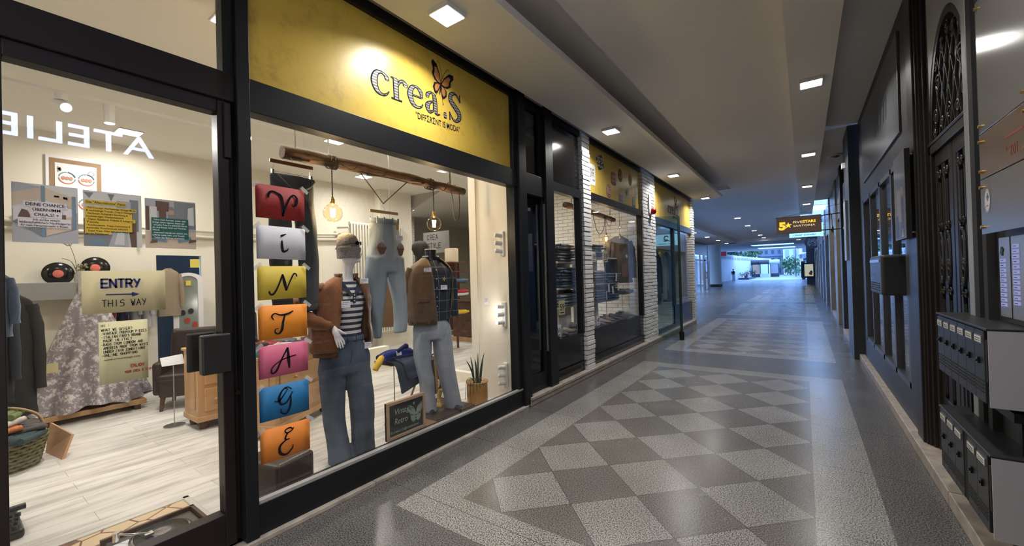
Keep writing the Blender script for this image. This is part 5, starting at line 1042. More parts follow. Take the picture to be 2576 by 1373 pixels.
t = thing('display_stand', 'thin metal pole stand with a small plate holding the blue sweater and folded jeans', 'stand', (-3.75, 2.96, .03)); MB().cyl((-3.75, 2.96, .04), (-3.75, 2.96, .70), .006).build('pole', STEEL, t); MB().lathe([(.12, 0), (.12, .008)], (-3.75, 2.96, .03)).build('base', STEEL, t); MB().box(-3.88, -3.62, 2.82, 3.12, .70, .708).build('plate', STEEL, t)
t = thing('jeans', 'folded dark jeans with a leather patch draped over the thin display stand', 'jeans', (-3.70, 3.02, .70))
def sheet(pts_a, pts_b, m, name, parent, th=.02, nseed=0):
    A = spln(pts_a, 5); Bq = spln(pts_b, 5); mb = MB(); vs = []; k = 6
    for a, b in zip(A, Bq):
        for j in range(k+1):
            p = a+(b-a)*j/k; vs.append(p+V(1, 0, 1)*.006*noise.noise(p*14+V(nseed, 0, 0)))
    fs = [(i*(k+1)+j, i*(k+1)+j+1, (i+1)*(k+1)+j+1, (i+1)*(k+1)+j) for i in range(len(A)-1) for j in range(k)]
    mb.add(vs, fs, 0, True); return mb.build(name, m, parent, solid=th)
DJ = mat('folded_indigo', (.045, .065, .10), .9, col2=(.02, .03, .05), nscale=5, bump=.3, bscale=110)
sheet([(-3.90, 2.82, .71), (-3.78, 2.83, .735), (-3.60, 2.85, .71), (-3.57, 2.87, .58), (-3.56, 2.90, .40)], [(-3.90, 3.14, .72), (-3.78, 3.16, .745), (-3.58, 3.18, .71), (-3.55, 3.19, .60), (-3.54, 3.20, .49)], DJ, 'lower_layer', t, .02, 3)
sheet([(-3.88, 2.86, .73), (-3.76, 2.87, .76), (-3.57, 2.92, .72), (-3.54, 2.95, .62), (-3.53, 2.97, .545)], [(-3.88, 3.16, .74), (-3.76, 3.18, .765), (-3.56, 3.22, .73), (-3.53, 3.23, .66), (-3.52, 3.23, .60)], DJ, 'upper_layer', t, .022, 8)
sheet([(-3.535, 2.99, .585), (-3.52, 2.99, .56), (-3.535, 3.0, .535)], [(-3.525, 3.225, .62), (-3.51, 3.225, .60), (-3.525, 3.225, .575)], J_MID, 'waist_edge', t, .006)
MB().add([(-3.515, 3.03, .60), (-3.51, 3.125, .615), (-3.515, 3.12, .675), (-3.53, 3.025, .662)], [(0, 1, 2, 3)]).build('leather_patch', mat('leather_patch', (.28, .10, .055), .6), t, solid=.003)
price_card(t, (-3.56, 2.99, .725), EY, V(-.5, 0, .5).normalized(), .085, .045)
t = thing('sweater', 'royal blue sweater with a yellow sleeve bundled on top of the folded jeans', 'sweater', (-3.72, 2.95, .76)); RB = mat('royal_blue_knit', (.012, .022, .16), .9, bump=.2, bscale=90); YS = mat('mustard_knit', (.62, .38, .03), .9)
mb = MB(); mb.tube(spln([(-3.66, 2.74, .755), (-3.68, 2.84, .80), (-3.68, 2.98, .80), (-3.66, 3.14, .79), (-3.62, 3.26, .745)]), [.03]*4+[.052]*8+[.058]*6+[.04]*5+[.02]*2, n=16); mb.tube(spln([(-3.80, 2.80, .77), (-3.82, 2.95, .80), (-3.80, 3.12, .79)]), [.04]*13, n=14); mb.build('body', RB, t)
mb = MB(); mb.tube(spln([(-3.64, 2.92, .84), (-3.63, 2.98, .87), (-3.62, 3.03, .895), (-3.62, 3.04, .86)]), .022, n=12); mb.build('collar', mat('navy_knit', (.012, .016, .07), .9), t)
mb = MB(); mb.tube(spln([(-3.74, 2.84, .80), (-3.68, 2.74, .785), (-3.64, 2.67, .745), (-3.63, 2.63, .70)]), [.028]*5+[.036]*8+[.03]*6, n=14); mb.build('yellow_sleeve', YS, t); price_card(t, (-3.62, 2.90, .80), EY, V(-.25, 0, .97).normalized(), .07, .055)
# ---- potted plant
t = thing('potted_plant', 'snake plant with upright pointed leaves in an ochre glazed pot', 'plant', (-3.33, 3.88, .03))
MB().lathe([(.0, 0), (.125, 0), (.13, .02), (.13, .27), (.127, .295), (.137, .305), (.137, .32), (.118, .32), (.115, .29), (0, .285)], (0, 0, 0), n=40).build('pot', mat('ochre_glaze', (.52, .26, .055), .22, noise_amt=.2, nscale=7, coat=.5), t, local=True)
LF = mat('dark_green_leaf', (.022, .065, .028), .45, noise_amt=.45, nscale=18); 
for i, (a, ht, lean, w) in enumerate(((.3, .30, .035, .028), (1.4, .36, .05, .024), (2.4, .25, .05, .026), (3.4, .33, .03, .022), (4.4, .31, .09, .024), (5.3, .34, .11, .022), (.9, .22, .02, .02), (2.0, .37, .02, .02))):
    mb = MB(); P = [V(.045*math.cos(a)+lean*math.cos(a)*f*f*1.2, .045*math.sin(a)+lean*math.sin(a)*f*f*1.4+.02*f*(i in (1, 4, 5)), .285+ht*f) for f in (0, .25, .5, .75, .92, 1)]
    mb.tube(P, [w*.42, w*.5, w*.48, w*.36, w*.18, .001], n=8); mb.build('leaf', LF, t, local=True)
mb = MB()
for k in range(7):
    a = -1.9+k*.25; mb.tube(spln([(.03*math.cos(a), .03*math.sin(a), .29), (.09*math.cos(a), .09*math.sin(a), .37), (.15*math.cos(a), .15*math.sin(a), .33), (.17*math.cos(a), .17*math.sin(a), .12+.03*k)]), .003, n=5)
mb.build('trailing_leaf', LF, t, local=True)
# ---- leather cube stool
t = thing('stool', 'brown leather cube stool with rounded edges at the lower left of the main window', 'stool', (-3.25, 1.52, .03)); Rz = Matrix.Rotation(.25, 3, 'Z')
MB().obox((-3.27, 1.49, .19), .40, .32, .30, Rz).build('cushion', LEA, t, bev=.03, seg=4)
mb = MB(); 
for sx in (-1, 1):
    for sy in (-1, 1): c = V(-3.27, 1.49, 0)+Rz @ V(sx*.15, sy*.12, 0); mb.cyl((c.x, c.y, .03), (c.x, c.y, .06), .02)
mb.build('feet', DWOOD, t)
# ================================================================ SHOP FURNITURE
t = thing('radiator', 'very tall white column radiator on the back wall between the mannequins', 'radiator', (-8.1, 6.0, .35)); mb = MB()
for k in range(20): y = 5.30+k*.072; mb.cyl((-8.02, y, .42), (-8.02, y, 2.88), .024, n=10).cyl((-8.10, y, .42), (-8.10, y, 2.88), .024, n=10)
RADM = mat('radiator_enamel', (.66, .63, .54), .4); mb.build('columns', RADM, t); MB().cyl((-8.06, 5.27, .42), (-8.06, 6.70, .42), .04).cyl((-8.06, 5.27, 2.88), (-8.06, 6.70, 2.88), .04).build('headers', RADM, t)
mb = MB(); mb.cyl((-8.3, 5.2, .42), (-8.06, 5.28, .42), .02).cyl((-8.3, 5.14, 2.80), (-8.06, 5.26, 2.80), .03).tube([(-8.06, 5.12, .42), (-8.06, 5.28, .42)], .035); mb.build('valve', RADM, t)
t = thing('wall_pipe', 'long horizontal white heating pipes along the back wall of the shop', 'pipe', (-8.3, 2, 2.5)); mb = MB().tube([(-8.32, -2.1, 2.52), (-8.32, 3.4, 2.54), (-8.32, 5.3, 2.66)], .028).tube([(-8.34, -2.1, 2.42), (-8.34, 3.4, 2.44), (-8.34, 5.25, 2.54)], .028); mb.build('pipes', RADM, t)
mb = MB()
for y in (-.5, .6, 1.8, 2.9, 4.2): mb.box(-8.4, -8.28, y, y+.03, 2.38, 2.6)
mb.build('brackets', RADM, t)
t = thing('framed_picture', 'large white framed poster of round people badges high on the back wall', 'picture', (-8.38, 1.19, 3.1))
MB().box(-8.40, -8.37, .90, 1.48, 2.35, 3.47).build('frame', PAPW, t, bev=.004); MB().box(-8.372, -8.366, .935, 1.445, 2.39, 3.43).build('mount', mat('kraft_mount', (.30, .19, .10), .6), t); MB().box(-8.368, -8.362, .985, 1.395, 2.45, 3.37).build('sheet', PAPW, t)
mb = MB(); pal = [mat('ring_teal', (.15, .30, .30), .6), mat('ring_coral', (.55, .16, .10), .6), SK, mat('ring_navy', (.04, .08, .14), .6), mat('leaf_grey', (.25, .32, .28), .6)]
for cx_, cz in ((1.10, 3.17), (1.29, 3.17), (1.10, 2.82), (1.29, 2.82)):
    for j, (a0, a1, c) in enumerate(((.2, 1.5, 3), (1.6, 3.0, 0), (3.2, 5.6, 1), (5.7, 6.2, 0))): mb.ring((-8.358, cx_, cz), EY, EZ, .072, .085, c, 14, a0, a1)
    for j in (-1, 0, 1): mb.disc((-8.357, cx_+j*.036, cz-.005), EY, EZ, .02, .026, 2, 14)
for k in range(10): a = k*.63; mb.brush([(.022*math.cos(a), .022*math.sin(a), .005), (.036*math.cos(a), .036*math.sin(a), .005)], (-8.357, 1.34, 3.27), EY, EZ, 1, 3)
mb.flat([(0, 0), (.04, .03), (.03, .07), (0, .05)], (-8.357, 1.01, 3.24), EY, EZ, 4); mb.flat([(0, 0), (-.03, .03), (-.03, .07), (0, .05)], (-8.357, 1.04, 3.25), EY, EZ, 4); mb.build('print', pal, t)
# shelf with records and vase
GRP = mat('grey_board', (.30, .30, .29), .6)
t = thing('display_ledge', 'grey wall ledge on the back wall carrying two vinyl records and a jar', 'shelf', (-8.2, .9, 1.7)); MB().box(-8.4, -8.0, .10, 1.5, 1.48, 1.71).build('board', GRP, t, bev=.005)
VIN = mat('vinyl_black', (.008, .008, .008), .18); CORA = mat('coral_label', (.75, .18, .13), .6)
for i, (y, z, lab) in enumerate(((.985, 1.80, 'vinyl record with a coral label leaning on the ledge, left of the dried flowers'), (1.345, 1.88, 'vinyl record with a coral label leaning on the ledge, right of the dried flowers'))):
    t = thing('vinyl_record', lab, 'record', (-8.25, y, 1.71)); MB().lathe([(.155, 0), (.155, .004), (.055, .005)], (-8.25, y, z+.03), ax='x', n=44).build('disc', VIN, t); MB().lathe([(.052, .0055), (.05, .0065), (.006, .0065)], (-8.25, y, z+.03), ax='x', n=28).build('label_disc', CORA, t)
t = thing('vase', 'small glass jar of dried flowers on the grey ledge between the records', 'vase', (-8.1, 1.16, 1.71)); MB().lathe([(.045, 0), (.05, .02), (.05, .10), (.038, .12), (.04, .135)], (-8.1, 1.16, 1.71), cap=False).build('jar', mat('jar_glass', (.5, .48, .42), .2, alpha=.6), t)
mb = MB(); rnd = random.Random(2)
for k in range(30): mb.lathe([(.0, -.012), (.014, 0), (0, .012)], (-8.1+rnd.uniform(-.05, .05), 1.18+rnd.uniform(-.06, .06), 1.90+rnd.uniform(-.05, .06)), n=6)
mb.build('blossoms', mat('dried_flowers', (.28, .26, .13), .8), t); mb = MB(); mb.tube(spln([(-8.1, 1.15, 1.8), (-8.1, 1.10, 1.97), (-8.1, 1.04, 2.02), (-8.1, 1.0, 2.03)]), .004, n=5); mb.tube(spln([(-8.1, 1.15, 1.8), (-8.1, 1.12, 2.05), (-8.1, 1.06, 2.25), (-8.1, 1.0, 2.28)]), .003, n=5)
for k in range(12): mb.tube([(-8.1, 1.07+rnd.uniform(-.02, .03), 2.2), (-8.1, 1.05+rnd.uniform(-.12, .12), 2.25+rnd.uniform(0, .08))], .0015, n=4)
mb.build('stems', mat('twig', (.16, .12, .06), .8), t)
t = thing('size_card', 'pale cardboard card with the number 30 propped on the ledge edge', 'card', (-7.98, 1.22, 1.6)); MB().box(-7.995, -7.985, 1.13, 1.36, 1.54, 1.69).build('card', mat('cardboard_pink', (.45, .33, .27), .8), t); MB().text('30', .075, (-7.982, 1.18, 1.575)).build('number', INK, t)
# ball gown
t = thing('gown', 'pale lilac lace ball gown with wide skirt on the bench behind the door notices', 'dress', (-7.3, 1.12, .15))
LAC = bpy.data.materials.new('lace_over_lilac'); LAC.use_nodes = True; nt = LAC.node_tree; b = nt.nodes['Principled BSDF']; tc = nt.nodes.new('ShaderNodeTexCoord')
n1 = nt.nodes.new('ShaderNodeTexNoise'); n1.inputs['Scale'].default_value = 14; n1.inputs['Detail'].default_value = 6; n1.inputs['Roughness'].default_value = .8; nt.links.new(tc.outputs['Object'], n1.inputs[0]); r1 = nt.nodes.new('ShaderNodeValToRGB'); r1.color_ramp.elements[0].position = .50; r1.color_ramp.elements[1].position = .58
nt.links.new(n1.outputs[0], r1.inputs[0]); nt.links.new(mixc(nt, r1.outputs[0], (.27, .235, .26), (.66, .63, .63)), b.inputs['Base Color']); b.inputs['Roughness'].default_value = .7
mb = MB(); rings = []; cx_, cy_ = -7.35, 1.13
for i in range(30):
    f = i/29; z = 1.60-1.42*f; ra = .09+.46*f**.9; rings.append([V(cx_+ra*.55*math.sin(a)*(1+.24*f*math.sin(a*13+1)), cy_+ra*math.cos(a)*(1+.10*f*math.sin(a*13)+.06*f*math.sin(a*5+2)), z+(.03*math.sin(a*5) if f > .97 else 0)) for a in [2*math.pi*k/90 for k in range(90)]])
mb.loft(rings, 0, cap=False); mb.build('skirt', LAC, t)
mb = MB(); mb.loft([[V(cx_+.065*r*math.sin(a), cy_+.085*r*math.cos(a), z) for a in [2*math.pi*k/28 for k in range(28)]] for z, r in ((1.60, 1.02), (1.66, .98), (1.74, 1.1), (1.80, 1.22), (1.84, 1.1))], 0, cap=False); mb.build('bodice', mat('white_lace', (.68, .66, .62), .8, noise_amt=.3, nscale=40), t)
MB().obox((-7.06, .78, .72), .004, .10, .11).build('paper_tag', TPAP2, t)
t = thing('bench', 'long low pale wooden bench along the back wall under the gown', 'bench', (-7.5, 1.2, .03)); MB().box(-7.8, -7.12, -.6, 1.62, .09, .15).build('seat', PINE, t, bev=.004)
mb = MB()
for y in (-.4, .7, 1.5): mb.box(-7.8, -7.12, y, y+.06, .03, .09)
mb.build('foot', DWOOD, t)
# armchairs
def armchair(label, x, y, rz, hb=1.02):
    t = thing('armchair', label, 'armchair', (x, y, .03), None, rz)
    MB().box(-.30, .30, -.28, .28, .17, .40).build('seat', LEA, t, local=True, bev=.03, seg=3); MB().box(-.32, .30, -.30, .30, .36, .46).build('cushion', LEA, t, local=True, bev=.04, seg=3)
    mb = MB(); mb.add([(-.32, -.30, .25), (-.20, -.30, .25), (-.20, .30, .25), (-.32, .30, .25), (-.42, -.29, hb-.03), (-.32, -.29, hb-.03), (-.32, .29, hb-.03), (-.42, .29, hb-.03)], [(3, 2, 1, 0), (4, 5, 6, 7), (0, 1, 5, 4), (1, 2, 6, 5), (2, 3, 7, 6), (3, 0, 4, 7)]); mb.build('backrest', LEA, t, local=True, bev=.05, seg=4)
    for s_ in (-1, 1): MB().box(-.28, .27, s_*.30-.05, s_*.30+.05, .20, .62).build('armrest', LEA, t, local=True, bev=.04, seg=3)
    for sx in (-1, 1):
        for sy in (-1, 1): MB().tube([(sx*.25, sy*.24, .2), (sx*.27, sy*.26, 0)], [.03, .018], n=8).build('leg', DWOOD, t, local=True)
    return t
armchair('brown leather armchair with tapered legs, nearest the gown', -6.82, 2.02, -.5); armchair('brown leather armchair seen behind the nearer one, left of the pine drawers', -7.6, 2.9, -.3, 1.14)
# standing mirror frame leaning at the back, note sheets
t = thing('standing_mirror', 'white arched standing mirror with a yellow note and badge stickers', 'mirror', (-8.2, 2.42, .03))
def archp(w, h, r): return [(-w/2, 0), (w/2, 0)] + [(w/2*math.cos(a), h-r+r*math.sin(a)) for a in [k*math.pi/12 for k in range(13)]]
mb = MB(); A_ = archp(.40, 1.80, .12); B2 = archp(.26, 1.66, .10); vs = [(-8.22, 2.42+a, .03+z) for a, z in A_]; vs2 = [(-8.22, 2.42+a, .12+z) for a, z in B2]; n = len(A_)
mb.add(vs+vs2, [(i, (i+1) % n, n+(i+1) % n, n+i) for i in range(n)]); mb.build('frame', PAPW, t, solid=.03); mb = MB(); mb.flat([(a, z+.09) for a, z in B2], (-8.235, 2.42, .03), EY, EZ); mb.build('mirror_glass', mat('silvered_glass', (.55, .60, .56), .12, .6), t)
mb = MB(); mb.box(-8.215, -8.21, 2.385, 2.45, 1.62, 1.70, 0); 
for y, z, c in ((2.34, 1.18, 1), (2.45, 1.20, 1), (2.40, 1.05, 2), (2.50, .98, 2)): mb.disc((-8.215, y, z), EY, EZ, .035, .045, c)
mb.build('sticker', [mat('yellow_note', (.75, .60, .10), .6), PB, PR], t)
t = thing('wall_note', 'yellow card taped at the top right of the dark doorway', 'note', (-8.39, 2.55, 2.0)); MB().box(-8.39, -8.385, 2.50, 2.63, 1.92, 2.06).build('sheet', MATS['yellow_note'], t)
t = thing('wall_note', 'small white slip on the dark curtain in the back doorway', 'note', (-9.2, 2.5, 1.6)); MB().box(-9.24, -9.23, 2.50, 2.58, 1.58, 1.68).build('sheet', PAPW, t)
t = coat('coat', 'beige trench coat hanging in the back doorway beside the tan notice', 'coat', -8.2, 2.16, 1.9, 1.15, .30, mat('beige_twill', (.30, .24, .17), .9), rz=0, seed=5)
# pine drawer chests
def chest(label, x0, x1, y0, y1, h, rz=0, loc=None):
    t = thing('pine_chest', label, 'chest', loc or ((x0+x1)/2, (y0+y1)/2, .03), None, rz); sx, sy = x1-x0, y1-y0
    MB().box(-sx/2, sx/2, -sy/2, sy/2, .09, h-.03).build('carcass', PINE, t, local=True, bev=.006); MB().box(-sx/2-.02, sx/2+.02, -sy/2-.02, sy/2+.02, h-.03, h).build('top', PINE, t, local=True, bev=.006)
    MB().box(-sx/2-.012, sx/2+.012, -sy/2-.012, sy/2+.012, .09, .15).build('plinth', PINE, t, local=True, bev=.006)
    for k in range(2):
        z0 = .20+k*(h-.3)/2
        MB().box(sx/2, sx/2+.015, -sy/2+.06, sy/2-.06, z0, z0+(h-.38)/2).build('drawer', PINE, t, local=True, bev=.008)
        mb = MB()
        for y in (-sy*.22, sy*.22): mb.lathe([(.006, 0), (.018, .018), (.012, .03), (0, .032)], (sx/2+.014, y, z0+(h-.38)/4), ax='x', n=12)
        mb.build('knob', PINE, t, local=True)
    MB().box(-sx/2+.07, sx/2-.07, -sy/2-.008, -sy/2, .22, h-.16).build('side_panel', PINE, t, local=True, bev=.006)
    mb = MB()
    for a in (-1, 1):
        for b in (-1, 1): mb.lathe([(.04, 0), (.05, .05), (.03, .09)], (a*(sx/2-.07), b*(sy/2-.07), 0), n=12)
    mb.build('bun_feet', DWOOD, t, local=True); return t
chest('tall narrow pine chest with dark folded clothes, seen through the glass door', -5.84, -5.43, 1.66, 2.25, .88); chest('wide pine chest covered with folded clothes, behind the letter cards', 0, .55, 0, 1.0, .84, .5, (-4.86, 2.30, .03))
cols = [('turquoise', (.05, .30, .32)), ('black', (.012, .012, .015)), ('white', (.6, .6, .58)), ('red', (.35, .03, .03)), ('navy', (.02, .03, .08)), ('grey', (.15, .15, .16)), ('dark green', (.02, .06, .04)), ('cream', (.5, .42, .3)), ('plum', (.12, .03, .08))]
rnd = random.Random(11); cr, sr = math.cos(.5), math.sin(.5)
for i, (cn, cc) in enumerate(cols):
    lx, ly = (-.12 if i % 2 else .12), -.38+.095*i; folded('folded_shirt', 'folded %s shirt in the pile on the wide pine chest' % cn, 'clothing', -4.86+lx*cr-ly*sr, 2.30+lx*sr+ly*cr, .87+.01*(i % 3), .26, .22, .07+.02*(i % 2), mat('cloth_'+cn.replace(' ', '_'), cc, .9, noise_amt=.4, nscale=9, bump=.3, bscale=40), i, .5+rnd.uniform(-.2, .2))
for i, (cn, cc) in enumerate((('charcoal', (.05, .05, .055)), ('smoke grey', (.12, .11, .11)), ('black-brown', (.03, .025, .02)))): folded('folded_shirt', 'folded %s shirt on the narrow pine chest behind the door handle' % cn, 'clothing', -5.62, 1.78+.2*i, .91, .38, .19, .08, mat('dark_'+cn.replace(' ', '_'), cc, .9, bump=.3, bscale=40), i+20, rnd.uniform(-.1, .1))
t = thing('notice_stand', 'white printed card on a thin pole in front of the armchairs', 'sign', (-5.9, 1.58, .03)); MB().cyl((-5.9, 1.58, .04), (-5.9, 1.58, .72), .005).lathe([(.1, 0), (.1, .01)], (-5.9, 1.58, .03)).build('pole', STEEL, t)
mb = MB(); c = V(-5.9, 1.58, .76); u_ = V(.35, 1, 0).normalized(); mb.add([c-u_*.10-V(0, 0, .045), c+u_*.10-V(0, 0, .035), c+u_*.09+V(-.03, 0, .075), c-u_*.11+V(-.03, 0, .05)], [(0, 1, 2, 3)]); mb.build('card', PAPW, t, solid=.002)
# hanging clothes at the far left of the door pane
for i, (lab, m_, x, y, zt, zb, w, sd) in enumerate((('dark washed denim jacket hanging at the left edge of the glass door', J_DARK, -5.3, .24, 1.78, 1.25, .28, 3), ('long blue-black coat hanging at the left edge, in front of the gown', mat('blue_black_wool', (.018, .022, .03), .9), -5.9, .26, 1.60, .62, .32, 6), ('black wool coat hanging left of the gown', BLKM, -6.6, .42, 1.62, .35, .42, 8))): coat('hanging_coat', lab, 'coat', x, y, zt, zb, w, m_, rz=-.2, seed=sd)
t = thing('clothes_rail', 'black metal clothes rail at the far left behind the glass door', 'rail', (-5.9, .2, .03)); MB().tube([(-6.9, .5, 1.72), (-5.0, .18, 1.86)], .014).tube([(-6.9, .5, .03), (-6.9, .5, 1.72)], .014).tube([(-5.0, .10, .03), (-5.0, .10, 1.9)], .014).build('tube_frame', BLKM, t)
t = thing('clothes_rail', 'short rail with dark red, navy and grey shirts on the back wall behind the notices', 'rail', (-8.2, 1.75, 1.3)); MB().tube([(-8.39, 1.35, 1.52), (-8.15, 1.35, 1.52), (-8.15, 2.0, 1.52), (-8.39, 2.0, 1.52)], .012).build('tube_frame', STEEL, t)
for i, (cn, cc) in enumerate((('dark red', (.12, .01, .015)), ('navy blue', (.015, .018, .05)), ('grey', (.22, .22, .22)), ('pale grey', (.36, .36, .36)))):
    coat('hanging_shirt', '%s shirt on the short rail on the back wall' % cn, 'shirt', -8.15, 1.46+.14*i, 1.50, 1.02, .26, mat('shirt_'+cn.replace(' ', '_'), cc, .9), rz=math.pi/2, seed=i, k=.6)
# wicker basket with cloths, cardboard box
t = thing('basket', 'green-grey wicker basket heaped with scarves on the shop floor at the left edge', 'basket', (-5.85, .34, .03)); mb = MB()
for k in range(9): z = .03+.032*k; r = .20+.006*k; mb.tube([(-5.85+r*1.0*math.cos(a), .30+r*1.25*math.sin(a), z+.006*math.sin(a*22+k*math.pi)) for a in [2*math.pi*j/88 for j in range(89)]], .016, n=6)
for k in range(30): a = 2*math.pi*k/30; mb.tube([(-5.85+.20*math.cos(a), .30+.25*math.sin(a), .03), (-5.85+.255*math.cos(a), .30+.315*math.sin(a), .31)], .007, n=5)
mb.build('weave', mat('wicker', (.17, .16, .075), .8, noise_amt=.5, nscale=30), t); mb = MB(); mb.tube(spln([(-5.85, .02, .30), (-5.85, .08, .48), (-5.85, .32, .58), (-5.85, .54, .48), (-5.85, .60, .30)]), .012, n=7); mb.build('handle', mat('cane', (.35, .24, .13), .7), t)
for i, (cn, cc, dx, dy, dz) in enumerate((('striped dark', (.10, .09, .09), -.02, .12, .33), ('orange', (.60, .20, .08), .05, -.04, .36), ('white', (.62, .60, .54), .02, -.02, .42), ('dark teal', (.03, .06, .07), .12, .10, .28), ('olive green', (.16, .20, .08), -.02, .0, .47))): folded('scarf', '%s scarf heaped in the wicker basket' % cn, 'scarf', -5.85+dx, .30+dy, dz, .26, .36-.03*i, .07, mat('scarf_'+cn.replace(' ', '_'), cc, .9, noise_amt=.4, nscale=18, bump=.4, bscale=30), i+40, .3*i)
t = thing('cardboard_box', 'tilted brown cardboard piece leaning beside the wicker basket', 'box', (-5.9, .72, .03)); MB().add([(-6.1, .62, .03), (-5.7, .68, .03), (-5.8, .76, .22), (-6.15, .66, .30)], [(0, 1, 2, 3)]).build('panel', mat('cardboard', (.42, .24, .13), .85), t, solid=.02)
# door mat frame with crazy paving pattern and the record player, typewriter
t = thing('doormat', 'sunken cream crazy-paving mat in an aluminium frame just inside the glass door', 'mat', (-3.4, .6, .03)); MATP = bpy.data.materials.new('crazy_paving'); MATP.use_nodes = True; nt = MATP.node_tree; b = nt.nodes['Principled BSDF']; tc = nt.nodes.new('ShaderNodeTexCoord'); vo = nt.nodes.new('ShaderNodeTexVoronoi'); vo.feature = 'DISTANCE_TO_EDGE'; vo.inputs['Scale'].default_value = 6.5; nt.links.new(tc.outputs['Object'], vo.inputs['Vector'])
nt.links.new(mixc(nt, nmath(nt, 'LESS_THAN', vo.outputs[0], .035), (.62, .47, .29), (.17, .075, .045)), b.inputs['Base Color']); b.inputs['Roughness'].default_value = .5
MB().box(-3.80, -3.0, -.4, 1.06, .031, .036).build('pattern', MATP, t); ALU = mat('aluminium', (.68, .68, .64), .35, .5); MB().box(-3.84, -3.80, -.4, 1.10, .03, .045).box(-3.84, -2.99, 1.06, 1.10, .03, .045).build('frame', ALU, t, bev=.004)
t = thing('record_player', 'portable record player with a spinning platter on the mat inside the door', 'record player', (-3.270, .86, .037)); Rz = Matrix.Rotation(0, 3, 'Z')
MB().box(-3.450, -3.100, .58, 1.0, .037, .10).build('case', mat('turntable_case', (.09, .08, .065), .5), t, bev=.01); MB().box(-3.465, -3.445, .56, 1.02, .037, .125).box(-3.465, -3.090, 1.0, 1.02, .037, .125).build('wood_edge', DWOOD, t)
MB().lathe([(.15, 0), (.15, .012), (.135, .014)], (-3.270, .80, .10), n=44).build('platter', STEEL, t); MB().lathe([(.132, 0), (.132, .006), (.05, .007)], (-3.270, .80, .113), n=44).build('record', mat('record_grey', (.05, .055, .05), .25), t); MB().lathe([(.048, 0), (.046, .002), (.0, .002)], (-3.270, .80, .1195), n=28).build('label_disc', mat('record_label', (.35, .30, .28), .5, noise_amt=.6, nscale=30), t)
mb = MB(); mb.tube([(-3.400, .62, .15), (-3.330, .66, .15), (-3.270, .75, .135)], .006, n=8); mb.cyl((-3.400, .62, .10), (-3.400, .62, .16), .018); mb.box(-3.290, -3.250, .72, .76, .13, .14); mb.build('tonearm', CHR, t); MB().box(-3.370, -3.170, .59, .67, .10, .104).build('control_panel', PAPW, t)
t = thing('typewriter', 'old black typewriter standing on the floor at the left edge', 'typewriter', (-4.35, .22, .03)); MB().box(-4.55, -4.15, .02, .33, .03, .09).build('body', mat('black_enamel', (.012, .012, .011), .3), t, bev=.02, seg=3); mb = MB()
for r in range(4):
    for k in range(9): mb.cyl((-4.18-.04*r, .05+.03*k+.008*r, .09+.012*r), (-4.18-.04*r, .05+.03*k+.008*r, .112+.012*r), .011, n=10)
mb.build('keys', mat('key_black', (.02, .02, .02), .35), t); MB().cyl((-4.47, .0, .125), (-4.47, .36, .125), .02).box(-4.52, -4.40, .04, .31, .085, .115).build('carriage', MATS['black_enamel'], t); MB().box(-4.15, -4.145, .06, .24, .05, .08).build('name_plate', CHR, t)
# far counter, wardrobes and clothes beyond
t = thing('counter', 'dark carved wooden desk in the far room beside the partition', 'desk', (-6.95, 8.0, .03)); MB().box(-7.35, -6.55, 7.68, 8.5, .03, 1.02).build('cabinet', DWOOD, t, bev=.01); MB().box(-7.42, -6.48, 7.62, 8.55, 1.02, 1.06).build('top', DWOOD, t, bev=.01); MB().box(-7.37, -6.53, 7.66, 8.52, .03, .14).build('plinth', PINE, t, bev=.01)
mb = MB()
for z in (.25, .45, .65, .85): mb.box(-6.9, -6.6, 7.665, 7.68, z-.085, z+.085)
mb.build('drawer', DWOOD, t, bev=.006)
for i, (x, y, w, lb) in enumerate(((-10.4, 9.3, .9, 'left'), (-9.3, 9.3, .9, 'right'))):
    t = thing('wardrobe', 'dark red-brown wooden wardrobe in the far room, %s of two' % lb, 'wardrobe', (x, y, .03)); MB().box(x-w/2, x+w/2, y-.25, y+.3, .03, 2.1).build('carcass', mat('red_brown_wood', (.13, .045, .025), .35, noise_amt=.3, nscale=4), t, bev=.01); MB().box(x-w/2+.04, x-.01, y-.27, y-.25, .1, 2.05).box(x+.01, x+w/2-.04, y-.27, y-.25, .1, 2.05).build('door', MATS['red_brown_wood'], t, bev=.008); MB().lathe([(.01, 0), (.02, -.03), (0, -.04)], (x+.05, y-.27, 1.2), ax='y').build('knob', BRASS, t)
t = thing('wall_banner', 'grey handwritten sheet taped on the far room wall', 'banner', (-9.8, 9.58, 2.7)); MB().box(-10.4, -9.2, 9.55, 9.56, 2.45, 3.15).build('sheet', mat('grey_sheet', (.22, .21, .19), .7), t); mb = MB(); mb.strokes('CREA', .16, (-10.2, 9.545, 2.90), EX, EZ, w=.1); mb.strokes('STYLE', .16, (-10.2, 9.545, 2.62), EX, EZ, w=.1); mb.build('lettering', INK, t)
t = thing('ladder_rack', 'dark wooden ladder rack with a round box on top behind the headless mannequin', 'rack', (-6.3, 6.6, .03)); mb = MB(); mb.box(-6.5, -6.46, 6.4, 6.44, .03, 2.0).box(-6.5, -6.46, 6.9, 6.94, .03, 2.0)
for z in (.4, .8, 1.2, 1.5, 1.75, 1.95): mb.box(-6.55, -6.2, 6.4, 6.94, z, z+.025)
mb.build('frame', MATS['red_brown_wood'], t); t = thing('hat_box', 'cream round box standing on the ladder rack', 'box', (-6.35, 6.65, 1.975)); MB().lathe([(.15, 0), (.15, .28), (.13, .30)], (-6.35, 6.65, 1.975), n=30).build('box', mat('cream_board', (.62, .52, .36), .6), t)
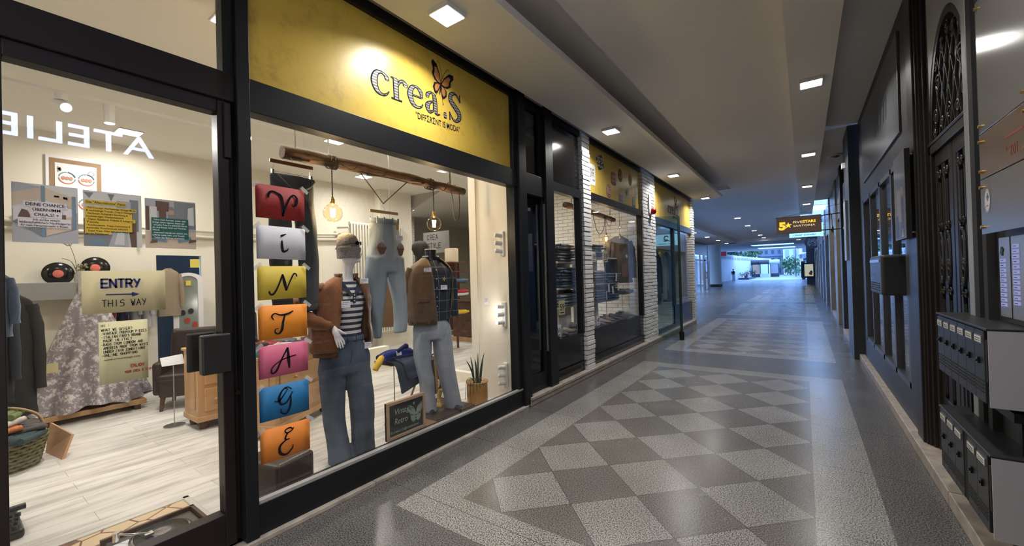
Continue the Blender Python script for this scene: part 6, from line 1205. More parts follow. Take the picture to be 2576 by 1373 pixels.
for i, (cn, cc, z) in enumerate((('blue denim', (.08, .14, .24), 1.53), ('white', (.6, .6, .6), 1.23), ('red', (.45, .03, .04), 1.29), ('yellow', (.62, .40, .03), .83))): folded('folded_shirt', 'folded %s garment on the ladder rack beyond the headless mannequin' % cn, 'clothing', -6.3, 6.75, z, .30, .40, .07, mat('rack_'+cn.replace(' ', '_'), cc, .9, bump=.3, bscale=40), 60+i)
t = thing('shoes', 'pair of black boots standing on the shop floor beyond the pink card', 'shoes', (-5.6, 3.1, .03)); mb = MB()
for dy in (0, .16): mb.tube([(-5.6, 3.1+dy, .34), (-5.6, 3.1+dy, .08), (-5.58, 3.06+dy, .06), (-5.50, 2.98+dy, .055)], [.05, .045, .045, .03], n=12)
mb.build('boots', BLKM, t)
# ================================================================ DENIM WINDOW
SHW = mat('white_shelf', (.66, .65, .60), .5)
t = thing('shelf_unit', 'white shelf unit holding the left denim stacks behind the narrow window', 'shelf', (-3.5, 5.8, .03)); mb = MB()
for z in (.70, 1.12, 1.42, 1.84): mb.box(-3.75, -3.15, 5.55, 6.75, z-.03, z)
mb.box(-3.72, -3.69, 5.9, 6.5, .03, 2.2).box(-3.4, -3.36, 6.05, 6.5, .03, 2.0); mb.build('shelves', SHW, t)
t = thing('shelf_unit', 'white shelf unit holding the right denim stacks in the sticker window', 'shelf', (-3.5, 7.7, .03)); mb = MB()
for z in (.70, 1.10, 1.40, 1.95): mb.box(-3.7, -3.2, 6.95, 8.35, z-.03, z)
mb.box(-3.66, -3.62, 7.1, 8.2, .03, 2.2).box(-3.45, -3.42, 7.2, 7.8, .03, 1.9); mb.build('shelves', SHW, t)
prot = {}
def stack(label, x, y, z, n, m, sx=.34, sy=.62, h=.045, group=None, seed=0):
    key = (m.name, sx, sy, h); rnd = random.Random(seed)
    for k in range(n):
        loc = (x+rnd.uniform(-.03, .03), y+rnd.uniform(-.04, .04), z+k*h*1.02); rz = rnd.uniform(-.13, .13)+(math.pi if k % 2 else 0)*0
        if key not in prot: prot[key] = folded('folded_jeans', label, 'jeans', *loc, sx, sy, h, m, seed, rz, group or label)
        else: dup(prot[key], loc, label, rz, group or label)
GRJ = jeanmat('grey_denim', (.22, .23, .25), (.11, .12, .14)); BKJ = jeanmat('black_denim', (.015, .016, .022), (.008, .008, .012))
stack('grey jeans folded in the upper left stack by the narrow window', -3.3, 5.95, 1.845, 6, GRJ, seed=1); stack('mid blue jeans folded in the middle left stack by the narrow window', -3.3, 6.02, 1.425, 7, J_MID, seed=2); stack('pale jeans folded in the lower left stack by the narrow window', -3.3, 5.95, 1.125, 4, J_LIGHT, seed=3); stack('black jeans bunched on the second left stack', -3.3, 6.5, 1.125, 5, BKJ, sy=.45, seed=4)
stack('dark blue jeans folded on the top right shelf of the sticker window', -3.35, 7.3, 1.955, 5, J_DARK, seed=5); stack('pale jeans crumpled in the middle right stack of the sticker window', -3.3, 7.25, 1.405, 6, GRJ, seed=6); stack('mid blue jeans folded beside the price tags in the sticker window', -3.3, 7.95, 1.405, 5, J_MID, seed=7); stack('black jeans folded in the tall lower right stack of the sticker window', -3.3, 7.85, 1.105, 6, BKJ, seed=8); stack('navy jeans folded in the lower left stack of the sticker window', -3.3, 7.2, 1.105, 6, J_DARK, seed=9)
# shoes along the window bottom
def shoe(label, x, y, z, rz, m, group):
    t = thing('shoe', label, 'shoe', (x, y, z), group, rz); mb = MB(); mb.loft([[V(a+lx, w*math.cos(k*.4488), max(.012, hh*.5+hh*.5*math.sin(k*.4488))) for k in range(14)] for a, lx, w, hh in ((-.13, 0, .02, .07), (-.12, 0, .034, .10), (-.05, 0, .036, .095), (.02, 0, .036, .07), (.09, 0, .042, .05), (.13, 0, .034, .04), (.15, 0, .012, .025))], 0); mb.build('upper', m, t, local=True)
    mb = MB(); mb.prism([(-.135, -.03), (-.05, -.034), (.08, -.044), (.14, -.03), (.155, 0), (.14, .03), (.08, .044), (-.05, .034), (-.135, .03)], (0, 0, 0), EX, EY, .014); mb.build('sole', BLKM, t, local=True); return t
SHC = [('black leather', (.012, .012, .012)), ('tan leather', (.35, .17, .08)), ('grey suede', (.12, .13, .15)), ('navy canvas', (.02, .025, .05)), ('cream canvas', (.45, .40, .32))]
protos = {}
k = 0
for row, (x, z) in enumerate(((-3.08, .705), (-3.24, .705))):
    for i in range(13):
        y = 5.25+i*.285+row*.1
        if 5.95 < y < 6.25: continue
        cn, cc = SHC[(i*2+row) % 5]; lab = '%s shoe in the %s row along the window bottom, %s pillar' % (cn, ('front', 'rear')[row], 'before the' if y < 6.1 else 'beyond the'); g = 'shoes in the denim window'
        if cn not in protos: protos[cn] = shoe(lab, x, y, z, .3+.5*(i % 3), mat('shoe_'+cn.replace(' ', '_'), cc, .45), lab)
        else: dup(protos[cn], (x, y, z), lab, .2+.6*(i % 3), lab)
t = thing('window_platform', 'grey cloth covered platform under the shoes in the denim window', 'platform', (-3.3, 7, .03)); MB().box(-3.14, -2.99, 5.15, 8.95, .03, .70).build('platform', mat('grey_cloth', (.13, .14, .15), .9), t)
def size_card(label, x, y, z, w, h, txt, m=PAPW, ink=INK, stand=None):
    t = thing('size_card', label, 'card', (x, y, z)); MB().box(x, x+.003, y, y+w, z, z+h).build('card', m, t, bev=.002); MB().text(txt, h*.45, (x+.005, y+w*.15, z+h*.32), fit=w*.7).build('number', ink, t)
    MB().box(x+.0035, x+.004, y+w*.2, y+w*.8, z+h*.12, z+h*.18).build('line', ink, t)
    if stand: MB().cyl((x-.004, y+w/2, stand), (x-.004, y+w/2, z+h*.3), .006).build('pole', STEEL, t)
size_card('white card with number 38 on a stack in the sticker window', -3.02, 6.66, 1.84, .17, .18, '38', stand=.70); size_card('yellow price sheet hanging on the right stacks', -3.02, 7.15, 1.84, .24, .21, '59', TPAP2, INK, .70); size_card('white card reading 48 at the window bottom beside the brick pillar', -2.99, 6.72, .72, .15, .17, '48'); size_card('white card reading 46, partly hidden by the brick pillar', -2.99, 6.55, .72, .13, .16, '46')
size_card('white butterfly card standing at the bottom of the narrow window', -2.99, 5.30, .71, .14, .18, 'Vi'); size_card('yellow sheet on a thin pole in the narrow window', -3.02, 5.44, 1.02, .19, .22, '59', TPAP2, INK, .71)
for i, (y, z) in enumerate(((7.95, 1.55), (7.55, 1.35), (7.75, 1.30), (8.05, 1.36), (7.42, 1.22), (6.33, 1.62), (6.5, 1.9))):
    t = thing('swing_tag', ('cream paper tag on the middle right stack', 'white paper tag below the middle shelf', 'white tag twisting under the shelf edge', 'long grey tag near the bulb stack', 'white tag over the navy stack', 'white tag on the left mid blue stack', 'white tag on the left grey stack')[i], 'tag', (-3.08, y, z)); MB().obox((-3.08, y, z), .002, .07, .16, Matrix.Rotation(.2*(i % 3-1), 3, 'X')).build('card', PAPW, t)
t = thing('jeans', 'pale blue jeans hanging down at the left edge of the narrow window', 'jeans', (-3.15, 5.42, 1.4)); mb = MB(); mb.loft([[V(-3.15+.05*math.cos(a), 5.32+w*math.sin(a), z) for a in [k*.45 for k in range(14)]] for z, w in ((1.78, .04), (1.4, .05), (1.08, .06))], 0); mb.build('leg', J_LIGHT, t)
# patched jacket on a wooden hanger at the right end of the sticker window
t = coat('jacket', 'dark patchwork jacket with blue panels on a wooden hanger beside the white bricks', 'jacket', -3.22, 8.52, 2.42, 1.42, .62, mat('patchwork', (.022, .020, .024), .9, col2=(.12, .11, .10), nscale=6, stretch=(1, 4, .5)), rz=-.55, seed=3, k=.9)
MB().obox((-3.09, 8.50, 1.78), .01, .14, .42, Matrix.Rotation(-.5, 3, 'Z')).build('blue_panel', mat('blue_panel', (.03, .05, .16), .9), t); MB().obox((-3.05, 8.34, 1.68), .01, .14, .26, Matrix.Rotation(-.5, 3, 'Z')).build('pink_panel', mat('dusty_pink', (.20, .09, .09), .9), t); price_card(t, (-3.03, 8.38, 1.95), EY, EZ, .1, .06)
t = thing('coat_hanger', 'curved wooden hanger with a wire hook holding the patchwork jacket', 'hanger', (-3.2, 8.5, 2.44)); mb = MB(); mb.tube(spln([(-3.12, 8.32, 2.36), (-3.18, 8.45, 2.45), (-3.2, 8.52, 2.47), (-3.22, 8.62, 2.44), (-3.28, 8.75, 2.34)]), .014, n=8); mb.build('shoulders', mat('honey_wood', (.48, .27, .08), .4), t); MB().tube(spln([(-3.2, 8.52, 2.47), (-3.2, 8.52, 2.56), (-3.2, 8.49, 2.6), (-3.2, 8.53, 2.64), (-3.2, 8.55, 2.60)]), .004, n=6).build('hook', CHR, t); MB().tube([(-3.2, 8.53, 2.63), (-3.2, 8.53, 3.78)], .005, n=6).build('cord', CORD, t)
t = thing('display_stand', 'thin pole stand with crumpled jeans before the white bricks', 'stand', (-3.2, 8.6, .70)); MB().cyl((-3.2, 8.55, .70), (-3.2, 8.55, 1.18), .006).build('pole', STEEL, t); folded('jeans', 'crumpled dark jeans lying on the thin stand by the white bricks', 'jeans', -3.2, 8.55, 1.18, .3, .5, .10, J_DARK, 77)
# last dim bay
for i, (lab, x, y, c) in enumerate((('rust coat hanging in the last dim bay', -3.5, 10.9, (.16, .05, .03)), ('pale long dress hanging in the last dim bay', -3.55, 11.5, (.30, .30, .26)), ('black coat hanging in the last dim bay', -3.5, 12.1, (.015, .015, .015)), ('cream trousers hanging in the last dim bay', -3.5, 12.7, (.36, .34, .28)), ('grey blue coat hanging in the last dim bay', -3.5, 13.3, (.08, .10, .13)))): coat('hanging_coat', lab, 'coat', x, y, 2.25, .7+.1*(i % 2), .42, mat('bay_cloth_%s' % lab.split()[0], c, .9), seed=i, rz=-.3)
t = thing('clothes_rail', 'rail across the last dim bay', 'rail', (-3.5, 12, 2.3)); MB().tube([(-3.5, 10.1, 2.3), (-3.5, 13.8, 2.3)], .015).build('tube', STEEL, t)
# ================================================================ RIGHT SIDE NEAR THE CAMERA
IRON = mat('wrought_iron', (.022, .019, .017), .42, .3, noise_amt=.3, nscale=15)
GP = mat('frosted_pane', (.45, .49, .53), .35, noise_amt=.15, nscale=2)
t = thing('iron_gate', 'tall dark double gate with arched wrought-iron fanlight and scroll panels', 'gate', (.90, 4.3, .1))
def arch2(y, dr=0, c=4.30, r=.53, zb=2.62, h=.88): return zb+(h-dr)*math.sqrt(max(0, 1-((y-c)/(r-dr))**2))
mb = MB(); N = 28
for k in range(N):
    a, b = 4.30-.53*math.cos(math.pi*k/N), 4.30-.53*math.cos(math.pi*(k+1)/N); ka, kb = 4.30-.47*math.cos(math.pi*k/N), 4.30-.47*math.cos(math.pi*(k+1)/N)
    za, zb_, wa, wb = arch2(a), arch2(b), arch2(ka, .06), arch2(kb, .06)
    for x0, x1 in ((.885, .935),):
        mb.add([(x0, a, za), (x0, b, zb_), (x0, kb, wb), (x0, ka, wa), (x1, a, za), (x1, b, zb_), (x1, kb, wb), (x1, ka, wa)], [(0, 3, 2, 1), (2, 3, 7, 6), (0, 1, 5, 4)])
mb.build('arch_frame', DBR, t)
MB().box(.875, .94, 3.77, 4.86, 2.53, 2.63).box(.868, .88, 3.77, 4.86, 2.60, 2.625).build('transom', DBR, t, bev=.006)
def scroll(mb, x, y, z, r, turns, a0, sg, w=.010, tail=None):
    P = []; n = int(14*turns)
    for k in range(n+1): a = a0+sg*2*math.pi*turns*k/n; q = r*(1-.80*k/n); P.append((x, y+q*math.cos(a), z+q*math.sin(a)))
    if tail: P = [(x, *tail)]+P
    mb.tube(P, w, n=6)
mb = MB(); x = .90
for d in (-.30, -.15, 0, .15, .30):  # crossing bars of the fanlight
    for sg in (-1, 1):
        pts = []
        for k in range(9):
            z = 2.65+.1*k; y = 4.30+d+sg*(z-2.95)*.42
            if abs(y-4.30) < .45 and z < arch2(y, .07): pts.append((x, y, z))
        if len(pts) > 1: mb.tube(pts, .011, n=6)
for (y, z, r, a0, sg) in ((4.66, 2.80, .075, 0, 1), (3.94, 2.80, .075, 3.14, -1), (4.58, 3.05, .07, .5, 1), (4.02, 3.05, .07, 2.6, -1), (4.44, 3.28, .065, 1, 1), (4.16, 3.28, .065, 2.1, -1), (4.30, 3.36, .05, 1.6, 1), (4.50, 2.72, .05, 3.1, -1), (4.10, 2.72, .05, 0, 1), (4.30, 2.75, .06, 1.6, 1), (4.70, 2.68, .04, 0, 1), (3.90, 2.68, .04, 3.1, -1), (4.62, 3.2, .04, 0, -1), (3.98, 3.2, .04, 3.1, 1)): scroll(mb, .897, y, z, r, 1.5, a0, sg, .009)
mb.build('fanlight_scrollwork', IRON, t)
MB().flat([(4.30+.5*math.cos(math.pi*k/20), 2.62+.85*math.sin(math.pi*k/20)) for k in range(21)], (.945, 0, 0), EY, EZ).build('fanlight_pane', GP, t)
for i, (y0, y1) in enumerate(((4.32, 4.84), (3.78, 4.30))):
    leaf = MB().box(.90, .945, y0, y0+.07, .10, 2.53).box(.90, .945, y1-.07, y1, .10, 2.53).box(.90, .945, y0+.07, y1-.07, .10, .55).box(.90, .945, y0+.07, y1-.07, 2.42, 2.53).box(.905, .94, (y0+y1)/2-.022, (y0+y1)/2+.022, .55, 2.42); lf = leaf.build('gate_leaf', DBR, t, bev=.006)
    MB().box(.942, .948, y0+.06, y1-.06, .5, 2.45).build('pane', GP, lf)
    mb = MB()
    for yc in ((y0+.07+(y0+y1)/2)/2, (y1-.07+(y0+y1)/2)/2):
        mb.box(.905, .915, yc-.085, yc-.05, .55, 2.42).box(.905, .915, yc+.05, yc+.085, .55, 2.42)
        for dy in (-.022, .022): mb.tube([(.905, yc+dy, .6), (.905, yc+dy, 1.35)], .007, n=6); mb.tube([(.905, yc+dy, 1.95), (.905, yc+dy, 2.28)], .007, n=6)
        mb.tube([(.902, yc+.055*math.cos(a), 1.68+.20*math.sin(a)) for a in [2*math.pi*k/24 for k in range(25)]], .010, n=6)
        mb.tube([(.902, yc+.032*math.cos(a), 1.72+.10*math.sin(a)) for a in [2*math.pi*k/20 for k in range(21)]], .008, n=6)
        scroll(mb, .900, yc-.02, 1.62, .045, 1.4, 1, 1, .009); scroll(mb, .900, yc+.02, 1.50, .035, 1.4, 3, -1, .008)
        for s_ in (-1, 1): scroll(mb, .902, yc+s_*.035, 2.34, .036, 1.5, 1.57-s_*1.5, s_, .008); scroll(mb, .902, yc+s_*.03, 1.93, .03, 1.3, -1.57, s_, .007); scroll(mb, .902, yc+s_*.03, 1.42, .028, 1.3, 1.57, -s_, .007)
    mb.build('scroll_panel', IRON, lf)
ceil_light(1.4, 4.3, 4.12, 'added fill lamp in the hall behind the iron gate', 14, s=.25, col=(.8, .9, 1.0)); struct(MB().box(1.0, 1.65, 3.5, 3.55, 0, 4.2).box(1.0, 1.65, 5.12, 5.15, 0, 4.2).box(1.0, 1.65, 3.5, 5.15, 4.12, 4.2), 'wall_gate_hall', MATS['hall_grey'])  # unseen lamp added in the gate hall to lighten the panes
# mailbox banks
BX = mat('mailbox_black', (.020, .022, .024), .38, bump=.06, bscale=90); SIDE = mat('pale_grey_panel', (.40, .385, .41), .45); TAG = mat('name_label', (.58, .58, .52), .5); SLOT = mat('slot_dark', (.002, .002, .002), .9)
def bank(label, y0, y1, z0, z1, cells, x=.72, gap=None):
    t = thing('mailbox_bank', label, 'mailbox', (x, (y0+y1)/2, z0))
    MB().box(x+.012, .895, y0+.004, y1, z0, z1-.01).build('casing', BX, t); MB().box(x-.006, .90, y0-.004, y1+.004, z1-.012, z1).build('lid', BX, t, bev=.003)
    MB().box(x+.0, .9, y0-.004, y0+.003, z0-.005, z1-.012).build('side_panel', SIDE, t)
    w = (y1-y0-.055-(gap or 0))/cells
    for i in range(cells):
        ya = y0+.055+i*w+(gap if gap and i >= 2 else 0)
        d = MB().box(x, x+.012, ya+.002, ya+w-.002, z0+.0, z1-.02).build('door', BX, t, bev=.002)
        MB().box(x-.005, x, ya+.018, ya+w-.022, z1-.085, z1-.045).build('label_holder', STEEL, d); MB().box(x-.0065, x-.004, ya+.024, ya+w-.028, z1-.080, z1-.050).build('label', TAG, d)
        m = MB(); 
        for q in range(2): m.box(x-.0072, x-.0064, ya+.036, ya+w-.04, z1-.062-.011*q, z1-.059-.011*q)
        m.build('label_writing', INK, d)
        h = z1-z0; MB().box(x-.010, x, ya+w*.42, ya+w*.42+.022, z0+h*.50, z0+h*.50+.032).cyl((x-.010, ya+w*.42+.011, z0+h*.5+.016), (x-.016, ya+w*.42+.011, z0+h*.5+.016), .008, n=12).build('lock', BLK, d)
        m = MB()
        for q in range(4): m.box(x-.002, x+.001, ya+.014, ya+w-.014, z0+h*.13+.018*q, z0+h*.13+.018*q+.006)
        m.build('vent_slots', SLOT, d)
    MB().box(x-.001, x+.004, y0+.012, y0+.035, z0+(z1-z0)*.3, z1-.06).build('side_slot', SLOT, t)
    if gap: g0 = y0+.055+2*w; MB().box(x+.004, x+.016, g0, g0+gap, z0, z1-.02).build('filler_strip', SLOT, t)
    return t
bank('upper black bank of six narrow mailboxes with a pale grey side, under the metal plates', 2.975, 3.905, .93, 1.31, 6)
bank('lower black bank of five narrow mailboxes with a pale grey side, near the kerb', 2.985, 3.915, .285, .69, 5, gap=.07)
t = thing('mounting_frame', 'dark steel frame carrying the two mailbox banks', 'frame', (.86, 3.4, .1)); MB().box(.84, .87, 3.05, 3.08, .1, .93).box(.84, .87, 3.80, 3.83, .1, .93).box(.80, .87, 2.99, 3.9, .86, .905).build('frame_bars', FR, t)
# lettering plates
PLX = .80
def plate(label, y0, y1, z0, z1, m, studs=True, tint=None):
    t = thing('name_plate', label, 'plaque', (PLX, (y0+y1)/2, (z0+z1)/2)); MB().box(PLX, PLX+.006, y0, y1, z0, z1).build('plate', m, t, bev=.002)
    if studs:
        for (y, z) in ((y1-.03, z1-.04), (y1-.03, z0+.04), (y0+.05, z1-.04), (y0+.05, z0+.04)): MB().cyl((.88, y, z), (PLX-.012, y, z), .009, n=12).build('stand_off', BRASS, t)
    return t
ACR = mat('smoky_acrylic', (.30, .30, .295), .12, .55, spec=.8)
t = plate('tall smoky reflective acrylic plate, highest beside the gate', 2.70, 3.325, 2.33, 3.05, ACR)
COPP = mat('copper_tint_metal', (.34, .24, .17), .26, .8); SATIN = mat('satin_metal', (.30, .285, .26), .28, .8)
t = plate('coppery metal plate with a faded red number 201', 2.70, 3.33, 2.085, 2.325, COPP); m = MB(); m.text('° 201', .05, (PLX-.001, 2.98, 2.13), -EY, EZ); m.box(PLX-.0008, PLX, 2.78, 2.98, 2.22, 2.23).build('red_lettering', mat('faded_red', (.30, .05, .03), .5), t)
t = plate('satin metal plate with a white round emblem and blue cross', 2.70, 3.335, 1.785, 2.08, SATIN); m = MB(); m.disc((PLX-.001, 3.235, 1.96), EY, EZ, .042, .062, 0, 28); m.ring((PLX-.0015, 3.235, 1.96), EY, EZ, .036, .038, 1, e=1.5); m.flat([(-.006, -.02), (.006, -.02), (.006, -.006), (.016, -.006), (.016, .006), (.006, .006), (.006, .02), (-.006, .02), (-.006, .006), (-.016, .006), (-.016, -.006), (-.006, -.006)], (PLX-.002, 3.228, 1.978), EY, EZ, 2); m.brush([(-.02, -.03, .004), (0, -.025, .003), (.02, -.03, .004)], (PLX-.002, 3.235, 1.96), EY, EZ, 1, 1); m.build('emblem', [mat('emblem_white', (.62, .62, .60), .5), mat('emblem_grey', (.25, .25, .26), .5), mat('emblem_blue', (.06, .14, .22), .5)], t)
# intercom
t = thing('intercom', 'aluminium intercom panel with columns of lit blue-white name buttons', 'intercom', (.86, 3.05, 1.55)); MB().box(.862, .88, 2.6, 3.35, 1.34, 1.765).build('panel', mat('champagne_aluminium', (.42, .37, .29), .3, .7), t, bev=.004)
MB().box(.860, .8625, 3.19, 3.195, 1.34, 1.765).build('joint', BLKM, t); LB = emis('button_glow', (.42, .45, .85), .55)
for c, (ya, n, zt) in enumerate(((3.255, 10, 1.65), (3.09, 12, 1.72))):
    for k in range(n):
        z = zt-.026*k; b_ = MB().box(.856, .862, ya, ya+.06, z-.018, z).build('button', LB, t); MB().box(.8552, .8562, ya+.012, ya+.048, z-.011, z-.008).build('button_name', INK, b_)
MB().prism([(.018*math.cos(a)*(1+.3*math.sin(4*a)), .024*math.sin(a)) for a in [k*.3 for k in range(21)]], (.861, 3.30, 1.69), -EY, EZ, .002).build('emblem', mat('emblem_dark_blue', (.02, .05, .07), .5), t)
# poster boards on stand-offs
def board(label, y0, y1, z0, z1, x=.745):
    t = thing('poster_board', label, 'poster', (x, (y0+y1)/2, (z0+z1)/2)); MB().box(x, x+.035, y0, y1, z0, z1).build('board', BLKM, t); MB().box(x-.003, x, y0, y1, z0, z1).build('cover_sheet', mat('clear_cover', (.22, .225, .235), .15, .3), t)
    m = MB(); w, h = y1-y0, z1-z0; rnd = random.Random(int(y0*10))
    for k, (a, b, c, d, mi) in enumerate(((.0, .0, 1, .62, 0), (.1, .05, .45, .5, 1), (.35, .2, .8, .6, 2), (.6, .02, .95, .3, 1), (.15, .5, .4, .62, 2), (.2, .02, .35, .12, 3))): m.flat([(a*w, b*h), (c*w, b*h*1.05), ((c-.06)*w, d*h), ((a+.05)*w, d*h*.95)], (x-.0035-.0002*k, y0, z0), EY, EZ, mi)
    m.build('artwork', [mat('art_brown', (.13, .11, .10), .4), mat('art_dark', (.04, .035, .035), .4), mat('art_tan', (.22, .19, .17), .4), mat('art_pale', (.4, .38, .35), .4)], t)
    for z in (z0+.05, z1-.05): MB().cyl((x+.03, y0+.04, z), (.82, y0+.04, z), .008).build('stand_off', STEEL, t)
    return t
board('framed poster board standing off the dark wall beside the shop window, brown artwork', 4.97, 5.49, 1.87, 2.66)
t = thing('poster_board', 'narrow pale poster board fixed on the slate pilaster', 'poster', (.67, 9.95, 2.3)); MB().box(.645, .68, 9.75, 10.2, 1.75, 2.85).build('board', mat('pale_board', (.30, .32, .36), .4), t)
t = thing('spot_fitting', 'small white wall fitting high on the slate pilaster', 'spotlight', (.66, 10.1, 3.55)); MB().box(.63, .68, 10.0, 10.12, 3.5, 3.6).build('fitting', LW, t)
# wall mailbox in front of the right window
t = thing('mailbox', 'dark rounded letter box with slots projecting in front of the right shop window', 'mailbox', (.75, 6.2, 1.3))
MB().box(.66, .90, 5.80, 6.68, 1.315, 1.745).build('casing', mat('mailbox_grey', (.030, .032, .036), .4), t, bev=.03, seg=4); m = MB()
for q in range(4): m.box(.655, .662, 5.9, 6.6, 1.36+.025*q, 1.37+.025*q)
m.build('vent_slots', SLOT, t); MB().box(.654, .662, 5.88, 6.62, 1.67, 1.70).build('label_strip', STEEL, t); m = MB(); m.strokes('SALONE', .028, (.655, 6.45, 1.52), -EY, EZ, 0, .12, adv=1.6); m.build('lettering', SLOT, t)
MB().text('GATTI', .26, (.797, 7.35, 3.30), -EY, EZ, fit=1.1, shear=.2).build('trim_90', mat('embossed_grey', (.05, .055, .06), .3))['kind'] = 'structure'
# ================================================================ HANGING SIGNS
t = thing('hanging_sign', 'dark brown lightbox reading FIVESTARS SARTORIA with a yellow 5 and star', 'sign', (-.1, 13.0, 2.75))
MB().box(-.575, .375, 13.0, 13.14, 2.555, 2.965).build('box', mat('brown_lightbox', (.045, .028, .022), .35, emit=(.11, .065, .05), es=.5), t, bev=.004)
MB().box(-.585, .385, 12.99, 13.15, 2.965, 2.975).box(-.585, .385, 12.99, 13.15, 2.545, 2.555).box(.375, .385, 12.99, 13.15, 2.555, 2.965).build('rim', mat('sign_rim', (.20, .16, .13), .4), t)
YE = emis('sign_yellow', (1.0, .62, .05), 1.1); YW = emis('sign_cream', (1.0, .80, .42), .9)
for yy, u, sgn in ((12.994, EX, 1), (13.146, -EX, -1)):
    x0 = -.515 if sgn > 0 else .315; m = MB(); m.text('5', .19, (x0, yy, 2.655), u, EZ, fit=.155, bold=.06); c = V(x0+sgn*.205, yy-.001*sgn, 2.755); m.flat([((.085 if k % 2 == 0 else .034)*math.sin(k*math.pi/5), (.085 if k % 2 == 0 else .034)*math.cos(k*math.pi/5)) for k in range(10)][::-1], c, u, EZ); m.build('emblem', YE, t)
    m = MB(); m.text('FIVE', .062, (x0+sgn*.30, yy, 2.795), u, EZ, fit=.205, bold=.005); m.text('SARTORIA', .05, (x0+sgn*.31, yy, 2.705), u, EZ, fit=.46); m.build('lettering', YW, t)
    m = MB(); m.text('STARS', .066, (x0+sgn*.515, yy, 2.795), u, EZ, fit=.27, bold=.03); m.build('bold_lettering', YE, t)
m = MB(); m.tube([(.38, 13.07, 2.95), (.80, 13.07, 2.98)], .012).tube([(.38, 13.07, 2.58), (.80, 13.07, 2.58)], .012).tube([(.60, 13.07, 2.58), (.60, 13.07, 2.97)], .009).tube([(-.45, 13.07, 2.98), (.85, 13.07, 3.22)], .004); m.build('bracket', FR, t)
t = thing('hanging_sign', 'pale blue lightbox reading clever transfer below the brown sign', 'sign', (.05, 22.5, 3.3)); SKYB = emis('sign_pale_blue', (.30, .62, .95), 1.5)
MB().box(-.51, .62, 22.5, 22.64, 3.02, 3.60).build('box', SKYB, t); MB().box(.62, .73, 22.49, 22.65, 3.01, 3.61).build('end_frame', SKYB, t)
DBL = mat('sign_navy', (.01, .03, .10), .5)
for yy, u, sgn in ((22.493, EX, 1), (22.647, -EX, -1)):
    x0 = -.51 if sgn > 0 else .62; m = MB(); m.text('clever transfer', .075, (x0+sgn*.15, yy, 3.08), u, EZ, fit=.83, shear=.25, bold=.012); m.build('lettering', DBL, t)
    m = MB(); c = V(x0+sgn*.57, yy, 3.38); m.brush([(-.13, -.11, .03), (-.04, -.075, .04), (.05, -.10, .04), (.13, -.07, .02)], c, u, EZ, 1.35); m.brush([(-.05, -.05, .05), (.05, -.05, .05), (.085, .02, .05), (.04, .09, .05), (-.04, .09, .045), (-.07, .04, .03)], c, u, EZ, 1.35); m.build('swan_mark', DBL, t)
m = MB(); m.tube([(.7, 22.57, 3.5), (.82, 22.57, 3.5)], .02).tube([(.7, 22.57, 3.1), (.82, 22.57, 3.1)], .02); m.build('bracket', FR, t)
t = thing('hanging_sign', 'round black sign with scrolled white lettering hung beyond the blue sign', 'sign', (.5, 34.5, 3.3)); MB().lathe([(.45, 0), (.45, .06)], (.50, 34.5, 3.38), ax='y', n=36).build('disc', mat('sign_black', (.015, .02, .03), .3), t); m = MB(); rnd = random.Random(4)
for k in range(9): m.brush([(rnd.uniform(-.3, .3), rnd.uniform(-.3, .3), .03) for _ in range(4)], (.50, 34.495, 3.38), EX, EZ)
m.build('ornament', mat('sign_ivory', (.35, .38, .42), .5), t); MB().tube([(.8, 34.53, 3.38), (1.1, 34.53, 3.38)], .03).tube([(.8, 34.53, 3.1), (1.1, 34.53, 3.05)], .03).build('bracket', FR, t)
# lit display case on a dark pillar at the far right
struct(MB().box(.20, 1.3, 50.4, 51.6, 0, 4.5), 'trim_91', mat('dark_pillar', (.06, .06, .065), .5)); t = thing('display_case', 'black showcase with a pale lit poster on the far right pillar', 'display case', (.3, 50, 1.4)); MB().box(-.2, .85, 50.0, 50.38, .65, 2.15).build('case', BLKM, t); MB().box(.02, .72, 49.985, 50.0, .80, 2.0).build('poster', emis('lit_poster', (.50, .52, .42), .75), t); m = MB(); m.flat([(.35, .15), (.6, .05), (.68, .4), (.55, .55), (.42, .4)], (0, 49.98, .85), EX, EZ); m.build('poster_motif', mat('motif_red', (.35, .06, .03), .6), t)
# red fire point on the far left column
t = thing('fire_sign', 'small red box sign on the far left wall beside the round column', 'sign', (-7.5, 52.3, 3.5)); MB().box(-7.7, -7.15, 52.2, 52.45, 3.25, 3.75).build('box', mat('signal_red', (.45, .01, .02), .4), t); MB().box(-7.15, -7.12, 52.2, 52.45, 3.25, 3.75).build('edge', PAPW, t); MB().box(-8.2, -7.6, 52.45, 52.5, 3.45, 3.5).build('arm', FR, t)
# ================================================================ FAR STREET
COLB = mat('pale_blue_grey', (.45, .52, .60), .6); KD = mat('kiosk_dark', (.03, .035, .05), .5)
for i, (x, y, w, m_) in enumerate(((-7.5, 92, 1.5, mat('poster_peach', (.55, .35, .22), .6)), (-6.15, 91, 1.4, mat('poster_white', (.6, .65, .72), .6)), (-4.6, 93, 1.4, mat('poster_mix', (.3, .3, .36), .6)))):
    t = thing('poster_column', 'freestanding far poster case with a %s, %s of three' % (('dark rounded top and peach sheet', 'leftmost'), ('dark rounded top and white sheets', 'middle'), ('pale top and mixed sheets', 'rightmost'))[i], 'poster case', (x, y, 0))
    MB().box(x-w/2, x+w/2, y, y+.5, .1, .75).build('base', KD if i != 1 else COLB, t); MB().box(x-w/2, x-w/2+.1, y, y+.5, .75, 2.8).box(x+w/2-.1, x+w/2, y, y+.5, .75, 2.8).build('posts', KD, t); MB().box(x-w/2+.12, x+w/2-.12, y+.02, y+.4, .8, 2.75).build('sheet', m_, t); MB().lathe([(w*.32, -w/2-.1), (w*.32, w/2+.1)], (x, y+.25, 2.95), ax='x', n=16).build('rounded_top', KD if i < 2 else COLB, t)
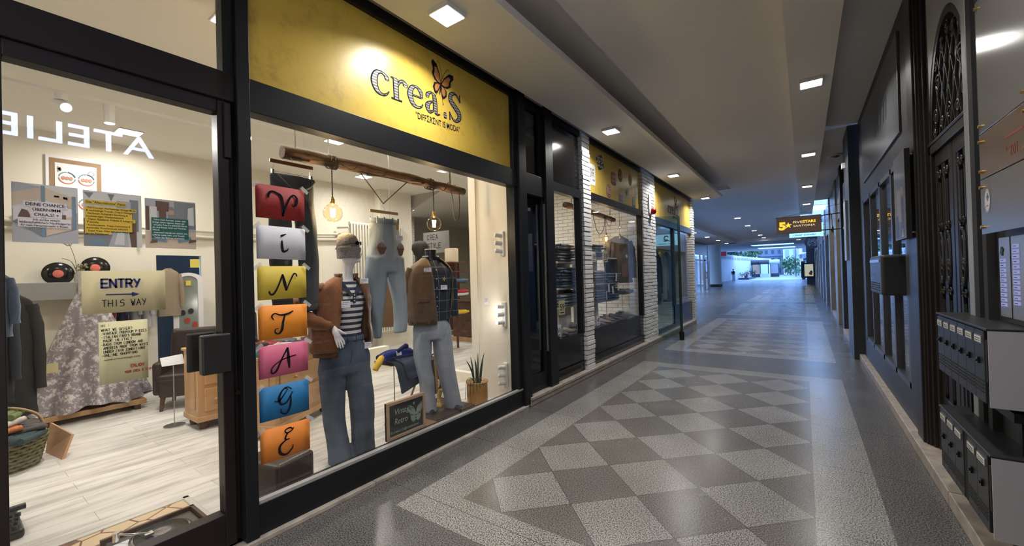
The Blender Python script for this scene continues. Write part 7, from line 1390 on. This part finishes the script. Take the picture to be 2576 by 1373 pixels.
GRN = mat('foliage', (.10, .20, .10), .8, noise_amt=.5, nscale=3); DGR = mat('dark_foliage', (.02, .04, .025), .8)
def bush(name, label, x, y, z, r, n, m, seed, cat='shrub', pot=None):
    t = thing(name, label, cat, (x, y, z)); rnd = random.Random(seed); mb = MB()
    for k in range(n):
        d = V(rnd.gauss(0, 1), rnd.gauss(0, 1), rnd.gauss(0, .8)).normalized()*r*rnd.uniform(.3, 1); c = V(x, y, z+r*1.05)+d; a = V(rnd.gauss(0, 1), rnd.gauss(0, 1), rnd.gauss(0, 1)).normalized()*r*.17; b = a.cross(V(rnd.gauss(0, 1), rnd.gauss(0, 1), rnd.gauss(0, 1))).normalized()*r*.09
        mb.add([c-a, c+b, c+a, c-b], [(0, 1, 2, 3)])
    mb.build('foliage', m, t); MB().tube([(x, y, z), (x, y, z+r)], r*.06, n=6).build('stem', DWOOD, t)
    if pot: MB().lathe([(r*.4, 0), (r*.5, .4), (0, .4)], (x, y, z-.0), n=14).build('pot', KD, t)
    return t
bush('shrub', 'dark red potted shrub on the low planter by the curved wall', -8.1, 80, .25, .55, 120, mat('red_foliage', (.12, .03, .03), .8), 1, pot=1); bush('shrub', 'dark green spiky shrub left of the red one', -8.6, 79, .25, .5, 90, DGR, 2); bush('shrub', 'black-green tall shrub beside the first poster case', -7.9, 88, .2, .8, 130, DGR, 3)
t = thing('planter', 'long low dark planter at the foot of the curved wall', 'planter', (-8.0, 82, 0)); MB().box(-8.9, -7.4, 77, 89, 0, .22).build('trough', KD, t)
bush('tree', 'loose young green tree growing beyond the bicycle', -2.6, 118, 0, 2.3, 420, GRN, 4, 'tree'); bush('shrub', 'low pale green bushes at the foot of the young tree', -1.0, 111, 0, 1.0, 260, mat('pale_foliage', (.22, .38, .24), .8), 5); bush('tree', 'dark leafy tree above the curved wall, seen under the ceiling edge', -12.5, 95, 3.2, 2.6, 420, DGR, 6, 'tree'); bush('tree', 'second dark tree above the curved wall, nearer the buildings', -9.8, 108, 3.2, 2.3, 380, GRN, 7, 'tree')
t = thing('bicycle', 'black city bicycle parked side-on in the bright far street', 'bicycle', (-4.0, 110, 0)); s_ = 1.25
for i, cx_ in enumerate((-4.75, -3.35)):
    MB().tube([(cx_+.36*s_*math.cos(a), 110, .38*s_+.36*s_*math.sin(a)) for a in [2*math.pi*k/28 for k in range(29)]], .03, n=6).build('wheel', BLKM, t); mb = MB()
    for k in range(8): a = k*math.pi/4; mb.tube([(cx_, 110, .38*s_), (cx_+.34*s_*math.cos(a), 110, .38*s_+.34*s_*math.sin(a))], .006, n=4)
    mb.build('spokes', BLKM, t)
MB().tube([(-4.75, 110, .47), (-4.2, 110, .5), (-3.6, 110, 1.1), (-4.35, 110, 1.05), (-4.2, 110, .5)], .03, n=6).tube([(-4.35, 110, 1.05), (-4.75, 110, .47)], .022, n=6).tube([(-3.35, 110, .47), (-3.62, 110, 1.25)], .025, n=6).build('frame', BLKM, t); MB().tube([(-3.62, 110, 1.25), (-3.75, 110, 1.32)], .025, n=6).build('handlebar', BLKM, t); MB().box(-4.55, -4.25, 109.93, 110.07, 1.12, 1.18).build('saddle', BLKM, t)
for i, (x, y, lb, c) in enumerate(((-9.0, 72, 'standing person in dark clothes beside the curved wall', (.02, .025, .035)),)):
    t = thing('person', lb, 'person', (x, y, 0)); mb = MB(); R = interp([(0, 0, .85, .17, .12), (0, 0, 1.05, .15, .11), (0, 0, 1.35, .2, .12), (0, 0, 1.45, .12, .09), (0, 0, 1.5, .05, .05), (0, 0, 1.58, .07, .08), (0, 0, 1.68, .08, .09), (0, 0, 1.76, .03, .03)], 16); Bp = Body(x, y, -1.57, 1, 1)
    mb.loft([Bp.ring(a, d, z, ra, rd, 16) for a, d, z, ra, rd in R], 0)
    for sx in (-.08, .08): mb.tube([Bp.p(sx, 0, .9), Bp.p(sx, .02, .5), Bp.p(sx, 0, .05)], [.09, .06, .05], n=10)
    for sx in (-1, 1): mb.tube([Bp.p(sx*.19, 0, 1.4), Bp.p(sx*.23, .02, 1.1), Bp.p(sx*.2, .1, .85)], [.05, .04, .03], n=8)
    mb.build('body', mat('dark_clothes', c, .9), t, remesh=.02); MB().lathe([(.0, 0), (.09, .03), (.095, .1), (.05, .2), (0, .22)], (x, y, 1.6), n=14).build('hair', BLKM, t)
WHB = mat('white_bin', (.5, .55, .62), .5); t = thing('bin', 'white box standing in front of the person by the curved wall', 'bin', (-8.7, 70, 0)); MB().box(-8.9, -8.5, 69.8, 70.2, 0, .9).build('body', WHB, t, bev=.02)
# buildings
def building(label, x0, x1, y, h, wall, win, cols, rows, sx=.45, bands_=True):
    t = thing('building', label, 'building', ((x0+x1)/2, y, 0)); MB().box(x0, x1, y, y+8, 0, h).build('wall', wall, t); w = (x1-x0)/cols; rh = h/rows
    for r in range(rows):
        if bands_: MB().box(x0, x1, y-.5, y, r*rh-.12, r*rh+.12).build('balcony_slab', wall, t)
        for c in range(cols): MB().box(x0+c*w+w*.25, x0+c*w+w*(.25+sx), y-.05, y, r*rh+rh*.2, r*rh+rh*.75).build('window', win, t)
    return t
BW = mat('facade_blue', (.34, .42, .52), .7); BG = mat('facade_grey', (.20, .24, .30), .7); BWN = mat('window_dark', (.05, .07, .11), .25); BWH = mat('facade_white', (.60, .66, .72), .7)
building('grey stone building with tall dark windows at the street end, left', -10.5, -4.6, 132, 13, BG, BWN, 4, 5); building('white plain building at the street end, between the grey one and the balconies', -4.4, -.9, 128, 11, BWH, BW, 2, 3, .5, False); building('pale apartment block with balconies at the street end, right', -.7, 4.5, 124, 15, BWH, BWN, 3, 6); building('blue grey building far at the left beyond the curved wall', -26, -11, 120, 12, BG, BW, 7, 4)
# awnings and kiosk structures on the right of the street
t = thing('awning', 'long pale sloping awning over the far right of the street', 'awning', (1.5, 90, 4)); MB().add([(-.8, 84, 4.0), (3, 84, 4.6), (3, 112, 4.6), (-.8, 112, 3.8)], [(0, 1, 2, 3)]).build('canopy', BWH, t, solid=.1); MB().cyl((-.4, 86, 0), (-.4, 86, 4.0), .06).build('post', FR, t)
t = thing('awning', 'purple shop awning under the pale one on the far right', 'awning', (.8, 76, 3)); MB().add([(.0, 70, 2.9), (1.2, 70, 3.4), (1.2, 80, 3.4), (.0, 80, 2.9)], [(0, 1, 2, 3)]).build('canopy', mat('purple_canvas', (.10, .05, .16), .8), t, solid=.08); MB().box(.9, 1.2, 70, 80, 0, 3.4).build('stall', KD, t)
t = thing('lamp_post', 'thin dark street post in front of the pale apartment block', 'post', (-1.3, 96, 0)); MB().cyl((-1.3, 96, 0), (-1.3, 96, 7), .05).build('pole', FR, t)
t = thing('display_rack', 'red and purple goods rack before the purple awning', 'rack', (-.1, 74, 0)); MB().box(-.3, .1, 73, 74, 0, 2.6).build('rack', mat('rack_violet', (.10, .06, .18), .7), t); MB().box(-.28, .08, 72.95, 73, .8, 1.3).build('goods', mat('goods_red', (.45, .08, .06), .7), t)
struct(MB().box(-14, -9.7, 53, 112, 0, 3.9).box(1.3, 1.5, 60, 112, 0, 4.2), 'wall_street', COLB)
